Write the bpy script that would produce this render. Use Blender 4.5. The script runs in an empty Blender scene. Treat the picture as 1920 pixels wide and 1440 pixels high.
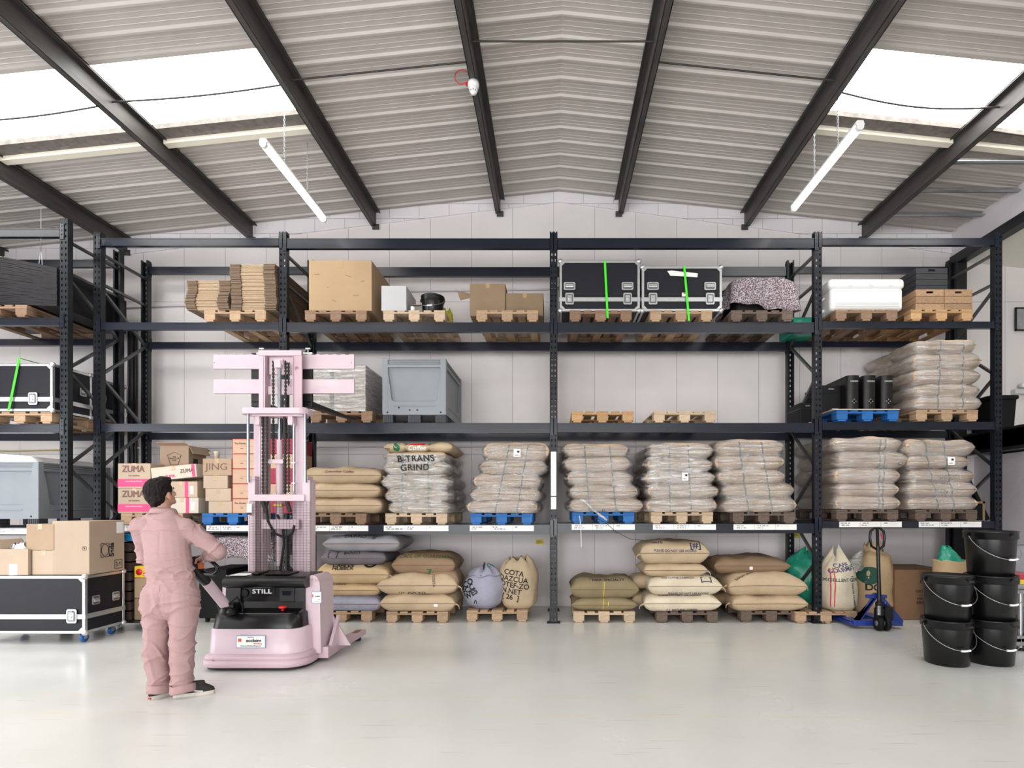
import bpy, bmesh, math, random
from mathutils import Vector, Matrix, noise
from mathutils.bvhtree import BVHTree
PI = math.pi
S = bpy.context.scene
C = S.collection
rnd = random.Random(7)

# ------------------------------------------------------------------ camera
F, HX, HY, CH = 1040.0, 1038.0, 952.0, 1.49      # focal length in px, vanishing point, eye height
cd = bpy.data.cameras.new('camera'); cam = bpy.data.objects.new('camera', cd); C.objects.link(cam)
cd.sensor_width = 36.0; cd.lens = F/1920*36; cd.clip_start = .05; cd.clip_end = 200
cd.shift_x = -(HX-960)/1920; cd.shift_y = (HY-720)/1920
cam.location = (0, 0, CH); cam.rotation_euler = (PI/2, 0, 0)
S.camera = cam
# ------------------------------------------------------------------ exposure
S.view_settings.view_transform = 'Standard'; S.view_settings.look = 'None'
S.view_settings.gamma = 1; S.view_settings.use_curve_mapping = False
S.view_settings.exposure = 0.0
S.cycles.use_denoising = True
S.cycles.max_bounces = 8; S.cycles.diffuse_bounces = 5; S.cycles.glossy_bounces = 3
S.cycles.transparent_max_bounces = 16; S.cycles.transmission_bounces = 4
S.cycles.sample_clamp_indirect = 6; S.cycles.caustics_reflective = False; S.cycles.caustics_refractive = False
# ------------------------------------------------------------------ sky outside
W = bpy.data.worlds.new('overcast'); S.world = W; W.use_nodes = True
bgn = W.node_tree.nodes['Background']; bgn.inputs[0].default_value = (.90, .95, 1, 1); bgn.inputs[1].default_value = 0.8
# ------------------------------------------------------------------ daylight through the openings
def area(name, loc, rot, sx, sy, power, col=(1, 1, 1)):
    l = bpy.data.lights.new(name, 'AREA'); l.shape = 'RECTANGLE'; l.size = sx; l.size_y = sy; l.energy = power; l.color = col
    o = bpy.data.objects.new(name, l); C.objects.link(o); o.location = loc; o.rotation_euler = rot
    return o
DOOR_X0, DOOR_X1, DOOR_H, FRONT_Y = -8.0, 4.2, 4.3, -9.0
area('daylight_loading_door', ((DOOR_X0+DOOR_X1)/2, FRONT_Y-.1, DOOR_H/2), (PI/2, 0, 0), DOOR_X1-DOOR_X0, DOOR_H, 1250, (1, .995, .985))
area('daylight_side_door', (-8.6, 2.6, 1.7), (PI/2, 0, -PI/2), 4.2, 3.3, 200, (.95, .97, 1))
SKYLIGHT = 8.5       # brightness of the backlit rooflight sheets
TUBE = 6.5

# ------------------------------------------------------------------ helpers
def WX(px, Y): return (px-HX)*Y/F
def WZ(py, Y): return CH-(py-HY)*Y/F
def lin(c):
    if isinstance(c, str): c = tuple(int(c[i:i+2], 16) for i in (0, 2, 4))
    return tuple(((v/255)/12.92 if v/255 <= .04045 else ((v/255+.055)/1.055)**2.4) for v in c)

class NT:
    def __init__(s, m): s.t = m.node_tree; s.n = s.t.nodes; s.l = s.t.links
    def a(s, typ, **kw):
        n = s.n.new(typ)
        for k, v in kw.items():
            if k.startswith('i_'):
                key = k[2:]; n.inputs[int(key) if key.isdigit() else key.replace('_', ' ')].default_value = v
            else: setattr(n, k, v)
        return n
    def k(s, a, b): s.l.new(a, b)
MATS = {}
def mat(name, col, rough=.6, metal=0., var=0., vs=3., vstr=(1, 1, 1), bump=0., bs=60., bstr=(1, 1, 1), robj=0., coat=0., spec=.5, col2=None, c2t=(.45, .6), det=3, alpha=1., trans=0., emit=None, estr=0.):
    if name in MATS: return MATS[name]
    m = bpy.data.materials.new(name); m.use_nodes = True; t = NT(m); b = t.n['Principled BSDF']
    c = lin(col)+(1,)
    b.inputs['Base Color'].default_value = c; b.inputs['Roughness'].default_value = rough; b.inputs['Metallic'].default_value = metal
    b.inputs['Specular IOR Level'].default_value = spec; b.inputs['Coat Weight'].default_value = coat
    b.inputs['Alpha'].default_value = alpha; b.inputs['Transmission Weight'].default_value = trans
    if emit: b.inputs['Emission Color'].default_value = lin(emit)+(1,); b.inputs['Emission Strength'].default_value = estr
    tc = t.a('ShaderNodeTexCoord'); out = None
    if var or col2:
        mp = t.a('ShaderNodeMapping'); mp.inputs['Scale'].default_value = vstr; t.k(tc.outputs['Object'], mp.inputs[0])
        nz = t.a('ShaderNodeTexNoise', i_Scale=vs, i_Detail=det, i_Roughness=.6); t.k(mp.outputs[0], nz.inputs['Vector'])
        rp = t.a('ShaderNodeValToRGB'); t.k(nz.outputs['Fac'], rp.inputs[0])
        e = rp.color_ramp.elements
        if col2:
            e[0].position, e[1].position = c2t; e[0].color = c; e[1].color = lin(col2)+(1,)
        else:
            e[0].position, e[1].position = .3, .7
            e[0].color = tuple(v*(1-var) for v in c[:3])+(1,); e[1].color = tuple(min(1, v*(1+var)) for v in c[:3])+(1,)
        out = rp.outputs[0]
    if robj:
        oi = t.a('ShaderNodeObjectInfo'); mr = t.a('ShaderNodeMapRange', i_3=1-robj, i_4=1+robj); t.k(oi.outputs['Random'], mr.inputs[0])
        hs = t.a('ShaderNodeHueSaturation'); t.k(mr.outputs[0], hs.inputs['Value'])
        if out: t.k(out, hs.inputs['Color'])
        else: hs.inputs['Color'].default_value = c
        out = hs.outputs[0]
    if out: t.k(out, b.inputs['Base Color'])
    if bump:
        mp = t.a('ShaderNodeMapping'); mp.inputs['Scale'].default_value = bstr; t.k(tc.outputs['Object'], mp.inputs[0])
        nz = t.a('ShaderNodeTexNoise', i_Scale=bs, i_Detail=2.); t.k(mp.outputs[0], nz.inputs['Vector'])
        bp = t.a('ShaderNodeBump', i_Strength=bump, i_Distance=.01); t.k(nz.outputs['Fac'], bp.inputs['Height']); t.k(bp.outputs[0], b.inputs['Normal'])
    MATS[name] = m
    return m

class MB:
    """collects shapes, then becomes ONE mesh"""
    def __init__(s): s.v = []; s.f = []; s.m = []; s.sm = []
    def add(s, vs, fs, mi=0, smooth=False):
        b = len(s.v); s.v += [tuple(v) for v in vs]
        for f in fs: s.f.append(tuple(b+i for i in f)); s.m.append(mi); s.sm.append(smooth)
        return s
    def box(s, x0, x1, y0, y1, z0, z1, mi=0, M=None):
        vs = [(x, y, z) for z in (z0, z1) for y in (y0, y1) for x in (x0, x1)]
        if M is not None: vs = [M @ Vector(v) for v in vs]
        return s.add(vs, [(0, 2, 3, 1), (4, 5, 7, 6), (0, 1, 5, 4), (2, 6, 7, 3), (0, 4, 6, 2), (1, 3, 7, 5)], mi)
    def cb(s, c, d, mi=0, rz=0, rx=0, ry=0):
        M = Matrix.Translation(c) @ Matrix.Rotation(rz, 4, 'Z') @ Matrix.Rotation(ry, 4, 'Y') @ Matrix.Rotation(rx, 4, 'X')
        return s.box(-d[0]/2, d[0]/2, -d[1]/2, d[1]/2, -d[2]/2, d[2]/2, mi, M)
    def tube(s, path, r, n=8, mi=0, cap=True, smooth=True):
        P = [Vector(p) for p in path]; rs = r if isinstance(r, (list, tuple)) else [r]*len(P)
        T = []
        for i in range(len(P)):
            a = P[max(i-1, 0)]; b = P[min(i+1, len(P)-1)]; d = (b-a); T.append(d.normalized() if d.length > 1e-9 else Vector((0, 0, 1)))
        u = T[0].orthogonal().normalized(); vs = []; base = len(s.v)
        for i, p in enumerate(P):
            u = (u-T[i]*u.dot(T[i])); u = u.normalized() if u.length > 1e-6 else T[i].orthogonal().normalized()
            w = T[i].cross(u)
            for k in range(n):
                a = 2*PI*k/n; vs.append(p+(u*math.cos(a)+w*math.sin(a))*rs[i])
        fs = [(i*n+k, i*n+(k+1) % n, (i+1)*n+(k+1) % n, (i+1)*n+k) for i in range(len(P)-1) for k in range(n)]
        s.add(vs, fs, mi, smooth)
        if cap: s.add([vs[k] for k in range(n)], [tuple(range(n))[::-1]], mi); s.add([vs[(len(P)-1)*n+k] for k in range(n)], [tuple(range(n))], mi)
        return s
    def bar(s, a, b, w, h, mi=0, up=(0, 0, 1)):
        a = Vector(a); b = Vector(b); d = (b-a).normalized(); u = Vector(up); x = d.cross(u)
        x = x.normalized() if x.length > 1e-6 else d.orthogonal().normalized(); z = x.cross(d)
        vs = [p+x*sx*w/2+z*sz*h/2 for p in (a, b) for sz in (-1, 1) for sx in (-1, 1)]
        return s.add(vs, [(0, 1, 3, 2), (4, 6, 7, 5), (0, 4, 5, 1), (2, 3, 7, 6), (0, 2, 6, 4), (1, 5, 7, 3)], mi)
    def lathe(s, prof, c=(0, 0, 0), n=24, mi=0, axis='z', smooth=True, sx=1, sy=1):
        vs = []
        for r, z in prof:
            for k in range(n):
                a = 2*PI*k/n; p = (r*math.cos(a)*sx, r*math.sin(a)*sy, z)
                if axis == 'y': p = (p[0], p[2], p[1])
                elif axis == 'x': p = (p[2], p[0], p[1])
                vs.append((c[0]+p[0], c[1]+p[1], c[2]+p[2]))
        fs = [(i*n+k, i*n+(k+1) % n, (i+1)*n+(k+1) % n, (i+1)*n+k) for i in range(len(prof)-1) for k in range(n)]
        return s.add(vs, fs, mi, smooth)
    def ell(s, c, r, n=16, m=10, mi=0, rot=None):
        vs = []; R = rot or Matrix.Identity(3)
        for i in range(m+1):
            t = PI*i/m
            for k in range(n):
                a = 2*PI*k/n; vs.append(Vector(c)+R @ Vector((r[0]*math.sin(t)*math.cos(a), r[1]*math.sin(t)*math.sin(a), -r[2]*math.cos(t))))
        fs = [(i*n+k, i*n+(k+1) % n, (i+1)*n+(k+1) % n, (i+1)*n+k) for i in range(m) for k in range(n)]
        return s.add(vs, fs, mi, True)
    def prism(s, pts, d0, d1, plane='xz', mi=0, smooth=False):
        """outline pts extruded from d0 to d1 along the remaining axis"""
        def P(a, b, d): return {'xz': (a, d, b), 'xy': (a, b, d), 'yz': (d, a, b)}[plane]
        n = len(pts); vs = [P(a, b, d0) for a, b in pts]+[P(a, b, d1) for a, b in pts]
        s.add(vs, [(i, (i+1) % n, n+(i+1) % n, n+i) for i in range(n)], mi, smooth)
        s.add(vs, [tuple(range(n))[::-1], tuple(range(n, 2*n))], mi)
        return s
    def mesh(s, name, mats):
        me = bpy.data.meshes.new(name); me.from_pydata(s.v, [], s.f)
        for m in (mats if isinstance(mats, (list, tuple)) else [mats]): me.materials.append(m)
        me.polygons.foreach_set('material_index', s.m); me.polygons.foreach_set('use_smooth', s.sm)
        bm = bmesh.new(); bm.from_mesh(me); bmesh.ops.recalc_face_normals(bm, faces=bm.faces); bm.to_mesh(me); bm.free()
        me.update(); return me

def link(name, me, parent=None, world=False, label=None):
    o = bpy.data.objects.new(name, me); C.objects.link(o)
    if parent is not None:
        o.parent = parent
        if world: o.matrix_parent_inverse = parent_mat(parent).inverted()
    if label: o['label'] = label
    return o
def parent_mat(p):
    M = Matrix.LocRotScale(p.location, p.rotation_euler, p.scale)
    return (parent_mat(p.parent) @ p.matrix_parent_inverse @ M) if p.parent else M
def obj(name, mb, m, parent=None, world=False, label=None, bevel=0, sub=0, seg=2):
    o = link(name, mb.mesh(name, m) if isinstance(mb, MB) else mb, parent, world, label)
    if bevel:
        b = o.modifiers.new('bevel', 'BEVEL'); b.width = bevel; b.segments = seg; b.limit_method = 'ANGLE'; b.angle_limit = .6; b.harden_normals = False
    if sub:
        b = o.modifiers.new('sub', 'SUBSURF'); b.levels = sub; b.render_levels = sub
    return o
def thing(name, label, cat, loc=(0, 0, 0), rz=0, group=None):
    o = bpy.data.objects.new(name, None); C.objects.link(o); o.location = loc; o.rotation_euler = (0, 0, rz); o.empty_display_size = .1
    return tag(o, label, cat, group)
def tag(o, label, cat, group=None, kind=None):
    o['label'] = label; o['category'] = cat
    if group: o['group'] = group
    if kind: o['kind'] = kind
    return o
def struct(name, mb, m, **k):
    o = obj(name, mb, m, **k); o['kind'] = 'structure'; return o
def kids(o): return list(o.children)
def dup(root, loc, rz=None, label=None, group=None):
    r = root.copy(); C.objects.link(r); r.location = loc
    if rz is not None: r.rotation_euler = (0, 0, rz)
    if label: r['label'] = label
    if group: r['group'] = group
    for ch in kids(root):
        c = ch.copy(); C.objects.link(c); c.parent = r
        for g in kids(ch):
            d = g.copy(); C.objects.link(d); d.parent = c
    return r
def text_me(s, size=.1, ext=.001, bold=0., align='CENTER', space=1., shear=0., m=None, lines=1., heavy=0.):
    cu = bpy.data.curves.new('txt', 'FONT'); cu.body = s; cu.size = size; cu.extrude = ext; cu.offset = bold*size
    cu.align_x = align; cu.align_y = 'CENTER'; cu.space_character = space; cu.shear = shear; cu.space_line = lines
    o = bpy.data.objects.new('txt', cu); me = bpy.data.meshes.new_from_object(o)
    bpy.data.objects.remove(o); bpy.data.curves.remove(cu)
    if heavy:                                   # thicker strokes: the outline repeated a hair's breadth apart
        bm = bmesh.new()
        for dx, dy in ((0, 0), (1, 0), (-1, 0), (.5, .7), (-.5, -.7)):
            n0 = len(bm.verts); bm.from_mesh(me); bm.verts.ensure_lookup_table()
            for v in bm.verts[n0:]: v.co.x += dx*heavy*size; v.co.y += dy*heavy*size; v.co.z += dx*.0001
        bm.to_mesh(me); bm.free()
    me.materials.clear(); me.materials.append(m); return me
def text(parent, s, size, loc, m, face='front', name='printed_text', world=False, rot=0, sx=1., **k):
    """lettering lying on a face of its parent; face: front (-y), right (+x), left (-x), top"""
    me = text_me(s, size, m=m, **k); R = {'front': Matrix.Rotation(PI/2, 4, 'X'), 'right': Matrix.Rotation(PI/2, 4, 'Z') @ Matrix.Rotation(PI/2, 4, 'X'),
        'left': Matrix.Rotation(-PI/2, 4, 'Z') @ Matrix.Rotation(PI/2, 4, 'X'), 'top': Matrix.Identity(4)}[face]
    me.transform(Matrix.Translation(loc) @ R @ Matrix.Rotation(rot, 4, 'Z') @ Matrix.Diagonal((sx, 1, 1, 1)))
    me.name = name
    return link(name, me, parent, world)
def bvh_of(o):
    me = o.data; M = o.matrix_basis if o.parent is None else o.matrix_basis
    return BVHTree.FromPolygons([M @ v.co for v in me.vertices], [tuple(p.vertices) for p in me.polygons])
def decal(sack, s, size, at, m, tilt=.0, rot=0., cuts=1, name='printed_text', me=None, off=.004, **k):
    """lettering pressed onto the curved front of a sack; at = (x, h) in the plane facing (tilted) towards -y; tilt 0 = seen from front, PI/2 = from above"""
    if me is None: me = text_me(s, size, ext=0, m=m, **k)
    bm = bmesh.new(); bm.from_mesh(me); bmesh.ops.triangulate(bm, faces=bm.faces)
    for _ in range(cuts):
        es = [e for e in bm.edges if e.calc_length() > size*.25]
        if es: bmesh.ops.subdivide_edges(bm, edges=es, cuts=1); bmesh.ops.triangulate(bm, faces=bm.faces)
    if tilt >= .3: at = (at[0], at[1]-.2-.30*math.sin(tilt)+.2*math.cos(tilt))
    R = Matrix.Rotation(PI/2-tilt, 3, 'X'); d = R @ Vector((0, 0, -1)); r2 = Matrix.Rotation(rot, 3, 'Z')
    T = BVHTree.FromPolygons([v.co for v in sack.data.vertices], [tuple(p.vertices) for p in sack.data.polygons])
    dead = []
    for v in bm.verts:
        p = R @ (r2 @ v.co + Vector((at[0], at[1], 0)))
        h, nn, _, _ = T.ray_cast(p-d*3, d)
        if h is None: dead.append(v)
        else: v.co = h-d*off
    bmesh.ops.delete(bm, geom=dead, context='VERTS'); bm.to_mesh(me); bm.free(); me.name = name
    if not len(me.polygons): bpy.data.meshes.remove(me); return None
    return link(name, me, sack)
def nz3(x, y, z, s=0): return noise.noise(Vector((x+s*17.3, y-s*5.1, z+s*9.7)))
# ================================================================== materials
m_wall = mat('painted_wall', (216, 211, 216), .75, var=.05, vs=1.3, bump=.25, bs=14)
m_white = mat('white_paint', (226, 223, 222), .6, var=.03, vs=2)
m_steel = mat('rack_steel_dark', (24, 27, 33), .38, .0, spec=.3, var=.25, vs=4, robj=.12)
m_beam = mat('rack_beam_navy', (26, 31, 43), .26, .0, spec=.4, var=.2, vs=2.5, vstr=(.4, 1, 3), robj=.1)
m_brace = mat('rack_brace_grey', (92, 94, 96), .35, .6, var=.15, vs=6)
m_purlin = mat('purlin_steel', (76, 74, 72), .5, .3, var=.25, vs=5, vstr=(3, .6, 3), bump=.1, bs=60)
m_galv = mat('galvanised_steel', (176, 180, 182), .35, .8, var=.12, vs=8)
m_chrome = mat('chrome', (150, 156, 162), .18, .95)
m_alu = mat('aluminium_edge', (205, 207, 208), .32, .75, var=.06, vs=12)
m_paper = mat('white_card', (240, 240, 238), .6)
m_ink = mat('black_ink', (28, 26, 28), .7)
m_rubber = mat('black_rubber', (18, 18, 20), .6, spec=.3)
m_blackpl = mat('black_plastic', (10, 10, 12), .30, spec=.4, var=.1, vs=4)
m_pvcwhite = mat('white_plastic', (240, 240, 240), .35)
m_yellow = mat('yellow_tape', (214, 196, 40), .5)
m_red = mat('red_plastic', (205, 36, 40), .35)
m_green = mat('green_strap', (70, 226, 40), .45)

def wood(name, col, var=.16, robj=.14):
    return mat(name, col, .72, var=var, vs=6, vstr=(6, .8, 6), bump=.2, bs=40, bstr=(4, .5, 4), robj=robj, det=6)
WD = {'natural': wood('pallet_wood_natural', (172, 144, 116)), 'pale': wood('pallet_wood_pale', (190, 168, 142)),
      'dark': wood('pallet_wood_dark', (100, 84, 74), .3), 'brown': wood('pallet_wood_brown', (138, 110, 88), .22), 'orange': wood('pallet_wood_orange', (176, 140, 100)),
      'blue': mat('pallet_paint_blue', (24, 94, 160), .6, var=.15, vs=7, robj=.12, bump=.15, bs=30)}

# epoxy floor: scuffs and worn tape lines lie in the floor itself
m_floor = bpy.data.materials.new('epoxy_floor'); m_floor.use_nodes = True; t = NT(m_floor); b = t.n['Principled BSDF']
tc = t.a('ShaderNodeTexCoord'); n1 = t.a('ShaderNodeTexNoise', i_Scale=.8, i_Detail=5.); t.k(tc.outputs['Object'], n1.inputs['Vector'])
r1 = t.a('ShaderNodeValToRGB'); t.k(n1.outputs['Fac'], r1.inputs[0]); e = r1.color_ramp.elements
e[0].position, e[1].position = .3, .7; e[0].color = lin((212, 213, 210))+(1,); e[1].color = lin((222, 223, 221))+(1,)
n2 = t.a('ShaderNodeTexNoise', i_Scale=5., i_Detail=8., i_Roughness=.75); t.k(tc.outputs['Object'], n2.inputs['Vector'])
r2 = t.a('ShaderNodeValToRGB'); t.k(n2.outputs['Fac'], r2.inputs[0]); e = r2.color_ramp.elements
e[0].position, e[1].position = .64, .80; e[0].color = (0, 0, 0, 1); e[1].color = (.5, .5, .5, 1)
mx = t.a('ShaderNodeMix', data_type='RGBA'); t.k(r2.outputs[0], mx.inputs[0]); t.k(r1.outputs[0], mx.inputs[6]); mx.inputs[7].default_value = lin((186, 180, 166))+(1,)
cur = mx.outputs[2]
sp = t.a('ShaderNodeSeparateXYZ'); t.k(tc.outputs['Object'], sp.inputs[0])
for yy, sl, wd, x0, x1 in ((4.35, -.016, .013, -4.6, 3.9), (3.97, -.014, .013, -5.4, 4.0)):
    ma = t.a('ShaderNodeMath', operation='MULTIPLY_ADD', i_1=-sl, i_2=-yy); t.k(sp.outputs[0], ma.inputs[0])
    mb_ = t.a('ShaderNodeMath', operation='ADD'); t.k(ma.outputs[0], mb_.inputs[0]); t.k(sp.outputs[1], mb_.inputs[1])
    mc = t.a('ShaderNodeMath', operation='ABSOLUTE'); t.k(mb_.outputs[0], mc.inputs[0])
    md = t.a('ShaderNodeMath', operation='LESS_THAN', i_1=wd); t.k(mc.outputs[0], md.inputs[0])
    n3 = t.a('ShaderNodeTexNoise', i_Scale=3.5, i_Detail=4.); t.k(tc.outputs['Object'], n3.inputs['Vector'])
    mr = t.a('ShaderNodeMapRange', i_1=.38, i_2=.58, i_3=0., i_4=.6); t.k(n3.outputs['Fac'], mr.inputs[0])
    me_ = t.a('ShaderNodeMath', operation='MULTIPLY'); t.k(md.outputs[0], me_.inputs[0]); t.k(mr.outputs[0], me_.inputs[1])
    m2 = t.a('ShaderNodeMix', data_type='RGBA'); t.k(me_.outputs[0], m2.inputs[0]); t.k(cur, m2.inputs[6]); m2.inputs[7].default_value = lin((226, 214, 184))+(1,)
    cur = m2.outputs[2]
# long thin drag scratches
for rot, sc in ((.5, (1.2, 28, 1)), (-.9, (1.0, 34, 1))):
    mp = t.a('ShaderNodeMapping'); mp.inputs['Rotation'].default_value = (0, 0, rot); mp.inputs['Scale'].default_value = sc; t.k(tc.outputs['Object'], mp.inputs[0])
    n4 = t.a('ShaderNodeTexNoise', i_Scale=1.4, i_Detail=3.); t.k(mp.outputs[0], n4.inputs['Vector'])
    mr = t.a('ShaderNodeMapRange', i_1=.69, i_2=.73, i_3=0., i_4=.55); t.k(n4.outputs['Fac'], mr.inputs[0])
    m2 = t.a('ShaderNodeMix', data_type='RGBA'); t.k(mr.outputs[0], m2.inputs[0]); t.k(cur, m2.inputs[6]); m2.inputs[7].default_value = lin((168, 166, 158))+(1,)
    cur = m2.outputs[2]
t.k(cur, b.inputs['Base Color'])
rr = t.a('ShaderNodeMapRange', i_1=.3, i_2=.7, i_3=.17, i_4=.30); t.k(n1.outputs['Fac'], rr.inputs[0]); t.k(rr.outputs[0], b.inputs['Roughness'])
bp = t.a('ShaderNodeBump', i_Strength=.06, i_Distance=.02); t.k(n1.outputs['Fac'], bp.inputs['Height']); t.k(bp.outputs[0], b.inputs['Normal'])

def blockwall(name, col, bw, bh, mortar, mcol, off=.5, msz=.006):
    m = bpy.data.materials.new(name); m.use_nodes = True; t = NT(m); b = t.n['Principled BSDF']; b.inputs['Roughness'].default_value = .72
    tc = t.a('ShaderNodeTexCoord'); sp = t.a('ShaderNodeSeparateXYZ'); t.k(tc.outputs['Object'], sp.inputs[0])
    cb = t.a('ShaderNodeCombineXYZ'); t.k(sp.outputs[0], cb.inputs[0]); t.k(sp.outputs[2], cb.inputs[1])
    br = t.a('ShaderNodeTexBrick'); br.offset = off; t.k(cb.outputs[0], br.inputs['Vector'])
    br.inputs['Scale'].default_value = 1; br.inputs['Brick Width'].default_value = bw; br.inputs['Row Height'].default_value = bh
    br.inputs['Mortar Size'].default_value = msz; br.inputs['Mortar Smooth'].default_value = .3
    c = lin(col); br.inputs['Color1'].default_value = c+(1,); br.inputs['Color2'].default_value = tuple(v*.96 for v in c)+(1,); br.inputs['Mortar'].default_value = lin(mcol)+(1,)
    nz = t.a('ShaderNodeTexNoise', i_Scale=1.1, i_Detail=4.); t.k(tc.outputs['Object'], nz.inputs['Vector'])
    mr = t.a('ShaderNodeMapRange', i_1=.3, i_2=.7, i_3=.93, i_4=1.05); t.k(nz.outputs['Fac'], mr.inputs[0])
    hs = t.a('ShaderNodeHueSaturation'); t.k(br.outputs['Color'], hs.inputs['Color']); t.k(mr.outputs[0], hs.inputs['Value']); t.k(hs.outputs[0], b.inputs['Base Color'])
    bp = t.a('ShaderNodeBump', i_Strength=.5, i_Distance=.008); bp.invert = True; t.k(br.outputs['Fac'], bp.inputs['Height'])
    n2 = t.a('ShaderNodeTexNoise', i_Scale=25., i_Detail=3.); t.k(tc.outputs['Object'], n2.inputs['Vector'])
    b2 = t.a('ShaderNodeBump', i_Strength=.2, i_Distance=.004); t.k(n2.outputs['Fac'], b2.inputs['Height']); t.k(bp.outputs[0], b2.inputs['Normal']); t.k(b2.outputs[0], b.inputs['Normal'])
    return m
m_panelwall = blockwall('cast_panel_wall', (226, 221, 221), .62, 2.3, .006, (168, 163, 168), .0, .004)
m_blockband = blockwall('painted_block_band', (230, 226, 230), .45, .225, .008, (196, 190, 198), .5, .006)

# ================================================================== room shell
YW = 8.38; RX = .08; RZ = 6.26; SL = .104
XL, XR = -9.2, 6.0
def roofz(x): return RZ-SL*abs(x-RX)
fl = MB(); fl.box(XL, 12.5, FRONT_Y, YW+.2, -.1, 0); struct('floor', fl, m_floor)
mb = MB(); pts = [(XL, -.1), (12.5, -.1), (12.5, roofz(12.5)), (XR, roofz(XR)+.15), (RX, RZ+.15), (XL, roofz(XL)+.15)]
mb.prism(pts, YW, YW+.2, 'xz'); struct('wall_back', mb, m_panelwall)
# painted block course under the roof, standing 3 cm proud, with a sloping ledge below it
for n_, xa, xb in ((1, XL, RX), (2, RX, XR)):
    mb = MB(); h = .30
    mb.prism([(xa, roofz(xa)-h-.02), (xb, roofz(xb)-(.16 if n_ == 1 else .16)), (xb, roofz(xb)+.02), (xa, roofz(xa)+.02)] if n_ == 1 else
             [(xa, roofz(xa)-.16), (xb, roofz(xb)-h-.02), (xb, roofz(xb)+.02), (xa, roofz(xa)+.02)], YW-.02, YW+.01, 'xz'); struct('trim_%d' % n_, mb, m_blockband)
mb = MB(); mb.box(XL-.2, XL, FRONT_Y, .5, 0, 6.5); mb.box(XL-.2, XL, 4.7, YW+.2, 0, 6.5); mb.box(XL-.2, XL, .5, 4.7, 3.4, 6.5); struct('wall_left', mb, m_wall)
# bulkhead along the right eaves and the wall under the gallery
mb = MB(); mb.box(XR, XR+.15, FRONT_Y, YW, 5.25, roofz(XR)+.3); struct('wall_right_upper', mb, m_wall)
mb = MB(); mb.box(XR+.35, XR+.5, FRONT_Y, YW, 0, 2.25); struct('wall_right_lower', mb, m_wall)
mb = MB(); mb.box(12.3, 12.5, FRONT_Y, YW, 0, 6.3); struct('wall_right', mb, m_white)
mb = MB(); mb.box(XR, 12.5, FRONT_Y, YW, 2.30, 2.52); struct('floor_gallery', mb, m_white)
mb = MB(); mb.prism([(XR+.1, 5.21), (12.4, 4.55), (12.4, 4.75), (XR+.1, 5.45)], FRONT_Y, YW, 'xz'); struct('ceiling_gallery', mb, mat('gallery_ceiling', (232, 230, 220), .8))
# front wall behind the camera with the loading door opening
mb = MB(); mb.box(XL, DOOR_X0, FRONT_Y-.2, FRONT_Y, 0, 6.5); mb.box(DOOR_X1, 12.5, FRONT_Y-.2, FRONT_Y, 0, 6.5); mb.box(DOOR_X0, DOOR_X1, FRONT_Y-.2, FRONT_Y, DOOR_H, 6.5)
struct('wall_front', mb, m_wall)
# black steel frame between warehouse and gallery
m_blksteel = mat('black_steel', (30, 31, 36), .45, .2, var=.15, vs=3)
mb = MB(); mb.box(XR-.02, XR+.13, FRONT_Y, YW, 5.13, 5.27); struct('beam_eaves', mb, m_blksteel, bevel=.006)
mb = MB(); mb.box(XR-.02, XR+.13, YW-.16, YW-.01, 0, 5.13); struct('column_corner', mb, m_blksteel, bevel=.006)
mb = MB(); mb.box(XR, XR+.09, FRONT_Y, YW, 2.25, 2.55); mb.box(XR-.05, XR, FRONT_Y, YW, 2.25, 2.275); mb.box(XR-.05, XR, FRONT_Y, YW, 2.525, 2.55); struct('beam_gallery', mb, m_blksteel)

# ------------------------------------------------------------------ roof sheets (ribbed liner), rooflights
def sheetmat():
    return mat('roof_liner_sheet', (184, 178, 173), .5, .0, var=.05, vs=2.2, spec=.4)
m_sheet = sheetmat()
PITCH = .266; SKY0, SKY1 = 5.35, 6.26
def roof_sheet(name, xa, xb, ya, yb, parent=None):
    mb = MB(); prof = []
    y = math.floor(ya/PITCH)*PITCH
    while y < yb:
        for dy, dz in ((0, 0), (.012, -.024), (.034, -.024), (.046, 0), (.10, 0), (.104, -.004), (.110, 0), (.155, 0), (.159, -.004), (.165, 0), (.212, 0), (.216, -.004), (.222, 0)):
            yy = y+dy
            if ya < yy < yb: prof.append((yy, dz))
        y += PITCH
    prof = [(ya, 0)]+prof+[(yb, 0)]; n = len(prof)
    vs = [(xa, p, roofz(xa)+d) for p, d in prof]+[(xb, p, roofz(xb)+d) for p, d in prof]
    mb.add(vs, [(i, i+1, n+i+1, n+i) for i in range(n-1)])
    vs2 = [(xa, ya, roofz(xa)+.08), (xa, yb, roofz(xa)+.08), (xb, ya, roofz(xb)+.08), (xb, yb, roofz(xb)+.08)]
    mb.add(vs2, [(0, 1, 3, 2)])
    return struct(name, mb, m_sheet)
SXL, SXR = -2.66, 2.86
roof_sheet('ceiling', SXL, RX, FRONT_Y, YW); roof_sheet('ceiling.001', RX, SXR, FRONT_Y, YW)
BACKSKY = ((-6.6, -5.6), (-2.9, -1.9), (1.1, 2.0))
def slope_side(k, xa, xb):
    cuts = [FRONT_Y]; i = 0
    for s0, s1 in BACKSKY: cuts += [s0, s1]
    cuts += [SKY0, SKY1, YW]
    for a, b2 in zip(cuts[::2], cuts[1::2]):
        roof_sheet('ceiling.%03d' % (k+i), xa, xb, a, b2); i += 1
slope_side(2, XL, SXL); slope_side(7, SXR, XR+.0)
m_light = mat('rooflight_sheet', (250, 250, 245), .5, emit=(255, 255, 250), estr=SKYLIGHT)
k = 1
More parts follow.
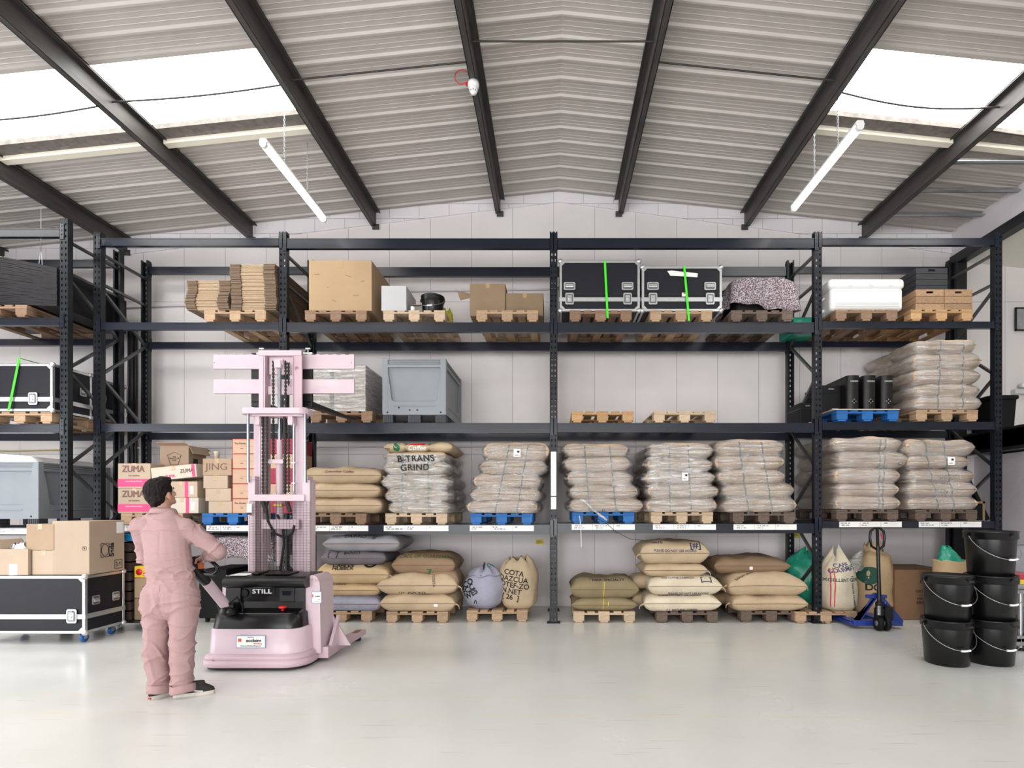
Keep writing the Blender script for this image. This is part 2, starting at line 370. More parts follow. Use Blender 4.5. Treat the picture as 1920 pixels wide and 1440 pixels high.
for s0, s1 in ((SKY0, SKY1),)+BACKSKY:
    for xa, xb in ((XL, SXL), (SXR, XR)):
        mb = MB(); vs = []
        yy = [s0+(s1-s0)*i/24 for i in range(25)]
        for x in (xa, xb): vs += [(x, y, roofz(x)+.03+.006*math.cos(i*PI/2)) for i, y in enumerate(yy)]
        mb.add(vs, [(i, i+1, 26+i, 25+i) for i in range(24)])
        w = struct('window_%d' % k, mb, m_light)
        k += 1
m_cream = mat('cream_trim', (236, 230, 214), .6)
m_conc = mat('dark_packing_strip', (112, 106, 102), .9, var=.25, vs=14)
PX = [-8.28, -6.43, -4.54, -2.68, -.806, .983, 2.88, 4.65]     # purlins, running front to back
bounds = [-9.2]+PX[:4]
k = 3
for xa, xb in [(-9.2, -8.31), (-8.25, -6.46), (-6.40, -4.57), (-4.51, -2.72), (2.92, 4.62), (4.68, 5.99)]:
    # lip round the rooflight in each bay: dark packing strip and cream flashing at the far edge, thin frame at the near edge
    for (y0, y1, d0, d1, mm) in ((SKY1-.02, SKY1+.15, -.035, .02, m_conc), (SKY1+.15, SKY1+.24, -.085, .02, m_cream), (SKY0-.05, SKY0+.0, -.03, .02, m_sheet)):
        mb = MB(); mb.prism([(xa, roofz(xa)+d0), (xb, roofz(xb)+d0), (xb, roofz(xb)+d1), (xa, roofz(xa)+d1)], y0, y1, 'xz')
        struct('trim_%d' % k, mb, mm); k += 1
# Z purlins
for i, x in enumerate(PX):
    s = -1 if x < RX else 1; zt = roofz(x)-.026; zb = zt-.215; mb = MB(); t_ = .012
    mb.box(x-t_/2, x+t_/2, FRONT_Y+.2, YW, zb, zt)
    mb.box(min(x, x+s*.068), max(x, x+s*.068), FRONT_Y+.2, YW, zb, zb+.01); mb.box(min(x+s*.06, x+s*.068), max(x+s*.06, x+s*.068), FRONT_Y+.2, YW, zb, zb+.02)
    mb.box(min(x, x-s*.068), max(x, x-s*.068), FRONT_Y+.2, YW, zt-.01, zt); mb.box(min(x-s*.06, x-s*.068), max(x-s*.06, x-s*.068), FRONT_Y+.2, YW, zt-.022, zt)
    struct('beam_roof' if i == 0 else 'beam_roof.%03d' % i, mb, m_purlin)
    # folded steel cleat on the wall end
    mb = MB(); mb.box(x-.05, x+.05, YW-.03, YW-.022, zb-.05, zb+.03); struct('beam_roof_bracket.%03d' % i, mb, m_purlin)
# sag rods between purlins
m_rod = mat('tie_rod_steel', (60, 58, 56), .5, .4)
rods = [(-2.68, -.806, 5.66, 0), (-.806, .983, 5.42, 0), (.983, 2.88, 5.66, 0), (-4.54, -2.68, 5.70, .03), (-6.43, -4.54, 5.72, .05), (2.88, 4.65, 5.78, .09), (4.65, 6.0, 6.1, .03)]
for i, (xa, xb, y, sag) in enumerate(rods):
    mb = MB(); P = [(xa+(xb-xa)*q/12, y, (roofz(xa)*(1-q/12)+roofz(xb)*q/12)-.12-sag*math.sin(PI*q/12)) for q in range(13)]
    mb.tube(P, .0095, 6); o = obj('tie_rod', mb, m_rod)
    tag(o, ['black tie rod left of the ceiling sensor between two roof beams', 'black tie rod in the ridge bay right of the ceiling sensor', 'black tie rod in the bay left of the right tube lamp', 'thin tie rod across the left rooflight nearest the tube lamp',
        'thin tie rod across the outermost left rooflight', 'sagging thin tie rod across the right rooflight above the right tube lamp', 'thin tie rod in the roof bay by the right side wall'][i], 'rod', 'tie rods under the roof')
# galvanised eaves struts through the right side wall
for i, (px, py, px1, py1) in enumerate(((1670, 403, 1840, 425), (1730, 357, 1905, 380), (1790, 303, 1925, 322))):
    z = roofz(4.75)-.20; Y = F*(z-CH)/(HY-py); mb = MB(); x0 = 4.66; x1 = WX(px1, Y)
    x1 = max(x1, 6.15)
    mb.box(x0, x1, Y-.03, Y+.03, z-.012, z); mb.box(x0, x1, Y+.02, Y+.03, z-.012, z+.05)
    o = obj('eaves_strut', mb, m_galv); tag(o, 'galvanised strut at the right eaves, %s' % ('nearest the back wall', 'the middle one of three', 'furthest from the back wall')[i], 'strut', 'galvanised eaves struts')

# ------------------------------------------------------------------ services on the back wall
m_pipe = mat('painted_conduit', (206, 202, 206), .55)
def pipe(name, pts, r, m, label, cat, group=None):
    mb = MB(); mb.tube(pts, r, 8); o = obj(name, mb, m); tag(o, label, cat, group); return o
yw = YW-.03
pipe('conduit_pipe', [(WX(700, yw), yw, WZ(547, yw)), (WX(880, yw), yw, WZ(545, yw)), (WX(1100, yw), yw, WZ(541, yw)), (WX(1180, yw), yw, WZ(545, yw))], .012, m_pipe, 'white painted conduit crossing the wall behind the top shelf', 'pipe')
pipe('conduit_pipe', [(WX(-60, yw), yw, WZ(585, yw)), (WX(360, yw), yw, WZ(572, yw))], .014, m_pipe, 'white painted conduit high on the wall behind the left end rack', 'pipe')
pipe('conduit_pipe', [(WX(140, yw), yw, WZ(840, yw)), (WX(1480, yw), yw, WZ(836, yw))], .012, m_pipe, 'white conduit along the wall behind the wrapped sacks', 'pipe')
o = pipe('cable_conduit', [(WX(-80, yw), yw, WZ(845, yw)), (WX(20, yw), yw, WZ(846, yw)), (WX(118, yw), yw, WZ(844, yw))], .011, mat('brass_cable', (170, 150, 90), .5), 'brown cable clipped along the wall at the far left', 'cable')
for i, px in enumerate((243, 250, 256)):
    pipe('vertical_pipe', [(WX(px, yw), yw-.01, WZ(620, yw)), (WX(px, yw), yw-.01, WZ(1000, yw))], .02, m_blksteel, 'black vertical pipe on the wall by the left rack, %s' % ('leftmost of three', 'middle of three', 'rightmost of three')[i], 'pipe', 'black pipes by the left rack')
for px, py, s in ((1012, 1016, 'beside the middle post'), (1491, 1004, 'beside the right post'), (436, 1011, 'behind the truck')):
    mb = MB(); mb.box(-.06, .06, -.004, 0, -.035, .035); o = thing('warning_sticker', 'small yellow sign on the wall under the shelf %s' % s, 'sign', (WX(px, YW-.01), YW-.01, WZ(py, YW)), group='small yellow wall signs')
    obj('backing', mb, m_yellow, o)
    mb = MB(); mb.box(-.05, .02, -.006, -.004, .012, .018); mb.box(-.05, .04, -.006, -.004, -.004, .002); mb.box(-.05, .0, -.006, -.004, -.02, -.014); obj('print_line', mb, m_ink, o)
# white board in a black frame, twin emergency lamp on the upper right wall
o = thing('framed_board', 'black framed grey board on the upper right wall', 'picture', (WX(1925, YW-.02), YW-.03, WZ(600, YW)))
mb = MB(); 
for a in ((-.19, .19, .155, .175), (-.19, .19, -.175, -.155), (-.19, -.17, -.175, .175), (.17, .19, -.175, .175)): mb.box(a[0], a[1], -.02, .0, a[2], a[3])
obj('frame', mb, m_blksteel, o); mb = MB(); mb.box(-.175, .175, -.006, 0, -.16, .16); obj('board', mb, mat('grey_print', (150, 152, 158), .4, var=.2, vs=9), o)
o = thing('emergency_lamp', 'grey twin headed emergency lamp on the upper right wall', 'lamp', (WX(1922, YW-.02), YW-.02, WZ(734, YW)))
mb = MB(); mb.box(-.21, .21, -.08, 0, -.055, .02); obj('housing', mb, mat('grey_casing', (196, 200, 198), .45), o, bevel=.012)
for s in (-1, 1):
    mb = MB(); mb.box(-.055+s*.075, .055+s*.075, -.09, -.02, .035, .105); h = obj('lamp_head', mb, MATS['grey_casing'], o, bevel=.02)
    mb = MB(); mb.lathe([(.001, -.094), (.036, -.094), (.038, -.088)], (s*.075, 0, .07), 14, axis='y'); obj('lens', mb, m_pvcwhite, h)

# ------------------------------------------------------------------ tube lamps on chains
m_tube = mat('lit_tube', (255, 255, 255), .4, emit=(255, 250, 252), estr=TUBE)
for nm, xa, xb, y0, chx in (('left', -2.97, -2.94, 5.64, (6.09, 6.66)), ('right', 2.99, 2.96, 5.38, (5.81, 6.33))):
    zt = 5.19; y1 = y0+1.5; xm = (xa+xb)/2
    o = thing('tube_lamp', 'lit tube lamp hanging on chains, %s of the ridge' % nm, 'lamp', (xm, (y0+y1)/2, zt), group='hanging tube lamps')
    mb = MB(); mb.prism([(-.045, .02), (.045, .02), (.03, .06), (-.03, .06)], -.75, .75, 'xz'); obj('housing', mb, m_pvcwhite, o)
    mb = MB(); mb.tube([(0, -.72, 0), (0, .72, 0)], .034, 14); obj('diffuser_tube', mb, m_tube, o)
    for s in (-1, 1): mb = MB(); mb.tube([(0, s*.72, 0), (0, s*.755, 0)], .036, 14); obj('end_cap', mb, m_pvcwhite, o)
    for cy in chx:
        mb = MB(); z = zt+.06; top = roofz(xm)-.075; i = 0
        while z < top:
            rot = (i % 2)*PI/2; P = [(xm+.008*math.cos(a)*math.cos(rot), cy+.008*math.cos(a)*math.sin(rot), z+.018+.018*math.sin(a)) for a in [q*2*PI/8 for q in range(9)]]
            mb.tube(P, .0028, 4, cap=False); z += .03; i += 1
        obj('chain', mb, m_galv, o, world=True)
# ceiling sensor with red cable
o = thing('ceiling_sensor', 'white round sensor with a red cable loop under a roof beam', 'sensor', (-.835, 5.78, roofz(-.8)-.245))
mb = MB(); mb.lathe([(0, .0), (.055, 0), (.06, -.03), (.052, -.06), (.048, -.062)], n=20); obj('base', mb, m_pvcwhite, o)
mb = MB(); mb.lathe([(.046, -.06), (.044, -.09), (.03, -.118), (.0, -.128)], n=20); obj('sensor_head', mb, m_pvcwhite, o)
mb = MB(); [mb.cb((.03*math.cos(a), -.032*abs(math.sin(a))-.008, -.098), (.006, .012, .016)) for a in (.6, 1.5, 2.4)]; obj('slot', mb, m_ink, o)
mb = MB(); mb.tube([(-.05, 0, -.02)]+[(-.12+.075*math.cos(a), 0, .055+.075*math.sin(a)) for a in [-.9-q*.42 for q in range(12)]], .005, 6); obj('red_cable', mb, m_red, o)
mb = MB(); mb.cb((-.065, 0, -.018), (.03, .03, .026)); obj('gland', mb, m_red, o)
# ================================================================== pallet racks
YF = 7.17; YB = 8.07         # front and back faces of the main rack
def upright(h, w=.10, d=.075):
    """perforated C section, face towards -y"""
    mb = MB(); t_ = .003; xs = [-w/2, -.031, -.016, .016, .031, w/2]; pitch = .075; n = int(h/pitch)
    for i in range(len(xs)-1):
        hole = i in (1, 3)
        if not hole: mb.add([(xs[i], 0, 0), (xs[i+1], 0, 0), (xs[i+1], 0, h), (xs[i], 0, h)], [(0, 1, 2, 3)])
        else:
            for k in range(n+1):
                z0 = k*pitch+(.016 if k else 0); z0 = k*pitch-.0 ; a = k*pitch+.016 if k else 0
                za = (k-1)*pitch+.052+.0 if k else 0; zb = min(k*pitch+.022, h)
                mb.add([(xs[i], 0, za), (xs[i+1], 0, za), (xs[i+1], 0, zb), (xs[i], 0, zb)], [(0, 1, 2, 3)])
            mb.add([(xs[i], 0, n*pitch+.052), (xs[i+1], 0, n*pitch+.052), (xs[i+1], 0, max(h, n*pitch+.053)), (xs[i], 0, max(h, n*pitch+.053))], [(0, 1, 2, 3)])
    for s in (-1, 1):
        mb.box(min(s*w/2, s*(w/2-t_)), max(s*w/2, s*(w/2-t_)), 0, d, 0, h)
        mb.box(min(s*w/2, s*(w/2-.022)), max(s*w/2, s*(w/2-.022)), d-t_, d, 0, h)
    return mb
def beam_mb(L, h, mirror=False):
    mb = MB(); d = .05
    mb.box(0, L, 0, d, -h, 0); mb.box(0, L, -.004, 0, -.012, 0); mb.box(0, L, -.006, 0, -h, -h+.014)
    for xa, xb in ((-.055, .0), (L, L+.055)):                          # hook-on end connectors over the post face
        mb.box(xa, xb, -.008, -.003, -h-.03, .06); mb.box(min(xa, xb)+(.05 if xa < 0 else 0), max(xa, xb)-(0 if xa < 0 else .05), -.008, d, -h-.03, .06)
        for q in range(3): mb.cb(((xa+xb)/2, -.010, .03-q*.05), (.012, .006, .02))
    return mb
ZIG = [4.36, 3.82, 3.21, 2.61, 2.0, 1.4, .8, .2]
def rack(name, label, cat, posts, yf, yb, bays, h=5.06, hs=None):
    o = thing(name, label, cat, ((posts[0]+posts[-1])/2, (yf+yb)/2, 0))
    cx, cy = o.location.x, o.location.y
    me = None
    for i, x in enumerate(posts):
        mb = upright(h)
        for yy, rz in ((yf, 0), (yb, PI)):
            if me is None: me = mb.mesh('upright', m_steel)
            p = link('upright', me, o); p.location = (x-cx, yy-cy, 0); p.rotation_euler = (0, 0, rz)
            s = 1 if rz == 0 else -1
            mb2 = MB(); mb2.box(-.085, .085, -.04, .10, 0, .008); mb2.box(-.054, -.05, -.0, .08, 0, .10); mb2.box(.05, .054, 0, .08, 0, .10)
            for q in (-.068, .068): mb2.tube([(q, -.015, 0), (q, -.015, .03)], .008, 6)
            f = obj('foot_plate', mb2, m_steel, p)
        for zz in (4.80, 4.41):
            mb = MB(); mb.bar((x-cx, yf+.04-cy, zz), (x-cx, yb-.04-cy, zz), .032, .032); obj('brace', mb, m_brace, o)
        for q in range(len(ZIG)-1):
            ya, yb2 = (yf+.04, yb-.04) if q % 2 == 0 else (yb-.04, yf+.04)
            mb = MB(); mb.bar((x-cx, ya-cy, ZIG[q]), (x-cx, yb2-cy, ZIG[q+1]), .032, .032); obj('brace', mb, m_brace, o)
    for i, (xa, xb) in enumerate(zip(posts[:-1], posts[1:])):
        for z, hh in bays[i]:
            me = beam_mb(xb-xa-.10, hh).mesh('shelf_beam', m_beam)
            b1 = link('shelf_beam', me, o); b1.location = (xa+.05-cx, yf-cy, z)
            b2 = link('shelf_beam', me, o); b2.location = (xb-.05-cx, yb-cy, z); b2.rotation_euler = (0, 0, PI)
    return o
ZC, ZB, ZA, ZT = 1.265, 2.575, 3.885, 4.975
POSTS = [-5.90, -3.50, 0.0, 3.42, 5.75]
BAYS = [[(1.27, .10), (2.575, .10), (3.885, .095), (ZT, .10)],
        [(1.27, .125), (2.585, .13), (3.885, .125), (ZT-.005, .13)],
        [(1.285, .125), (2.585, .12), (3.885, .13), (ZT, .13)],
        [(1.315, .09), (2.60, .10), (3.895, .085), (ZT, .09)]]
main = rack('pallet_rack', 'long dark steel pallet rack of four bays along the back wall', 'rack', POSTS, YF, YB, BAYS)
LF, LB = 6.84, 7.74
left = rack('pallet_rack', 'dark steel pallet rack cut off by the left edge of the photo', 'rack', [-8.9, -6.04], LF, LB, [[(1.25, .10), (2.52, .10), (3.83, .09), (4.93, .10)]])
# paper location strips on the lowest beams, inventory cards on the middle post
def strip(rk, pa, pb, z, yf, lines):
    cx, cy = rk.location.x, rk.location.y; x0, x1 = WX(pa, yf), WX(pb, yf)
    mb = MB(); mb.box(x0, x1, yf-.0095, yf-.0065, z-.036, z+.036); s = obj('label_strip', mb, m_paper, rk, world=True)
    mb = MB()
    for q in range(1, 3): xx = x0+(x1-x0)*q/3; mb.box(xx-.001, xx+.001, yf-.0102, yf-.0095, z-.036, z+.036)
    for q in range(3):
        bx = x0+(x1-x0)*(q/3)+.015
        for r in range(2):
            x = bx+rnd.random()*.03
            for w_ in range(rnd.randint(2, 4) if q < 2 else (1-r)):
                L = rnd.uniform(.015, .05); mb.box(x, x+L, yf-.0102, yf-.0095, z+.012-r*.026, z+.018-r*.026+rnd.random()*.003); x += L+.012
    if mb.v: obj('handwriting', mb, m_ink, s, world=True)
for pa, pb, b_ in ((196, 262, 0), (388, 467, 0), (582, 691, 1), (720, 841, 1), (881, 1001, 1), (1072, 1190, 2), (1224, 1342, 2), (1375, 1493, 2), (1573, 1690, 3), (1722, 1839, 3)):
    z, h = BAYS[b_][0]; strip(main, pa, pb, z-.045 if b_ < 3 else z-.04, YF, 1)
strip(left, -60, 60, 1.20, LF, 1)
for z0, z1 in ((WZ(930, YF), WZ(847, YF)), (WZ(955, YF), WZ(932, YF))):
    mb = MB(); mb.box(-.034, .034, YF-.004, YF-.0015, z0, z1); obj('inventory_card', mb, m_paper, main, world=True)

# ================================================================== pallets
PZ = .144
def make_pallet(key, m):
    o = thing('pallet', 'pallet', 'pallet', (0, 0, 0)); me = {}
    def p(nm, c, d, k):
        if k not in me:
            mb = MB(); j = rnd.uniform(-.002, .002)
            mb.cb((0, 0, 0), d); me[k] = mb.mesh(nm, m)
        q = link(nm, me[k], o); q.location = c; q.rotation_euler = (0, 0, rnd.uniform(-.004, .004))
        b = q.modifiers.new('bevel', 'BEVEL'); b.width = .003; b.segments = 1
    for i, (x, w) in enumerate(((-.3275, .145), (-.17, .1), (0, .145), (.17, .1), (.3275, .145))): p('deck_board', (x, .6, .133), (w, 1.2, .022), ('d', w))
    for y in (.0725, .6, 1.1275): p('stringer_board', (0, y, .111), (.8, .145, .022), 's')
    for x in (-.3275, 0, .3275):
        for y in (.0725, .6, 1.1275): p('block', (x, y, .061), (.145 if x == 0 else .10 if 0 else .14, .145, .078), 'b')
        p('skid_board', (x, .6, .011), (.1 if x else .1, 1.2, .022), 'k')
    return o
PAL = {k: make_pallet(k, m) for k, m in WD.items()}
used_pal = set()
def pallet(kind, px0, px1, Y, z, label, group, rz=0):
    """front edge between the picture columns px0 and px1 at depth Y"""
    x = (WX(px0, Y)+WX(px1, Y))/2
    if kind in used_pal: o = dup(PAL[kind], (x, Y, z+.003), rz, label, group)
    else: o = PAL[kind]; o.location = (x, Y, z+.003); o.rotation_euler = (0, 0, rz); used_pal.add(kind)
    o['label'] = label; o['group'] = group; return o
YP = 7.14
GA, GB, GC, GF, GL = ('pallets on the top shelf', 'pallets on the middle shelf', 'pallets on the lowest shelf', 'pallets on the floor under the rack', 'pallets in the left end rack')
zA = 3.885; zA4 = 3.895
pallet('natural', 376, 505, YP, zA, 'wooden pallet under the flat cardboard bundles', GA)
pallet('brown', 569, 690, YP, zA, 'brown pallet under the large square carton', GA)
pallet('pale', 717, 836, YP, zA, 'pale pallet carrying the grey box and black bucket', GA)
pallet('natural', 891, 1011, YP, zA, 'pallet in front of the two brown open cartons', GA)
pallet('brown', 1067, 1186, YP, zA, 'pallet under the flight case next to the middle post', GA)
pallet('natural', 1217, 1338, YP, zA, 'pallet under the flight case with the white tape', GA)
pallet('dark', 1366, 1492, YP, zA, 'dark pallet under the mottled moving blanket', GA)
pallet('brown', 1563, 1687, YP, zA4, 'pallet under the white cool box', GA)
pallet('orange', 1705, 1827, YP, zA4, 'pallet under the slatted wooden crates', GA)
zB = 2.575
pallet('brown', 580, 700, YP, zB+.01, 'pallet under the film wrapped white cartons', GB)
pallet('orange', 1071, 1189, YP, zB+.01, 'empty pallet next to the middle post', GB)
pallet('pale', 1225, 1343, YP, zB+.01, 'empty pallet in the middle of its shelf, the right one of two', GB)
pallet('blue', 1566, 1688, YP, 2.60, 'blue pallet under the black printed cases', GB)
pallet('natural', 1714, 1838, YP, 2.60, 'pallet under the tallest wrapped sack stack', GB)
pallet('natural', 224, 345, YP, 1.27, 'pallet under the pink banded cartons', GC)
pallet('blue', 376, 497, YP, 1.27, 'blue pallet under the small cartons behind the truck mast', GC)
pallet('brown', 568, 690, YP, 1.27, 'pallet under the loose jute sacks', GC)
pallet('pale', 720, 841, YP, 1.27, 'pallet under the wrapped stack with handwriting', GC)
pallet('blue', 880, 1001, YP, 1.27, 'blue pallet under the leaning wrapped stack', GC)
pallet('blue', 1071, 1191, YP, 1.285, 'blue pallet under the torn wrapped stack by the middle post', GC)
pallet('pale', 1220, 1338, YP, 1.285, 'pale pallet under the middle wrapped stack', GC)
pallet('dark', 1372, 1493, YP, 1.285, 'dark pallet under the wrapped stack left of the right post', GC)
pallet('dark', 1565, 1688, YP, 1.315, 'dark pallet under the first wrapped stack of the end bay', GC)
pallet('dark', 1713, 1836, YP, 1.315, 'dark pallet under the last wrapped stack of the end bay', GC)
YG = 7.17
pallet('natural', 582, 698, YG+.05, 0, 'pallet behind the truck under the grey and tan sacks', GF)
pallet('natural', 721, 843, YG, 0, 'pallet under the three large jute sacks', GF)
pallet('natural', 872, 992, YG+.08, 0, 'pallet under the two open topped bags', GF)
pallet('pale', 1073, 1193, YG, 0, 'pale new pallet under the two olive sacks', GF)
pallet('dark', 1230, 1348, YG+.0, 0, 'dark pallet under the tall pile of five cream sacks', GF)
pallet('dark', 1386, 1508, YG+.03, 0, 'dark pallet under the brown sacks', GF)
pallet('natural', 1510, 1589, YG-.02, 0, 'pallet behind the blue pallet jack', GF)
pallet('natural', -22, 95, LF-.04, 2.52, 'pallet under the flight cases of the left rack', GL)
pallet('brown', -70, 48, LF-.04, 3.83, 'pallet under the black sheeting of the left rack', GL)
for k, p_ in PAL.items():
    if k not in used_pal:
        for q in kids(p_): bpy.data.objects.remove(q)
        bpy.data.objects.remove(p_)
# ================================================================== sacks
def jute(name, col, var=.1, robj=.06):
    m = mat(name, col, .85, var=var, vs=5, bump=.35, bs=170, bstr=(1, 1, 1.6), robj=robj, det=6, spec=.2)
    return m
J = {'tan': jute('jute_tan', (190, 168, 140)), 'wrap': jute('jute_wrapped', (208, 182, 156), .08, .07), 'cream': jute('jute_cream', (212, 200, 178)), 'olive': jute('jute_olive', (140, 126, 98)),
     'brown': jute('jute_brown', (146, 122, 98)), 'dkbrown': jute('jute_dark_brown', (120, 98, 76)), 'grey': jute('woven_grey', (150, 150, 154)), 'dkgrey': jute('woven_dark_grey', (112, 108, 114)),
     'lilac': jute('woven_lilac_grey', (160, 160, 176)), 'buff': jute('jute_buff', (190, 170, 142)), 'golden': jute('jute_golden', (196, 170, 134))}
m_seam = mat('seam_thread', (120, 92, 64), .8)
def sack_me(L, Wd, T, seed, pu=6, pv=4.6, ears=.07, noise_a=.016, sag=0., droop=0., nu=36, nv=22, flat=.42):
    """pillow of a filled sack: length L across (x), width Wd deep (y), base at z 0"""
    vs = []; idx = {}
    def P(u, v, s):
        tt = max(0, 1-abs(u)**pu)**.5*max(0, 1-abs(v)**pv)**.5
        ex = 1+ears*(abs(v)**3)-ears*.6; ey = 1+ears*.7*(abs(u)**3)-ears*.4
        x = L/2*u*ex; y = Wd/2*v*ey
        edge = (abs(u)**8+abs(v)**8)
        n = nz3(x*4, y*4, s, seed)*noise_a*1.6+nz3(x*11, y*11, s*2, seed)*noise_a*.7
        # gathered wrinkles running in from the sewn ends
        n += math.sin(v*17+seed+nz3(x*3, y*3, 0, seed)*3)*noise_a*.55*abs(u)**3*tt
        z = s*T*.5*tt
        if s < 0: z = max(z, -T*flat)
        if s > 0: z *= 1-.10*u*u-.10*v*v
        z = z+n*tt*(1 if s > 0 else .3)
        z += -droop*abs(u)**2.5+sag*nz3(x*1.2, y*1.2, 3, seed)
        return (x+nz3(y*3, z, 1, seed)*.012, y+nz3(x*3, z, 2, seed)*.012, z+T*flat)
    us = [-math.cos(PI*i/nu) for i in range(nu+1)]; us = [.8*a+.2*(-1+2*i/nu) for i, a in enumerate(us)]
    vv = [-math.cos(PI*i/nv) for i in range(nv+1)]
    fs = []
    for s in (1, -1):
        for i, u in enumerate(us):
            for j, v in enumerate(vv):
                b = i in (0, nu) or j in (0, nv); k = (i, j) if b else (i, j, s)
                if k not in idx: idx[k] = len(vs); vs.append(P(u, v, s if not b else 0))
        for i in range(nu):
            for j in range(nv):
                q = []
                for a, c in ((i, j), (i+1, j), (i+1, j+1), (i, j+1)):
                    b = a in (0, nu) or c in (0, nv); q.append(idx[(a, c) if b else (a, c, s)])
                fs.append(tuple(q if s > 0 else q[::-1]))
    mb = MB(); mb.add(vs, fs, 0, True); return mb, us, vv, P
def sack(kind, cx, yf, z0, L, T, seed, label, group, Wd=.62, rz=0., ry=0., seam=True, name='coffee_sack', **k):
    """cx centre x, yf front edge, z0 underside"""
    mb, us, vv, P = sack_me(L, Wd, T, seed, **k)
    me = mb.mesh(name, J[kind]); o = link(name, me); o.location = (cx, yf+Wd/2, z0); o.rotation_euler = (0, ry, rz); tag(o, label, 'sack', group)
    if seam:
        mb = MB(); pts = []
        for u in us[1:-1]:
            p = P(u, -1, 0); pts.append((p[0], p[1]-.002, p[2]))
        mb.tube(pts, .0035, 5); obj('seam', mb, m_seam, o)
    return o
def film_mat(name, base=.10, streak=1.):
    m = bpy.data.materials.new(name); m.use_nodes = True; t = NT(m); t.n.clear()
    out = t.a('ShaderNodeOutputMaterial'); tr = t.a('ShaderNodeBsdfTransparent'); tr.inputs[0].default_value = (.97, .97, .97, 1)
    gl = t.a('ShaderNodeBsdfGlossy', i_Roughness=.07); gl.inputs[0].default_value = (1, 1, 1, 1)
    df = t.a('ShaderNodeBsdfDiffuse'); df.inputs[0].default_value = (.88, .88, .9, 1)
    tc = t.a('ShaderNodeTexCoord'); mp = t.a('ShaderNodeMapping'); mp.inputs['Scale'].default_value = (2, 2, 14); mp.inputs['Rotation'].default_value = (.0, .12, 0); t.k(tc.outputs['Object'], mp.inputs[0])
    nz = t.a('ShaderNodeTexNoise', i_Scale=2.2, i_Detail=5., i_Roughness=.65, i_Distortion=.5); t.k(mp.outputs[0], nz.inputs['Vector'])
    bp = t.a('ShaderNodeBump', i_Strength=1., i_Distance=.05); t.k(nz.outputs['Fac'], bp.inputs['Height']); t.k(bp.outputs[0], gl.inputs['Normal'])
    rp = t.a('ShaderNodeMapRange', i_1=.45, i_2=.75, i_3=.03, i_4=.45*streak); t.k(nz.outputs['Fac'], rp.inputs[0])  # white streaks mixed in as diffuse colour stand in for the film's highlights
    a1 = t.a('ShaderNodeMixShader'); t.k(rp.outputs[0], a1.inputs[0]); t.k(tr.outputs[0], a1.inputs[1]); t.k(df.outputs[0], a1.inputs[2])
    lw = t.a('ShaderNodeLayerWeight', i_Blend=.3); t.k(bp.outputs[0], lw.inputs['Normal'])
    ml = t.a('ShaderNodeMapRange', i_3=base, i_4=.6); t.k(lw.outputs['Fresnel'], ml.inputs[0])
    a2 = t.a('ShaderNodeMixShader'); t.k(ml.outputs[0], a2.inputs[0]); t.k(a1.outputs[0], a2.inputs[1]); t.k(gl.outputs[0], a2.inputs[2]); t.k(a2.outputs[0], out.inputs[0])
    MATS[name] = m; return m
m_film = film_mat('stretch_film', .2, 1.1); m_film2 = film_mat('stretch_film_thick', .26, 1.9)
m_strap = mat('woven_band', (86, 112, 112), .5)
def objs_bvh(obs):
    vs = []; fs = []
    for o in obs:
        M = parent_mat(o); b = len(vs); vs += [M @ v.co for v in o.data.vertices]; fs += [tuple(b+i for i in p.vertices) for p in o.data.polygons]
    return BVHTree.FromPolygons(vs, fs)
def wrap_film(T, cx, cy, rx, ry, z0, z1, m, label, seed, off=.008, group='stretch film round the sack stacks', name='stretch_film', nth=72, nz=44):
    R = []
    for i in range(nz+1):
        z = z0+(z1-z0)*i/nz; row = []
        for k in range(nth):
            a = 2*PI*k/nth; d = Vector((math.cos(a), math.sin(a), 0))
            s = 1/max(abs(d.x)/(rx+.3), abs(d.y)/(ry+.3)); p = Vector((cx, cy, z))+d*s
            h, n, _, dist = T.ray_cast(p, -d); row.append((s-dist) if h is not None else .0)
        R.append(row)
    for _ in range(2):                       # the film spans the hollows between the sacks
        R2 = [r[:] for r in R]
        for i in range(nz+1):
            for k in range(nth):
                near = [R[j][k] for j in range(max(0, i-1), min(nz, i+1)+1)]+[R[i][(k+1) % nth], R[i][k-1]]
                R2[i][k] = max(R[i][k], .5*max(near)+.5*sum(near)/len(near))
        R = R2
    mb = MB(); vs = []
    for i in range(nz+1):
        z = z0+(z1-z0)*i/nz
        for k in range(nth):
            a = 2*PI*k/nth; r = R[i][k]+off+abs(nz3(math.cos(a)*3, math.sin(a)*3, z*9, seed))*.012
            vs.append((cx+r*math.cos(a), cy+r*math.sin(a), z))
    # gathered over the top edge
    top = []
    for k in range(nth):
        a = 2*PI*k/nth; r = R[nz][k]*.82; x, y = cx+r*math.cos(a), cy+r*math.sin(a); h = T.ray_cast(Vector((x, y, z1+.5)), Vector((0, 0, -1)))[0]
        top.append((x, y, max(z1, (h.z if h else z1))+.006))
    fs = [(i*nth+k, i*nth+(k+1) % nth, (i+1)*nth+(k+1) % nth, (i+1)*nth+k) for i in range(nz) for k in range(nth)]
    n0 = len(vs); vs += top; fs += [(nz*nth+k, nz*nth+(k+1) % nth, n0+(k+1) % nth, n0+k) for k in range(nth)]
    mb.add(vs, fs, 0, True); o = obj(name, mb, m); tag(o, label, 'film', group); return o
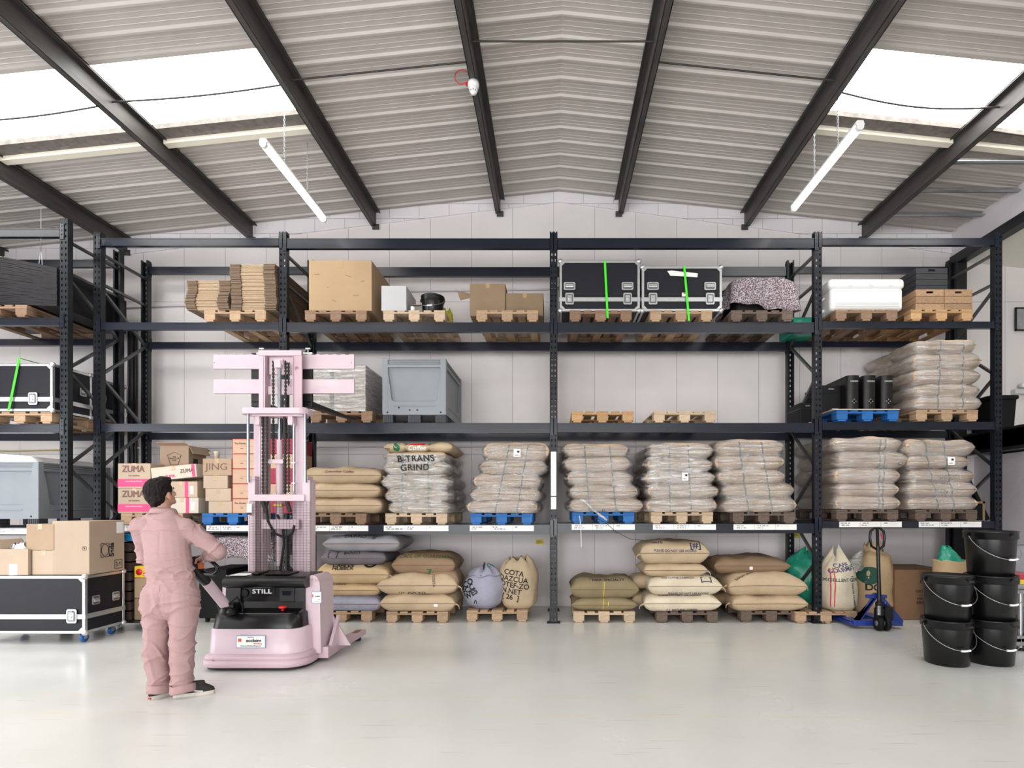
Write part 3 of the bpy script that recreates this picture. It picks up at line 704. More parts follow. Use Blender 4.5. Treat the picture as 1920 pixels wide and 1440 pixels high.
def band(T, pts_x, y_out, z0, z1, label, m=None, w=.018, group='woven bands holding the wrapped stacks', sl=0.):
    """flat band following the front of a stack from top to bottom"""
    mb = MB(); P = []; n = 46
    for i in range(n+1):
        z = z1+(z0-z1)*i/n; x = pts_x[0]+(pts_x[1]-pts_x[0])*i/n
        h = T.ray_cast(Vector((x, y_out, z)), Vector((0, 1, 0)))[0]; P.append(Vector((x, (h.y if h else (P[-1].y if P else y_out+.4)), z)))
    for _ in range(2): P = [P[0]]+[Vector((P[i].x, min(P[i].y, (P[i-1].y+P[i+1].y)/2), P[i].z)) for i in range(1, n)]+[P[-1]]
    vs = []
    for p in P: vs += [(p.x-w/2, p.y-.004, p.z), (p.x+w/2, p.y-.004, p.z), (p.x+w/2, p.y-.0015, p.z), (p.x-w/2, p.y-.0015, p.z)]
    fs = []
    for i in range(n): b = i*4; fs += [(b, b+1, b+5, b+4), (b+1, b+2, b+6, b+5), (b+2, b+3, b+7, b+6), (b+3, b, b+4, b+7)]
    mb.add(vs, fs); o = obj('woven_band', mb, m or m_strap); tag(o, label, 'band', group); return o
ORD = ['bottom', 'second lowest', 'middle', 'second highest', 'top', 'sixth', 'seventh']
ORD6 = ['bottom', 'second lowest', 'third lowest', 'third highest', 'second highest', 'top']
def stack(where, zp, rows, seed, depth=2, kind='wrap', film=m_film, bands=(), film_z=None, frontY=None, Wd=.585):
    """rows: (px left, px right, py underside, py top) from the bottom sack up, read off the front of the stack"""
    Yf = (frontY or (YP-.03)); obs = []; n = len(rows); om = ORD6 if n == 6 else ORD
    z = zp+PZ+.004; fr = []
    for i, (a, b, pb, pt) in enumerate(rows):
        T = (pb-pt)*Yf/F; L = (b-a)*Yf/F; cx = WX((a+b)/2, Yf); z0 = z if i == 0 else max(z, WZ(pb, Yf)-.004)
        z0 = z
        for d in range(depth):
            o = sack(kind, cx+(rnd.uniform(-.02, .02) if d else 0), Yf+d*(Wd+.005)+rnd.uniform(0, .02), z0, L-.01, T*1.02, seed*31+i*7+d, '%s sack of the %s, %s' % (om[i], where, 'front row' if d == 0 else 'back row'), 'sacks in the '+where,
                     Wd=Wd, pu=14, pv=9, ears=.0, noise_a=.014, seam=(d == 0), nu=30, nv=20, flat=.47)
            obs.append(o)
            if d == 0: fr.append(o)
        z += T*.985
    Tb = objs_bvh(obs); xs = [WX(r[0], Yf) for r in rows]+[WX(r[1], Yf) for r in rows]; cx = (min(xs)+max(xs))/2; rx = (max(xs)-min(xs))/2
    ztop = z
    if film:
        z0, z1 = film_z if film_z else (zp+PZ+.01, ztop-.05)
        wrap_film(Tb, cx, Yf+Wd*depth/2, rx, Wd*depth/2, z0, z1, film, 'clear stretch film wound round the '+where, seed)
    for q, (a, b) in enumerate(bands):
        band(Tb, (WX(a, Yf), WX(b, Yf)), Yf-.5, zp+PZ-.02, ztop-.04, 'dark woven band down the %s, %s one' % (where, 'left' if q == 0 else 'right'))
    return fr, obs, Tb, ztop
G1 = 'stack with handwriting'
f1, _, T1, zt1 = stack(G1, 1.27, [(728, 842, 964, 941), (723, 842, 941, 916), (716, 841, 916, 889), (720, 838, 889, 862), (720, 836, 862, 846)], 1, film=m_film2, bands=((755, 752), (801, 804)), kind='buff')
zz = zt1
for i, (a, b) in enumerate(((720, 762), (757, 806), (800, 848))):        # three sacks stand end-on over the wrapped layers
    o = sack('buff', WX((a+b)/2, YP), YP-.02, zz-.01, (b-a)*YP/F, .165, 60+i, 'sack lying end-on over the handwritten stack, %s' % ('with green print', 'with red and white print', 'rightmost of three')[i], 'sacks in the '+G1, Wd=.95, pu=3, pv=5, ears=.02, seam=False, nu=20, nv=24)
    mm = (mat('print_green', (30, 108, 72), .6), mat('print_red', (206, 34, 40), .6), m_ink)[i]
    if i == 0: decal(o, 'S', .17, (.02, .08), mm, bold=.06, cuts=2); decal(o, 'CO\nEA', .04, (-.10, .02), m_ink, bold=.01)
    if i == 1:
        mb = MB(); mb.box(-.13, .13, -.0, 0.0001, 0, .0001); me = bpy.data.meshes.new('printed_patch'); bm = bmesh.new(); bmesh.ops.create_grid(bm, x_segments=14, y_segments=5, size=.5); bm.to_mesh(me); bm.free(); me.transform(Matrix.Diagonal((.2, .055, 1, 1))); me.materials.append(mm)
        decal(o, '', .1, (0, .12), mm, me=me, name='printed_patch'); decal(o, 'Coffee', .085, (0, .055), m_paper, bold=.015, shear=.4)
# handwriting in marker on the film
fo = [o for o in bpy.data.objects if o.name.startswith('stretch_film')][0]
for s_, x_, z_ in (('B-TRANS', 779, 860), ('GRIND', 778, 877)): decal(fo, s_, .11, (WX(x_, YP-.05), WZ(z_, YP-.05)), m_ink, bold=.006, space=1.1, rot=.03, name='marker_writing', off=.012, heavy=.012)
G2 = 'leaning stack on the second blue pallet'
f2, _, T2, _ = stack('leaning wrapped stack', 1.27, [(875, 1008, 961, 937), (882, 1013, 937, 912), (887, 1014, 912, 885), (900, 1024, 885, 858), (906, 1030, 858, 824)], 2, bands=((955, 927), (990, 968)))
G3 = 'torn wrapped stack'
f3, _, T3, _ = stack(G3, 1.285, [(1068, 1206, 960, 933), (1068, 1196, 933, 907), (1064, 1184, 907, 880), (1059, 1182, 880, 852), (1058, 1178, 852, 827)], 3, bands=((1096, 1106), (1143, 1156)))
G4 = 'wrapped stack beside the torn one'
f4, _, T4, _ = stack(G4, 1.285, [(1213, 1346, 963, 935), (1214, 1347, 935, 908), (1211, 1342, 908, 884), (1214, 1337, 884, 858), (1220, 1338, 858, 828)], 4, bands=((1256, 1257), (1291, 1297)), film=m_film2)
G5 = 'stack left of the right post'
f5, _, T5, _ = stack(G5, 1.285, [(1356, 1494, 961, 932), (1356, 1490, 932, 905), (1348, 1473, 905, 878), (1341, 1472, 878, 851), (1343, 1470, 851, 821)], 5, bands=((1386, 1405), (1428, 1450)))
G6 = 'left stack of the end bay'
f6, _, T6, _ = stack(G6, 1.315, [(1568, 1690, 962, 935), (1572, 1688, 935, 910), (1566, 1690, 910, 881), (1572, 1703, 881, 848), (1562, 1692, 848, 821)], 6, bands=((1652, 1648), (1662, 1655)))
G7 = 'right stack of the end bay'
f7, _, T7, _ = stack(G7, 1.315, [(1704, 1836, 962, 936), (1704, 1832, 936, 909), (1706, 1830, 909, 882), (1702, 1820, 882, 857), (1698, 1830, 857, 826)], 7, bands=((1735, 1762), (1770, 1792)))
G8 = 'tall stack on the middle shelf'
f8, _, T8, _ = stack(G8, 2.60, [(1716, 1842, 775, 749), (1716, 1840, 749, 724), (1714, 1839, 724, 695), (1716, 1845, 695, 664), (1718, 1833, 664, 638)], 8, bands=((1766, 1760), (1809, 1807)))
for o, s_, sz, at, tl in ((f6[3], 'CUIMOQI', .045, (.10, .02), .0), (f6[3], 'C)', .07, (.36, .05), 0), (f7[2], 'MASCARI', .05, (.07, .05), 0), (f7[1], 'EW-24', .06, (-.02, .05), 0), (f3[0], 'MARCUS', .055, (.05, .02), 0)):
    decal(o, s_, sz, at, m_ink, tilt=tl, bold=.012)
# paper tickets on the film
for (px, py, T_, w_) in ((970, 850, T2, .09), (1283, 894, T4, .08), (1778, 865, T7, .09)):
    h = T_.ray_cast(Vector((WX(px, YP), 6, WZ(py, YP))), Vector((0, 1, 0)))[0]
    o = thing('paper_ticket', 'white paper ticket on the %s' % {970: 'leaning wrapped stack left of the middle post', 1283: G4, 1778: G7}[px], 'ticket', (WX(px, YP), h.y-.032, WZ(py, YP)), group='paper tickets on wrapped stacks')
    mb = MB(); mb.box(-w_/2, w_/2, -.002, 0, -.05, .05); obj('sheet', mb, m_paper, o); mb = MB(); mb.box(.0, .03, -.003, -.002, .005, .03); mb.box(-.03, .02, -.003, -.002, -.03, -.024); obj('print', mb, m_ink, o)
# loose film tail and string hanging from the torn stack
mb = MB(); P = [(WX(x, 7.02), 7.02, WZ(y, 7.02)) for x, y in ((1088, 935), (1100, 943), (1115, 958), (1128, 968), (1138, 975))]; mb.tube(P, [.02, .018, .012, .018, .012], 8, smooth=True)
o = obj('film_tail', mb, m_film2); tag(o, 'twisted tail of clear film hanging off the torn stack', 'film')
mb = MB(); mb.tube([(WX(1084, 7.25), 7.25, WZ(950, 7.15)), (WX(1089, 7.03), 7.03, WZ(985, 7.03)), (WX(1090, 7.03), 7.03, WZ(1025, 7.03))], .004, 6); o = obj('string', mb, m_paper); tag(o, 'white string dangling below the torn stack', 'string')
mb = MB(); mb.tube([(WX(1112, 7.2), 7.2, WZ(966, 7.2))]+[(WX(x, 7.03), 7.03, WZ(y, 7.03)) for x, y in ((1112, 968), (1135, 980), (1155, 997), (1180, 1010), (1210, 1014))], .0035, 6); o = obj('cord', mb, m_ink); tag(o, 'thin black cord trailing under the torn stack towards the cream sacks', 'cord')

# ------------------------------------------------------------------ loose sacks
def knot(o, x, y, z, dx=.05, dz=-.06, m=None):
    mb = MB(); mb.tube([(x, y, z), (x+dx*.5, y-.01, z-.005), (x+dx, y-.015, z+dz*.4), (x+dx*1.1, y-.015, z+dz)], [.016, .010, .006, .004], 6); obj('tied_corner', mb, m or J['buff'], o)
def pile(rows, zp, group, Yf, **kw):
    """rows: (kind, px0, px1, py under, py top, label, extra dict)"""
    z = zp+PZ+.004; out = []
    for i, r in enumerate(rows):
        kind, a, b, pb, pt, lab, ex = r; ex = dict(ex); Y = Yf+ex.pop('dy', 0); kn = ex.pop('knots', ()); dz = ex.pop('dz', 0)
        T = (pb-pt)*Y/F; L = (b-a)*Y/F; z += dz
        o = sack(kind, WX((a+b)/2, Y), Y, z, L, T*1.16, 200+i*11+int(a), lab, group, **{**dict(Wd=.72, pu=7.5, pv=5.5, ears=.05, noise_a=.020), **ex})
        for sx in kn: knot(o, sx*(L/2+.0), -.30, T*.42, dx=.05*sx)
        out.append(o); z += T*(1-ex.get('press', .04)) if not ex.get('press') else T
    return out
g = 'jute sacks behind the mast, lowest shelf'
pl = pile([('tan', 566, 715, 968, 937, 'jute sack behind the mast, bottom of three', {'Wd': .8}), ('tan', 564, 712, 937, 909, 'jute sack behind the mast, middle of three', {'Wd': .8, 'noise_a': .018}),
           ('tan', 562, 714, 909, 879, 'jute sack behind the mast, top of three, faint red print', {'Wd': .8, 'noise_a': .018, 'knots': (1,)})], 1.27, g, YP-.04)
decal(pl[2], 'Colombian Coffee', .05, (-.02, .12), mat('print_maroon', (120, 50, 40), .7), tilt=.5, bold=.01)
g = 'sacks in the first floor pile behind the truck'
pa = pile([('lilac', 590, 712, 1157, 1128, 'lilac grey woven sack at the bottom of the first floor pile', {}), ('golden', 585, 710, 1128, 1104, 'golden jute sack with a printed oval, second lowest of the first floor pile', {}),
           ('golden', 588, 728, 1104, 1066, 'golden jute sack with black capital print, middle of the first floor pile', {'knots': (1,)}), ('dkgrey', 600, 722, 1066, 1040, 'dark grey woven sack, second from top of the first floor pile', {}),
           ('grey', 606, 748, 1040, 1009, 'pale grey woven sack on top of the first floor pile', {})], 0, g, YG-.02)
decal(pa[2], 'REMANZ\nCAFE DE\nHUBBER', .075, (-.12, .24), m_ink, tilt=.75, bold=.02, lines=.7); decal(pa[2], 'O', .2, (.22, .26), m_ink, tilt=.8, bold=.04)
decal(pa[3], 'NORTE\nBAIRRO', .06, (-.02, .17), m_ink, tilt=.5, bold=.02, lines=.8); decal(pa[3], '[   ]', .09, (-.26, .13), m_ink, tilt=.4, bold=.01)
decal(pa[4], 'DAIRRO    []', .075, (-.03, .2), m_ink, tilt=.4, bold=.02); decal(pa[1], 'O 8230', .07, (-.12, .11), m_ink, tilt=.2, bold=.02)
g = 'jute sacks in the second floor pile'
pb_ = pile([('tan', 712, 852, 1152, 1118, 'jute sack at the bottom of the second floor pile, sewn white tag', {'knots': (-1, 1)}), ('tan', 708, 857, 1118, 1082, 'plump jute sack in the middle of the second floor pile, boxed number', {'knots': (1,)}),
            ('brown', 734, 852, 1082, 1043, 'brownish jute sack with green print on top of the second floor pile', {'dy': .12})], 0, g, YG-.06)
decal(pb_[1], '[1]  OO.733', .07, (-.08, .02), m_ink, tilt=-.05, bold=.01); decal(pb_[1], 'COSTA', .05, (.2, .17), m_ink, tilt=.3, rot=-1.4, bold=.01)
decal(pb_[2], 'CAFE DE GUATEMALA', .075, (.05, .24), mat('print_olive_green', (70, 88, 40), .7), tilt=.4, bold=.015); decal(pb_[2], 'Z', .1, (.08, .04), MATS['print_green'], bold=.03)
sack('brown', WX(836, YG+.3), YG+.05, .39, .42, .33, 77, 'brown sack standing up behind the second floor pile', g, Wd=.5, seam=False)
for o in (pb_[0],):
    mb = MB(); mb.cb((.24, -.36, .09), (.05, .006, .03)); obj('sewn_tag', mb, m_paper, o)
g = 'olive sacks on the pale floor pallet'
pd = pile([('olive', 1072, 1193, 1134, 1110, 'olive jute sack under its twin on the pale pallet, yellow line', {}), ('olive', 1070, 1197, 1112, 1075, 'olive jute sack lying on its twin, black capital print, yellow line', {})], 0, g, YG+.0, Wd=.8)
for o, w_ in ((pd[0], .06), (pd[1], .07)):
    T_ = objs_bvh([o]); bb = band(T_, (o.location.x, o.location.x-.01), 6.2, o.location.z+.02, o.location.z+.22, 'yellow', m=m_yellow, w=.008); bb.name = 'yellow_cord'; tag(bb, 'thin yellow cord round the %s olive sack' % ('lower' if w_ == .06 else 'upper'), 'cord', 'yellow cords on the olive sacks')
decal(pd[1], 'TAFA  SPECIALTY', .055, (.05, .24), m_ink, tilt=.6, bold=.02)
g = 'sacks in the tall cream floor pile'
pe = pile([('cream', 1208, 1352, 1150, 1118, 'cream jute sack at the bottom of the tall cream pile', {'knots': (-1,)}), ('cream', 1216, 1354, 1118, 1083, 'cream jute sack with a blue box print, second lowest of the tall cream pile', {'knots': (1,)}),
           ('buff', 1208, 1326, 1082, 1056, 'buff jute sack in the tall cream pile under the top sack', {'knots': (1,), 'dy': .06}), ('buff', 1202, 1330, 1056, 1014, 'buff jute sack with hooks warning on top of the tall cream pile', {'dy': .04, 'knots': (-1,)})], 0, g, YG-.04)
m_blueink = mat('print_navy', (40, 52, 92), .7)
decal(pe[3], 'PLEASE DO NOT USE HOOKS', .042, (.0, .15), m_blueink, tilt=.5, bold=.015); decal(pe[3], 'SAFE', .07, (-.22, .27), m_blueink, tilt=.7, bold=.02); decal(pe[3], '[#]', .12, (.27, .22), m_blueink, tilt=.6, bold=.02)
decal(pe[1], 'PLEASE DO NOT USE HOOKS', .04, (.05, .02), m_blueink, tilt=0, bold=.015); decal(pe[1], '[__]', .09, (.28, .2), m_blueink, tilt=.5, bold=.03); decal(pe[1], 'THE COFFEE COMPANY', .04, (-.08, .22), m_blueink, tilt=.6, bold=.012)
decal(pe[0], 'PLEASE DO NOT USE HOOKS', .042, (-.02, .22), m_blueink, tilt=.6, bold=.015); decal(pe[0], '[_]  NATURAL COFFEE', .04, (0, .02), m_blueink, bold=.015)
for i, (a, b, z_, T_) in enumerate(((1196, 1240, .17, .19), (1194, 1240, .40, .19))):
    sack('buff', WX((a+b)/2, YG+.4), YG+.3, z_, .5, T_, 90+i, 'buff sack stuck out at the back left of the tall cream pile, %s one' % ('lower', 'upper')[i], g, Wd=.5, seam=False)
g = 'brown sacks on the last floor pallet of the third bay'
pf = pile([('tan', 1375, 1515, 1148, 1117, 'light brown jute sack at the bottom of the brown pile', {'knots': (-1, 1), 'Wd': .9}), ('tan', 1368, 1514, 1119, 1078, 'light brown jute sack with stitched flap, middle of the brown pile', {'knots': (-1, 1), 'Wd': .85, 'droop': .02}),
           ('brown', 1340, 1482, 1080, 1050, 'dark brown jute sack with a small tag on top of the brown pile', {'dy': .15})], 0, g, YG-.04)
mb = MB(); mb.cb((-.02, -.365, .075), (.04, .006, .04)); obj('sewn_tag', mb, m_paper, pf[2]); decal(pf[1], 'EXPORT 60 KG', .045, (-.28, .22), m_ink, tilt=.7, rot=.5, bold=.015)
for i, (px, z_) in enumerate(((1352, .17), (1350, .35))):
    sack('brown', WX(px, YG+.5), YG+.35, z_, .55, .18, 95+i, 'brown sack at the back left of the brown pile, %s one' % ('lower', 'upper')[i], g, Wd=.6, seam=False)

# ------------------------------------------------------------------ open topped bags
def bag(kind, cx, cy, z0, prof, seed, label, group=None, crumple=.03, name='open_bag', n=40, sx=1., sy=.8, lean=(0, 0), solid=True, folds=9, cat='bag', m=None):
    """prof: list of (radius, height); cloth bag standing up with its mouth gathered or rolled down"""
    mb = MB(); vs = []; zs = prof[-1][1]; pr = []
    for i in range(len(prof)-1):
        for q in range(3): t_ = q/3; pr.append((prof[i][0]*(1-t_)+prof[i+1][0]*t_, prof[i][1]*(1-t_)+prof[i+1][1]*t_))
    pr.append(prof[-1])
    for i, (r, z) in enumerate(pr):
        w_ = (i/len(pr))
        for k in range(n):
            a = 2*PI*k/n; cs, sn = math.cos(a), math.sin(a); f = 1+nz3(cs*1.3, sn*1.3, z*3, seed)*.16+math.sin(a*folds+seed+z*6)*.05*w_**2+nz3(cs*4, sn*4, z*8, seed)*.05
            zz = z+nz3(cs*2, sn*2, 5, seed)*crumple*4*w_**3
            vs.append((cs*r*f*sx+lean[0]*z, sn*r*f*sy+lean[1]*z, zz))
    fs = [(i*n+k, i*n+(k+1) % n, (i+1)*n+(k+1) % n, (i+1)*n+k) for i in range(len(pr)-1) for k in range(n)]
    vs.append((0, 0, 0)); fs += [(len(vs)-1, (k+1) % n, k) for k in range(n)]
    mb.add(vs, fs, 0, True); me = mb.mesh(name, m or J[kind]); o = link(name, me); o.location = (cx, cy, z0); tag(o, label, cat, group)
    return o
def teal_film(): return mat('teal_plastic_film', (40, 150, 124), .25, var=.2, vs=8, bump=.5, bs=12)
def liner(o, at, r, h, seed, m, name='plastic_liner', lean=(.2, 0)):
    mb = MB(); n = 20; vs = []
    for i in range(9):
        t_ = i/8; z = at[2]+h*t_; rr = r*(1-.75*t_**1.5)
        for k in range(n): a = 2*PI*k/n; f = 1+.35*nz3(math.cos(a)*2.5, math.sin(a)*2.5, t_*3, seed); vs.append((at[0]+math.cos(a)*rr*f+lean[0]*h*t_, at[1]+math.sin(a)*rr*f*.7+lean[1]*h*t_, z+.03*nz3(a, t_*4, 0, seed)))
    mb.add(vs, [(i*n+k, i*n+(k+1) % n, (i+1)*n+(k+1) % n, (i+1)*n+k) for i in range(8) for k in range(n)], 0, True)
    return obj(name, mb, m, o)
zf = PZ+.004
o = bag('lilac', WX(907, YG+.2), YG+.30, zf, [(.14, 0), (.22, .06), (.27, .2), (.27, .32), (.22, .42), (.2, .46), (.23, .44), (.16, .52), (.05, .56)], 3, 'lilac grey woven bag with a gathered top on the fourth floor pallet', 'open bags on one pallet', sx=1.05, sy=.75)
liner(o, (.06, 0, .46), .1, .12, 4, teal_film()); decal(o, 'OCO\nFCC\nWES', .1, (-.2, .26), m_ink, bold=.03, rot=.6, lines=.7); decal(o, '/\\', .12, (-.1, .08), m_ink, bold=.01)
o = bag('buff', WX(972, YG+.2), YG+.32, zf, [(.17, 0), (.22, .05), (.25, .2), (.27, .4), (.25, .52), (.2, .62), (.12, .66), (.16, .6), (.1, .55)], 12, 'tan jute bag with a rolled open top and COTA print beside the lilac bag', 'open bags on one pallet', sx=1.0, sy=.75, crumple=.06)
decal(o, 'COTA\nQAZCUA\nZOTEF-ZO\nN.NET\n[ 26  ]', .095, (-.08, .32), m_ink, rot=-.15, bold=.02, lines=.85); liner(o, (-.16, -.05, .56), .04, .05, 9, teal_film(), lean=(.1, 0))
# bags round the pallet jack
m_prt = J['cream']
o = bag('cream', WX(1580, YG+.1), YG+.22, zf, [(.2, 0), (.25, .05), (.25, .3), (.24, .42), (.22, .52), (.14, .64), (.04, .76)], 21, 'cream printed sack with red stripes leaning left of the pallet jack', 'bags by the pallet jack', sx=1.0, sy=.8, lean=(-.04, 0), crumple=.05)
decal(o, 'EXCELLENT COFFEE', .06, (.0, .40), mat('print_dark_green', (34, 84, 70), .7), bold=.02); decal(o, 'CAFE\nGOURMET', .07, (-.03, .56), mat('print_violet', (70, 60, 110), .7), bold=.02, rot=.15, lines=.8); decal(o, 'FOR PARTIR NUMBER', .045, (.12, .24), m_blueink, rot=-1.45, bold=.015)
for q, cc in enumerate(('print_red_stripe',)):
    for dx in (-.17, -.13): 
        me = bpy.data.meshes.new('stripe'); bm = bmesh.new(); bmesh.ops.create_grid(bm, x_segments=2, y_segments=24, size=.5); bm.to_mesh(me); bm.free(); me.transform(Matrix.Diagonal((.012, .5, 1, 1))); me.materials.append(mat('print_red_stripe', (196, 60, 70), .7)); decal(o, '', .1, (dx, .3), None, me=me, name='printed_stripe')
m_clear = film_mat('clear_printed_film', .3, 1.6)
liner(o, (.14, 0, .50), .15, .26, 6, m_clear, 'clear_plastic_liner', lean=(.6, 0)); decal(o, 'PRODUCE OF', .04, (.12, .6), MATS['print_green'], bold=.02, rot=.4)
o = bag('golden', WX(1642, YG+.35), YG+.42, .004, [(.24, 0), (.27, .06), (.27, .5), (.27, .7), (.24, .83), (.17, .87), (.1, .88), (.13, .93), (.11, .98)], 31, 'tall golden jute sack behind the pallet jack', 'bags by the pallet jack', sx=.95, sy=.8, folds=7)
decal(o, 'DO\nS', .12, (-.1, .36), m_ink, bold=.03); liner(o, (.1, 0, .86), .05, .07, 15, teal_film()); me = bpy.data.meshes.new('b'); bm = bmesh.new(); bmesh.ops.create_circle(bm, cap_ends=True, segments=20, radius=.12); bm.to_mesh(me); bm.free(); me.materials.append(MATS['print_dark_green']); decal(o, '', .1, (-.14, .58), None, me=me, name='printed_disc', cuts=2)
o = bag('golden', WX(1800, 7.0), 7.0, .004, [(.22, 0), (.26, .05), (.27, .3), (.28, .80), (.29, .83), (.2, .80)], 41, 'jute bag with a wheel emblem behind the black buckets', 'bags by the pallet jack', sx=1.15, sy=.7, folds=5, crumple=.02)
decal(o, 'FALCON', .05, (-.18, .66), m_ink, bold=.01); decal(o, 'SPECIALTY', .05, (.24, .66), m_ink, bold=.02); decal(o, 'O', .15, (.02, .665), m_ink, bold=.03, cuts=2); decal(o, '*', .2, (.02, .62), m_ink, bold=.01); liner(o, (-.1, 0, .78), .16, .22, 8, teal_film(), lean=(-.4, 0))
o = bag('golden', WX(1506, YG+.75)+.03, YG+.70, zf, [(.2, 0), (.26, .1), (.3, .35), (.3, .5), (.24, .62), (.1, .72), (.02, .74)], 51, 'green plastic covered sack behind the end bay post', m=teal_film(), name='plastic_bag')
# ================================================================== cartons, cases and other goods
m_card = mat('cardboard', (164, 140, 116), .8, var=.06, vs=3, bump=.08, bs=30, robj=.05)
m_cardl = mat('cardboard_light', (178, 158, 138), .8, var=.05, vs=3, robj=.05)
m_cardd = mat('cardboard_brown', (140, 118, 94), .8, var=.08, vs=4, robj=.06)
m_cardw = mat('cardboard_pale', (196, 186, 172), .75, var=.04, vs=3)
m_tape = mat('packing_tape', (176, 146, 110), .25, coat=.3)
m_pink = mat('print_pink', (226, 62, 118), .55); m_zink = mat('print_brown', (116, 84, 78), .7)
def carton(w, d, h, x, yf, z, label, group=None, m=None, rz=0, tape=True, opened=None, cat='box', name='carton', seam=True):
    """x = centre, yf = front face"""
    m = m or m_card; o = thing(name, label, cat, (x, yf+d/2, z), rz, group)
    mb = MB()
    if opened:
        t_ = .006
        mb.box(-w/2, w/2, -d/2, -d/2+t_, 0, h); mb.box(-w/2, w/2, d/2-t_, d/2, 0, h); mb.box(-w/2, -w/2+t_, -d/2, d/2, 0, h); mb.box(w/2-t_, w/2, -d/2, d/2, 0, h); mb.box(-w/2, w/2, -d/2, d/2, 0, t_)
    else: mb.box(-w/2, w/2, -d/2, d/2, 0, h)
    obj('box_body', mb, m, o, bevel=min(.006, h*.05))
    if opened:
        for side, ang, L in opened:
            mb = MB(); t_ = .005
            if side == 'l': mb.box(-L, 0, -d/2, d/2, -t_/2, t_/2); M = Matrix.Translation((-w/2, 0, h)) @ Matrix.Rotation(ang, 4, 'Y')
            if side == 'r': mb.box(0, L, -d/2, d/2, -t_/2, t_/2); M = Matrix.Translation((w/2, 0, h)) @ Matrix.Rotation(-ang, 4, 'Y')
            if side == 'f': mb.box(-w/2, w/2, -L, 0, -t_/2, t_/2); M = Matrix.Translation((0, -d/2, h)) @ Matrix.Rotation(-ang, 4, 'X')
            if side == 'b': mb.box(-w/2, w/2, 0, L, -t_/2, t_/2); M = Matrix.Translation((0, d/2, h)) @ Matrix.Rotation(ang, 4, 'X')
            mb.v = [tuple(M @ Vector(v)) for v in mb.v]; obj('flap', mb, m, o)
    elif tape:
        mb = MB(); mb.box(-.025, .025, -d/2, d/2, h, h+.0012); mb.box(-.025, .025, -d/2-.0012, -d/2, h-.06, h+.0012); obj('tape', mb, m_tape, o)
    return o
def cpx(pa, pb, pt, pbm, Yf, d, label, **k):
    """carton whose front face fills the given picture rectangle at depth Yf"""
    return carton((pb-pa)*Yf/F, d, (pbm-pt)*Yf/F, WX((pa+pb)/2, Yf), Yf, k.pop('z', WZ(pbm, Yf)), label, **k)
zTop = 3.885+PZ+.004; zTop4 = 3.895+PZ+.004
# ---- top shelf, first bay: flat cardboard blanks in strapped bundles
m_blank = [mat('cardboard_edges_dark', (122, 102, 84), .9), mat('cardboard_edges_light', (180, 156, 128), .9)]
def bundle(px0, px1, z, h, seed, label, bow=0.):
    x0, x1 = WX(px0, YP), WX(px1, YP); w = x1-x0; o = thing('cardboard_bundle', label, 'cardboard', ((x0+x1)/2, YP-.02, z), 0, 'bundles of flat cardboard on the top shelf')
    n = max(6, int(h/.017)); mb = MB(); rr = random.Random(seed)
    for i in range(n):
        za = h*i/n; t_ = h/n*.66; sh = bow*math.sin(PI*i/n)+rr.uniform(-.004, .004)
        for a, b, mi, dy in ((-.5, -.27, 0, 0), (-.27, .24, 1, .018), (.24, .5, 0, -.004)):
            mb.box(w*a+sh, w*b+sh-.001, dy+rr.uniform(0, .012), 1.12, za+.001*rr.random(), za+t_, mi)
    obj('cardboard_sheets', mb, m_blank, o)
    return o
z = zTop; 
for i, (h, bow) in enumerate(((.20, -.025), (.185, .012))): bundle(351, 432, z, h, i, 'bundle of flat cardboard in the lower left pile on the top shelf, %s' % ('bottom one' if i == 0 else 'upper one'), bow); z += h
z = zTop
for i, (h, bow) in enumerate(((.205, .015), (.19, .006), (.20, -.01))): bundle(433, 518, z, h, 5+i, 'bundle of flat cardboard in the taller pile behind the rack post, %s' % ('bottom one', 'middle one', 'top one')[i], bow); z += h
# ---- second bay
o = cpx(579, 697, 486, 580.5, YP+.02, .98, 'large square cardboard carton on the top shelf', m=mat('cardboard_tan', (168, 142, 110), .8, var=.05, vs=3, bump=.1, bs=20), z=zTop, tape=False)
mb = MB(); mb.box(-.035, .035, -.49-.002, -.49, .55, .648); obj('tape', mb, m_tape, o)
mb = MB()
for x, z, w in ((-.3, .47, .07), (.29, .38, .05), (.1, .45, .08), (-.08, .13, .06), (.2, .2, .07), (-.16, .3, .02)): mb.cb((x, -.491, z), (w, .002, .006), ry=rnd.uniform(-.4, .4))
obj('scuff_mark', mb, mat('scuff', (120, 96, 76), .8), o)
cpx(715, 762, 533, 580, YP+.02, .5, 'pale grey box next to the large carton', m=mat('grey_card', (186, 186, 188), .7), z=zTop, name='storage_box', tape=False)
cpx(766, 800, 553, 580, YP+.35, .3, 'open white box behind the black bucket', m=m_cardw, z=zTop, opened=(('l', .6, .1), ('f', -.3, .08)))
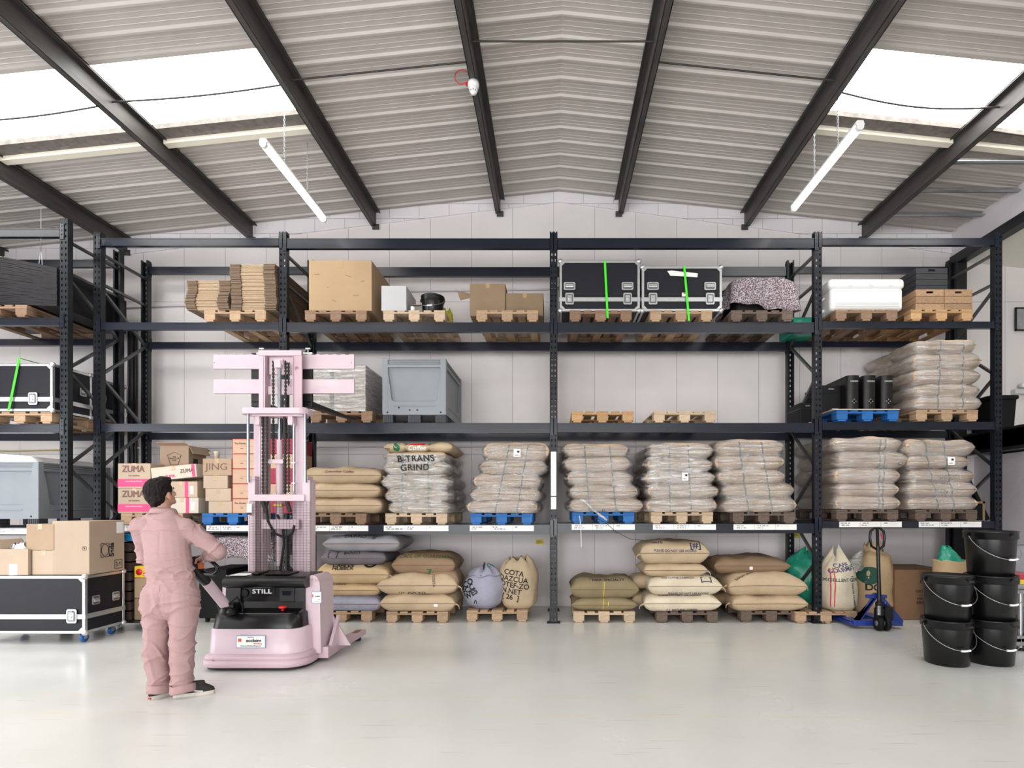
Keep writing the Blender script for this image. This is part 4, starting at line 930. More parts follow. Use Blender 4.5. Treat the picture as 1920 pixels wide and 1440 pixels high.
def bucket(x, y, z, r, h, label, group, hang=0., lid=True, wire=None, grip=True):
    o = thing('bucket', label, 'bucket', (x, y, z), 0, group); r0 = r*.86
    mb = MB(); mb.lathe([(0, 0), (r0-.008, 0), (r0, .008), (r*.965, h-.07), (r*.965, h-.05)], n=40); obj('bucket_body', mb, m_blackpl, o)
    mb = MB(); mb.lathe([(r*.965, h-.075), (r*1.02, h-.07), (r*1.02, h-.012), (r*1.035, h-.01), (r*1.035, h), (r*.99, h+.004), (r*.96, h-.008), (0, h-.010)], n=40); l = obj('lid', mb, m_blackpl, o)
    for s in (-1, 1): mb = MB(); mb.cb((s*(r*1.03), 0, h-.045), (.02, .03, .03)); obj('ear', mb, m_blackpl, o)
    # wire bail hanging down in front
    a0 = hang; P = []; R = r*1.07
    for i in range(25):
        t_ = PI*i/24; x_ = -R*math.cos(t_); dn = math.sin(t_)**.8*h*.50; y_ = -math.sin(t_)*r*1.10
        P.append((x_*math.cos(a0)-y_*math.sin(a0), x_*math.sin(a0)+y_*math.cos(a0), h-.045-dn))
    hd = obj('bail_wire', MB().tube(P, .0028, 6), m_galv, o)
    k = 13; obj('grip', MB().tube([P[k-2], P[k-1], P[k], P[k+1]], .010, 8), m_pvcwhite, hd)
    mb = MB(); mb.cb((.07 if hang == 0 else .04, -r*1.03, h-.04), (.05, .008, .018)); obj('tab', mb, m_ink, l)
    return o
bucket(WX(812, YP+.22), YP+.2, zTop, .15, .24, 'small black lidded bucket on the top shelf pallet', 'black buckets', hang=-.1)
o = thing('paper_roll', 'small white roll between the grey box and the bucket', 'roll', (WX(776, YP+.1), YP+.05, zTop)); obj('roll_body', MB().lathe([(0, 0), (.028, 0), (.028, .06), (0, .06)], n=16), m_paper, o)
o = bag('olive', WX(838, YP+.5), YP+.42, 3.885+.03, [(.08, 0), (.1, .08), (.09, .2), (.05, .27)], 61, 'yellow green plastic bag behind the small bucket', m=mat('lime_plastic', (176, 172, 50), .4, bump=.4, bs=15), name='plastic_bag', n=20)
o = cpx(881, 948, 531, 592, YP+.22, .5, 'taller brown carton with a flap sticking out on the top shelf', m=m_cardd, z=zTop)
mb = MB(); mb.box(-.2, 0, -.25, .2, -.004, .004); M = Matrix.Translation((-.235, 0, .29)) @ Matrix.Rotation(-.15, 4, 'Y'); 
mb = MB(); mb.add([(-.235, -.25, .24), (-.235, -.25, .3), (-.40, -.30, .32), (-.36, -.28, .20)], [(0, 1, 2, 3)]); mb.add([(-.235, -.245, .24), (-.235, -.245, .3), (-.40, -.295, .32), (-.36, -.275, .20)], [(0, 1, 2, 3)]); obj('flap', mb, m_cardd, o)
o = cpx(949, 1019, 549, 592, YP+.22, .5, 'lower brown carton beside the taller one on the top shelf', m=m_cardd, z=zTop)

# ---- flight cases
m_lam = mat('black_laminate', (24, 24, 32), .5, spec=.3, bump=.12, bs=220)
def flight_case(x, yf, z, w, d, h, label, group, split=.13, latches=(-.36, .36), handles=True, casters=True, side_handles=True, caster_col='blue', nlat=None):
    o = thing('flight_case', label, 'case', (x, yf+d/2, z), 0, group); e = .032; zc = .11 if casters else 0
    mb = MB(); mb.box(-w/2+.006, w/2-.006, -d/2+.006, d/2-.006, zc+.006, zc+h-.006); obj('panel_body', mb, m_lam, o)
    mb = MB()
    for sx in (-1, 1):
        for sy in (-1, 1):
            cx, cy = sx*w/2, sy*d/2; mb.box(min(cx, cx-sx*e), max(cx, cx-sx*e), min(cy, cy-sy*.006), max(cy, cy-sy*.006), zc, zc+h); mb.box(min(cx, cx-sx*.006), max(cx, cx-sx*.006), min(cy, cy-sy*e), max(cy, cy-sy*e), zc, zc+h)
    for z0, z1, t0, t1 in ((zc, zc+e, zc, zc+.006), (zc+h-e, zc+h, zc+h-.006, zc+h)):
        for sy in (-1, 1): cy = sy*d/2; mb.box(-w/2, w/2, min(cy, cy-sy*.006), max(cy, cy-sy*.006), z0, z1); mb.box(-w/2, w/2, min(cy, cy-sy*e), max(cy, cy-sy*e), t0, t1)
        for sx in (-1, 1): cx = sx*w/2; mb.box(min(cx, cx-sx*.006), max(cx, cx-sx*.006), -d/2, d/2, z0, z1); mb.box(min(cx, cx-sx*e), max(cx, cx-sx*e), -d/2, d/2, t0, t1)
    obj('aluminium_edging', mb, m_alu, o, bevel=.002)
    zs = zc+split*h/.66 if 0 else zc+split; mb = MB(); b = .004; mb.box(-w/2-b, w/2+b, -d/2-b, d/2+b, zs-.028, zs-.002); mb.box(-w/2-b, w/2+b, -d/2-b, d/2+b, zs+.002, zs+.024); mb.box(-w/2-b+.003, w/2+b-.003, -d/2-b+.003, d/2+b-.003, zs-.004, zs+.004); obj('lid_band', mb, m_alu, o)
    for sx in (-1, 1):
        for sy in (-1, 1):
            for zz in (zc, zc+h): mb = MB(); mb.ell((sx*(w/2-.012), sy*(d/2-.012), zz+(.012 if zz == zc else -.012)), (.034, .034, .034), 12, 8); mb.cb((sx*(w/2-.035), sy*(d/2+.001), zz+(.035 if zz == zc else -.035)), (.05, .006, .05), ry=.78); obj('ball_corner', mb, m_alu, o)
    def dish(c, ww, hh, kind, face='f'):
        mb = MB(); pts = [(ww/2*cx_, hh/2*cz_) for cx_, cz_ in ((-1, -.8), (-.8, -1), (.8, -1), (1, -.8), (1, .8), (.8, 1), (-.8, 1), (-1, .8))]
        mb.prism(pts, -.007, 0, 'xz'); inn = [(a*.78, b_*.78) for a, b_ in pts]; mb.prism(inn, -.009, -.004, 'xz', 1)
        if kind == 'latch': mb.cb((0, -.010, 0), (ww*.5, .008, hh*.55)); mb.lathe([(0, -.018), (.018, -.018), (.02, -.008)], n=12, axis='y'); mb.cb((0, -.017, 0), (.012, .01, .05), 0); mb.cb((0, -.012, hh*.33), (ww*.3, .008, .014), 1)
        else: mb.tube([(-ww*.34, -.014, -hh*.1), (ww*.34, -.014, -hh*.1)], .012, 8); mb.cb((0, -.012, hh*.12), (ww*.7, .006, hh*.2), 0)
        R = Matrix.Identity(4) if face == 'f' else Matrix.Rotation(PI/2, 4, 'Z'); M = Matrix.Translation(c) @ R; mb.v = [tuple(M @ Vector(v)) for v in mb.v]
        obj('latch' if kind == 'latch' else 'handle', mb, [m_alu, mat('steel_dish', (120, 124, 126), .35, .8)], o)
    for lx in latches: dish((lx*w, -d/2-b, zs+.005), .11, .15, 'latch')
    if handles:
        for lx in latches: dish((lx*w, -d/2, zs+.17), .15, .10, 'handle')
    if side_handles:
        for ly in (-.25, .25): dish((w/2, ly*d, zc+h*.55), .15 if d > .7 else .10, .10, 'handle', 's')
    if casters:
        for sx in (-1, 1):
            for sy in (-1, 1):
                cx, cy = sx*(w/2-.09), sy*(d/2-.09); mb = MB(); mb.box(cx-.045, cx+.045, cy-.05, cy+.05, zc-.008, zc); mb.prism([(cy-.035, zc), (cy+.035, zc), (cy+.02+.02*sx, .045), (cy-.01, .045)], cx-.024, cx-.020, 'yz'); mb.prism([(cy-.035, zc), (cy+.035, zc), (cy+.02, .045), (cy-.01, .045)], cx+.020, cx+.024, 'yz')
                c = obj('caster', mb, m_galv, o); mb = MB(); mb.lathe([(0, -.015), (.046, -.015), (.05, -.01), (.05, .01), (.046, .015), (0, .015)], (cx, cy+.005, .05), 20, axis='x'); obj('wheel', mb, mat('blue_tyre', (30, 90, 160), .5) if caster_col == 'blue' else m_rubber, c)
                mb = MB(); mb.lathe([(0, -.017), (.018, -.017), (.018, .017), (0, .017)], (cx, cy+.005, .05), 12, axis='x'); obj('wheel_hub', mb, m_galv, c)
    return o
GFC = 'flight cases on the top shelf'
c1 = flight_case(WX(1124.5, YP+.04), YP+.04, zTop, 151*(YP+.04)/F, .9, 96*(YP+.04)/F, 'tall black flight case beside the middle post with a green strap', GFC, split=.155, casters=False, latches=(-.375, .345))
c2 = flight_case(WX(1278.5, YP+.04), YP+.04, zTop, 151*(YP+.04)/F, .9, 85*(YP+.04)/F, 'black flight case with torn white tape on its front', GFC, split=.155, casters=False, latches=(-.36, .35))
mb = MB(); mb.prism([(-.19, .52), (-.15, .46), (.20, .44), (.205, .49), (-.13, .525)], -.454, -.4515, 'xz'); obj('white_tape', mb, m_paper, c2)
mb = MB(); mb.box(.0, .06, -.454, -.4515, .19, .24); obj('sticker', mb, m_paper, c2); mb = MB(); mb.box(.02, .045, -.4555, -.454, .225, .235); obj('sticker_print', mb, m_red, c2)
for o_, (xa, ya, xb, yb), s in ((c1, (1134, 489, 1139, 598), 'tall flight case next to the middle post'), (c2, (1283, 500, 1291, 603), 'flight case with white tape')):
    Y = YP+.02; a, b = WX(xa, Y), WX(xb, Y); mb = MB(); za, zb_ = WZ(ya, Y)+.004, WZ(yb, Y); w = .014
    mb.add([(a-w, Y, za), (a+w, Y, za), (b+w, Y-.03, zb_), (b-w, Y-.03, zb_), (a-w, Y+.003, za), (a+w, Y+.003, za), (b+w, Y-.027, zb_), (b-w, Y-.027, zb_)], [(0, 1, 2, 3), (4, 7, 6, 5), (0, 3, 7, 4), (1, 5, 6, 2)]); mb.box(a-w, a+w, Y, Y+.92, za, za+.003)
    o = obj('lashing_strap', mb, m_green); tag(o, 'bright green lashing strap over the '+s, 'strap', 'green lashing straps')
# ---- moving blanket over a crate, things beside it
m_felt = mat('mottled_felt', (92, 78, 84), .95, col2=(190, 180, 186), vs=75, c2t=(.48, .56), det=2, bump=.3, bs=60)
def blanket(x, yf, z, w, d, h, label, seed, hem=None, name='moving_blanket', m=None, fold=.035):
    """cloth draped over a box: flat top, soft edges, hanging folded sides"""
    mb = MB(); n = 96; rings = [(.0, 1., .0), (.55, 1., 0), (.85, 1., .0), (.95, .985, 0), (1., .95, 0), (1.02, .85, .3), (1.03, .65, .7), (1.04, .4, 1), (1.06, .2, 1.2), (1.08, .0, 1.4)]
    vs = []
    for i, (s, zz, f) in enumerate(rings):
        for k in range(n):
            a = 2*PI*k/n; cs, sn = math.cos(a), math.sin(a); p = 5; R = 1/((abs(cs)**p+abs(sn)**p)**(1/p)); fo = f*fold*(math.sin(a*11+seed)+nz3(cs*3, sn*3, seed)*1.6)
            hz = h*zz; lo = hem(a) if hem else 0; hz = h-(h-hz)*(1-lo); hz += nz3(cs*s*2.2, sn*s*2.2, seed+3)*.04*(1 if zz > .5 else .4)
            vs.append((cs*R*s*w/2+cs*fo, sn*R*s*d/2+sn*fo, hz))
    mb.add(vs, [(i*n+k, i*n+(k+1) % n, (i+1)*n+(k+1) % n, (i+1)*n+k) for i in range(len(rings)-1) for k in range(n)], 0, True)
    o = obj(name, mb, m or m_felt); o.location = (x, yf+d/2, z); sm = o.modifiers.new('solid', 'SOLIDIFY'); sm.thickness = .006; sm.offset = -1
    return tag(o, label, 'blanket', 'mottled moving blankets')
m_dkbox = mat('dark_hood', (36, 32, 36), .7, var=.2, vs=4)
o = thing('padded_case', 'dark padded case under the mottled blanket on the top shelf', 'case', (WX(1427, YP+.4), YP+.55, zTop)); mb = MB(); mb.box(-.40, .36, -.36, .36, 0, .40); obj('case_body', mb, m_dkbox, o, bevel=.05, seg=4); mb = MB(); mb.tube([(-.37, -.36, .1), (-.37, -.38, .34), (-.30, -.38, .40)], .02, 8); obj('carry_strap', mb, m_dkbox, o)
blanket(WX(1434, YP+.1), YP+.04, zTop, .86, .84, .45, 'mottled grey moving blanket draped over a case on the top shelf', 3, hem=lambda a: .15+.12*math.sin(a*2+.6))
o = cpx(1508, 1556, 570, 600, YP+.55, .3, 'brown carton half hidden behind the right post on the top shelf', m=m_cardd, z=zTop4-.14)
o = thing('teal_crate', 'teal plastic crate behind the right post on the top shelf', 'crate', (WX(1506, YP+.6), YP+.7, 3.895+.003)); mb = MB(); mb.box(-.2, .2, -.25, .25, 0, .2); mb.box(-.21, .21, -.26, .26, .17, .2); obj('crate_body', mb, teal_film(), o, bevel=.02)
# ---- cool box
o = thing('cool_box', 'large white cool box on the top shelf of the end bay', 'cooler', (WX(1626, YP+.03), YP+.03+.24, zTop4)); w, d, h = .985, .50, .415
m_cool = mat('cooler_white', (226, 226, 226), .3, coat=.2)
mb = MB(); mb.box(-w/2+.02, w/2-.02, -d/2+.01, d/2-.01, 0, .30); obj('body', mb, m_cool, o, bevel=.05, seg=4)
mb = MB(); mb.box(-w/2, w/2, -d/2, d/2, .275, h); obj('lid', mb, m_cool, o, bevel=.055, seg=4)
for q in range(3): mb = MB(); mb.box(-w/2+.08, w/2-.08, -d/2+.002, -d/2+.008, .05+q*.022, .058+q*.022); obj('rib', mb, m_cool, o)
for q in (-.22, .05, .3): mb = MB(); mb.prism([(q-.03, .345), (q+.03, .345), (q+.02, .315), (q-.02, .315)], -d/2-.006, -d/2+.002, 'xz'); obj('hinge', mb, m_cool, o)
mb = MB(); mb.tube([(-w/2-.005, -.12, .2), (-w/2-.035, -.1, .16), (-w/2-.035, .1, .16), (-w/2-.005, .12, .2)], .012, 8); obj('handle', mb, m_cool, o); mb = MB(); mb.lathe([(0, -.03), (.022, -.03), (.022, 0)], (-w/2+.02, -.05, .05), 10, axis='x'); obj('drain_plug', mb, m_cool, o)
# ---- slatted crates
m_crate = wood('crate_wood', (150, 120, 92), .25); m_crateb = mat('crate_black', (42, 42, 46), .7, var=.2, vs=6, vstr=(1, 8, 8))
def crate(x, yf, z, w, d, h, m, label, hole=True, n=3, stuff=False, rz=0):
    o = thing('wooden_crate', label, 'crate', (x, yf+d/2, z), rz, 'slatted crates on the end bay top shelf'); g = .006; sh = (h-g*(n-1))/n
    for i in range(n):
        z0 = i*(sh+g); z1 = z0+sh
        for s in (-1, 1):
            mb = MB(); top = i == n-1 and hole
            y = s*d/2; ya, yb = min(y, y-s*.014), max(y, y-s*.014)
            if top:
                hw = .045; zc = (z0+z1)/2+.005; mb.box(-w/2, -hw, ya, yb, z0, z1); mb.box(hw, w/2, ya, yb, z0, z1); mb.box(-hw, hw, ya, yb, z0, zc-.014); mb.box(-hw, hw, ya, yb, zc+.014, z1)
            else: mb.box(-w/2, w/2, ya, yb, z0, z1)
            obj('slat', mb, m, o)
            x_ = s*w/2; mb = MB(); mb.box(min(x_, x_-s*.014), max(x_, x_-s*.014), -d/2+.014, d/2-.014, z0, z1); obj('slat', mb, m, o)
    for sx in (-1, 1):
        for sy in (-1, 1): cx, cy = sx*(w/2-.03), sy*(d/2-.03); mb = MB(); mb.box(cx-.015, cx+.015, cy-.015, cy+.015, 0, h-.005); obj('corner_block', mb, m, o)
    mb = MB(); mb.box(-w/2+.01, w/2-.01, -d/2+.01, d/2-.01, 0, .012); obj('bottom', mb, m, o); return o
Yc = YP+.02
crate(WX(1743.5, Yc), Yc, zTop4, 53*Yc/F, .56, .265, m_crate, 'brown slatted crate under the black one')
crate(WX(1797, Yc), Yc, zTop4, 52*Yc/F, .56, .265, m_crate, 'brown slatted crate at the right end of the top shelf')
crate(WX(1747, Yc+.06), Yc+.06, zTop4+.268, .41, .52, .30, m_crateb, 'black slatted crate stacked on a brown crate', n=4)
o = thing('glass_jar', 'small clear jar in the rightmost crate', 'jar', (WX(1806, Yc+.2), Yc+.2, zTop4+.02)); obj('jar_body', MB().lathe([(0, 0), (.03, 0), (.03, .24), (.026, .262), (0, .262)], n=14), mat('pale_glass', (220, 230, 230), .1, alpha=.5), o)

# ---- middle shelf: film wrapped cartons, bulk box
zMid = 2.575+.01+PZ+.004
g = 'white cartons wrapped in film on the middle shelf'
wy = YP+.02; m_wcart = mat('white_carton', (210, 200, 188), .7, var=.04, vs=3); wc = []
for i, (a, b) in enumerate(((581, 618), (626, 685))):
    for r in range(2):
        h = 43.5*wy/F; wc.append(carton((b-a)*wy/F, .95, h-.002, WX((a+b)/2, wy), wy, zMid+r*h, 'white carton under stretch film behind the fork, %s %s' % (('lower', 'upper')[r], ('left', 'right')[i]), g, m=m_wcart, tape=False))
xs0, xs1 = WX(579, wy), WX(687, wy)
mb = MB(); mb.box(xs0, xs1, wy-.012, wy+.96, zMid+.0, zMid+.605); o = obj('stretch_film', mb, m_film2, bevel=.02); tag(o, 'crinkled stretch film round the white cartons on the middle shelf', 'film', 'stretch film round the sack stacks')
# grey bulk box
m_bulk = mat('bulk_box_grey', (134, 140, 146), .5, var=.03, vs=6); m_bulkdk = mat('bulk_box_foot', (54, 58, 64), .6)
def ringbridge(mb, outer, inner, y0, y1, mi=0, plane='xz'):
    n = len(outer); P = (lambda p, y: (p[0], y, p[1])); vs = [P(p, y0) for p in outer]+[P(p, y0) for p in inner]+[P(p, y1) for p in inner]
    mb.add(vs, [(i, (i+1) % n, n+(i+1) % n, n+i) for i in range(n)]+[(n+i, n+(i+1) % n, 2*n+(i+1) % n, 2*n+i) for i in range(n)], mi); mb.add(vs[2*n:], [tuple(range(n))], mi)
def bulk_box(x, yf, z, w, d, h, label):
    o = thing('bulk_box', label, 'container', (x, yf+d/2, z), 0, 'grey plastic bulk boxes'); fz = .10
    def face(ww):
        wi = ww*.5
        pts = [(-wi*.86, h-.115), (wi*.86, h-.115)]+[(wi*(.86-.14*t_**.8), h-.115-(h-.115-.33)*t_) for t_ in (.3, .6, .85)]+[(wi*.70, .285), (wi*.60, .27), (-wi*.60, .27), (-wi*.70, .285)]+[(-wi*(.86-.14*t_**.8), h-.115-(h-.115-.33)*t_) for t_ in (.85, .6, .3)]
        out = [(-wi, h-.08), (wi, h-.08), (wi, h*.8), (wi, h*.6), (wi, h*.45), (wi, .2), (wi*.6, fz), (-wi*.6, fz), (-wi, .2), (-wi, h*.45), (-wi, h*.6), (-wi, h*.8)]
        return out, pts
    mb = MB(); faces = []
    for k in range(4):
        ww, dd = (w, d) if k % 2 == 0 else (d, w); out, pts = face(ww); m2 = MB(); ringbridge(m2, out, pts, -dd/2, -dd/2+.028)
        m2.add([(-ww/2, -dd/2, .2), (-ww/2*.6, -dd/2, fz), (-ww/2, -dd/2, fz), (ww/2, -dd/2, .2), (ww/2*.6, -dd/2, fz), (ww/2, -dd/2, fz)], [(0, 1, 2), (3, 5, 4)])
        m2.box(-ww/2+.08, ww/2-.08, -dd/2+.01, -dd/2+.03, h-.08, h-.004)
        for q in range(3): m2.box(-ww/2+.05, ww/2-.05, -dd/2-.004, -dd/2+.02, h-.078+q*.026, h-.066+q*.026)
        m2.box(-ww*.33, ww*.33, -dd/2-.006, -dd/2+.002, .205, .222)
        M = Matrix.Rotation(k*PI/2, 4, 'Z'); m2.v = [tuple(M @ Vector(v)) for v in m2.v]; mb.add(m2.v, m2.f)
    mb.box(-w/2+.03, w/2-.03, -d/2+.03, d/2-.03, fz, fz+.02)
    for sx in (-1, 1):
        for sy in (-1, 1): cx, cy = sx*(w/2-.035), sy*(d/2-.035); mb.box(cx-.037, cx+.037, cy-.037, cy+.037, fz, h)
    obj('box_body', mb, m_bulk, o, bevel=.004, seg=1)
    for sx in (-1, 0, 1):
        for sy in (-1, 0, 1):
            m2 = MB(); cx, cy = sx*(w/2-.07), sy*(d/2-.07); s_ = .08 if sx == 0 else .065; m2.box(cx-s_, cx+s_, cy-.065, cy+.065, 0, fz+.01)
            for q in range(-2, 3): m2.box(cx+q*.024-.006, cx+q*.024+.006, cy-.070, cy+.070, .005, fz)
            obj('foot', m2, m_bulkdk, o)
    m2 = MB(); 
    for px_, pz_ in ((-w*.42, .13), (w*.42, .13), (-w*.07, .16), (.05*w, .16), (-.24*w, .19)): m2.lathe([(0, -.003), (.011, -.003), (.011, 0)], (px_, -d/2, pz_), 10, axis='y')
    obj('plug_hole', m2, m_ink, o); return o
bulk_box(WX(776.5, YP+.0), YP, 2.588, 119*YP/F, 1.18, 120*YP/F, 'grey plastic bulk box on the middle shelf')
# ---- middle shelf, end bay: board and black printed cases
zb_ = 2.60+PZ+.004
mb = MB(); mb.box(-.45, .41, 0, 1.15, 0, .012); o = obj('plywood_board', mb, m_cardw); o.location = (WX(1627, YP), YP-.01, zb_); tag(o, 'thin pale board lying on the blue pallet', 'board')
m_case = mat('black_vinyl', (20, 18, 20), .35, spec=.4, var=.15, vs=4, vstr=(1, 1, 4))
for i, px in enumerate((1598, 1629, 1662)):
    o = thing('display_tube', 'black rounded case with a diamond emblem on the blue pallet, %s' % ('left of three', 'middle of three', 'right of three')[i], 'case', (WX(px, YP+.15), YP+.15, zb_+.014), 0, 'black printed cases on the blue pallet')
    r = .082; h = .44; mb = MB(); prof = [(-r, 0), (-r, 0)]; pts = [(r*math.sin(a), -r*.55*math.cos(a)) for a in [-PI/2+PI*q/12 for q in range(13)]]+[(r, .62), (-r, .62)]
    mb.prism(pts, 0, h, 'xy', 0, False); obj('case_body', mb, m_case, o, bevel=.003)
    mb = MB(); mb.prism([(p[0]*1.04, p[1]*1.04) for p in pts], h, h+.02, 'xy'); obj('lid', mb, m_blackpl, o)
    mb = MB(); y = -r*.55-.001
    for a in (0, PI/2): mb.cb((0, y, .12), (.022, .002, .022), ry=PI/4); mb.cb((0, y, .12), (.06, .002, .005), ry=a)
    obj('emblem', mb, mat('emblem_silver', (190, 200, 195), .4), o); text(o, 'ORIGIN', .03, (0, y, .38), MATS['emblem_silver'], name='printed_text', ext=.0008)
m_gk = mat('black_gear', (15, 15, 18), .6, spec=.25, var=.2, vs=5)
def gear(x0, x1, yt, yb, Y, d, label, z=None, extra=True):
    w = (x1-x0)*Y/F; h = (yb-yt)*Y/F; o = thing('equipment_case', label, 'case', (WX((x0+x1)/2, Y), Y+d/2, z if z is not None else WZ(yb, Y)), 0, 'black equipment cases'); mb = MB(); mb.box(-w/2, w/2, -d/2, d/2, 0, h); obj('case_body', mb, m_gk, o, bevel=.012)
    mb = MB(); mb.box(-w/2-.003, w/2+.003, -d/2-.003, d/2+.003, h*.72, h*.76); obj('lid_rim', mb, m_blackpl, o); mb = MB(); mb.cb((-.02, -d/2-.002, h*.86), (w*.25, .004, .012)); mb.cb((w*.12, -d/2-.002, h*.12), (w*.3, .004, .03)); obj('label', mb, mat('grey_label', (150, 152, 154), .5), o); return o
gear(1540, 1582, 718, 770, YP+.3, .5, 'black angular equipment case beside the printed cases', z=zb_+.014)
gear(1500, 1534, 738, 782, YP+.45, .4, 'black case with white print seen behind the right post', z=zb_-.14)

# ---- lowest shelf, first bay: cartons
zL = 1.27+PZ+.004; g = 'cartons on the lowest shelf behind the person'
def zuma(o, w, d, h, txt='ZUMA'):
    mb = MB(); mb.box(-w/2-.001, w/2+.001, -d/2-.0015, -d/2, 0.02, h*.37); obj('pink_band', mb, m_pink, o)
    text(o, txt, h*.36, (-.01, -d/2-.002, h*.76), m_zink, heavy=.035, sx=.88); text(o, 'THE ORIGINAL', h*.07, (0, -d/2-.002, h*.5), m_zink); text(o, 'luxury white hot chocolate', h*.06, (0, -d/2-.002, h*.28), m_paper)
Yz = YP+.02
hz = 47*Yz/F
for i in range(2):
    o = carton(61*Yz/F, .40, hz-.002, WX(251.5, Yz), Yz, zL+i*hz, 'pink banded ZUMA carton on the lowest shelf, %s' % ('bottom one', 'top one')[i], g, m=m_cardl); zuma(o, 61*Yz/F, .4, hz)
o = carton(.30, .42, .22, WX(336, Yz+.0), Yz+.28, zL, 'brown carton at the bottom behind the pale stack', g, m=m_cardd)
hL = [(310, 345, 936, 966), (308, 343, 906, 936)]
for i, (a, b, t0, t1) in enumerate(hL):
    w = 62*Yz/F; h = 30*Yz/F; o = carton(w, .36, h-.002, WX(a+31, Yz), Yz, zL+i*h, 'pale carton with printed tape, %s under the tilted one' % ('lower', 'directly')[i], g, m=m_cardw if i == 0 else m_cardl); mb = MB(); mb.box(w*.12, w*.22, -.182, -.18, 0, h-.004); obj('printed_tape', mb, m_pink, o); mb = MB(); mb.box(w*.28, w*.38, -.182, -.18, h*.2, h*.7); obj('paper_label', mb, m_paper, o)
o = carton(85*Yz/F, .36, .17, WX(327, Yz), Yz, zL+60*Yz/F+.03, 'tilted ZUMA carton lying on the pale cartons', g, m=m_cardw); o.rotation_euler = (0, -.10, 0)
text(o, 'ZUMA', .07, (.17, -.182, .09), m_zink, heavy=.03, sx=.9); mb = MB(); mb.box(.235, .275, -.182, -.18, 0.005, .165); obj('pink_band', mb, m_pink, o); text(o, 'ZUMA', .05, (-.05, -.182, .04), m_pink, heavy=.03, sx=.9)
for i, (a, b) in enumerate(((303, 338), (340, 382))): carton((b-a)*7.5/F, .34, .33, WX((a+b)/2, 7.5), 7.5, zL+.22, 'brown carton in the row under the tall open one, %s' % ('left', 'right')[i], g, m=m_cardd)
carton(.55, .34, .218, WX(340, 7.5), 7.52, zL, 'wide brown carton at the back of the pallet', g, m=m_cardd)
o = carton(54*7.4/F, .38, 49*7.4/F, WX(325, 7.4), 7.42, zL+.555, 'tall open carton with a fan shaped emblem', g, m=mat('cardboard_greyed', (160, 136, 116), .8, var=.06, vs=4), opened=(('f', .35, .09), ('r', -1.1, .12), ('b', -.3, .1)))
mb = MB(); F5 = [(-.09, .22), (.0, .26), (.09, .22), (.05, .09), (-.05, .09)]
for p, q in zip(F5, F5[1:]+F5[:1]): mb.bar((p[0], -.192, p[1]), (q[0], -.192, q[1]), .004, .004, up=(0, 1, 0))
obj('emblem', mb, m_ink, o); text(o, 'THE\nBEAUTY OF\nPURE', .025, (0, -.192, .175), m_ink, lines=.9)
mb = MB(); mb.box(.192, .193, -.1, .0, .1, .18); obj('side_print', mb, m_ink, o)
g2 = 'small cartons on the blue pallet behind the truck'
for i, (a, b, t0, t1) in enumerate(((391, 435, 941, 964), (385, 433, 917, 941), (381, 427, 893, 917), (380, 434, 861, 893))):
    o = carton((b-a)*Yz/F, .36, (t1-t0)*Yz/F-.002, WX((a+b)/2, Yz), Yz, zL+(964-t1)*Yz/F, 'small plain carton in the stack with the %s, %s' % ('JING carton on top', ('bottom one', 'second one up', 'third one up', 'topmost')[i]) if i < 3 else 'small carton printed JING on top of its stack', g2, m=m_cardl if i < 3 else m_card)
    if i == 3: text(o, 'JING', .125, (-.005, -.182, .11), m_zink, sx=1.15)
o = thing('paper_cups', 'stack of small paper cups on the JING carton', 'cup', (WX(396, Yz), Yz+.12, zL+103*Yz/F)); obj('cup_stack', MB().lathe([(0, 0), (.026, 0), (.03, .07), (.034, .075), (.035, .10), (.03, .10)], n=18), m_cardw, o)
m_cardr = mat('cardboard_red_edge', (194, 160, 136), .8, var=.05, vs=3, robj=.04)
for col, (xa, xb) in enumerate(((436, 494), (502, 560))):
    for i in range(5 if col == 0 else 5):
        h = 28*Yz/F; w = (xb-xa)*Yz/F; o = carton(w, .40, h-.002, WX((xa+xb)/2, Yz), Yz, zL+i*h, 'carton with red edges, %s of the %s column behind the mast' % (ORD[i], ('left', 'right')[col]), 'red edged cartons behind the mast', m=m_cardr if col == 0 or i % 2 else mat('crimson_card', (150, 30, 60), .6), tape=False)
        mb = MB(); mb.box(-w/2-.001, w/2+.001, -.202, -.2, h-.010, h-.003); mb.box(-w/2-.001, -w/2+.004, -.202, -.2, 0, h-.002); obj('red_edge', mb, mat('print_crimson', (190, 50, 70), .6), o)
        if col == 0 and i in (0, 4): text(o, 'Tea Rocks', .035, (-.1, -.202, h*.68), m_ink)
        mb = MB(); mb.box(-w*.25, w*.5, -.202, -.2, h*.48, h*.485); mb.cb((-.08, -.201, h*.35), (.03, .002, .006)); obj('print_line', mb, m_ink, o)

# ---- left rack goods
YL = LF-.05
flx = WX(105, YL)-.66
flight_case(flx, YL, 2.52+PZ+.006, 1.24, .58, 93*YL/F-.02, 'flight case with a green strap in the left rack, front one', 'flight cases of the left rack', split=.15, casters=False, handles=False, latches=(-.1, .31))
flight_case(flx-.0, YL+.62, 2.52+PZ+.006, 1.24, .55, .56, 'flight case behind the front one in the left rack', 'flight cases of the left rack', split=.15, casters=False, handles=False, latches=(-.2, .3))
Y = YL-.01; mb = MB(); a, b = WX(36, Y), WX(19, Y); za, zb2 = WZ(672, Y)+.004, WZ(770, Y)
mb.add([(a-.014, Y, za), (a+.014, Y, za), (b+.014, Y-.02, zb2), (b-.014, Y-.02, zb2), (a-.014, Y+.003, za), (a+.014, Y+.003, za), (b+.014, Y-.017, zb2), (b-.014, Y-.017, zb2)], [(0, 1, 2, 3), (4, 7, 6, 5), (0, 3, 7, 4), (1, 5, 6, 2)]); mb.box(a-.014, a+.014, Y, Y+.62, za, za+.003)
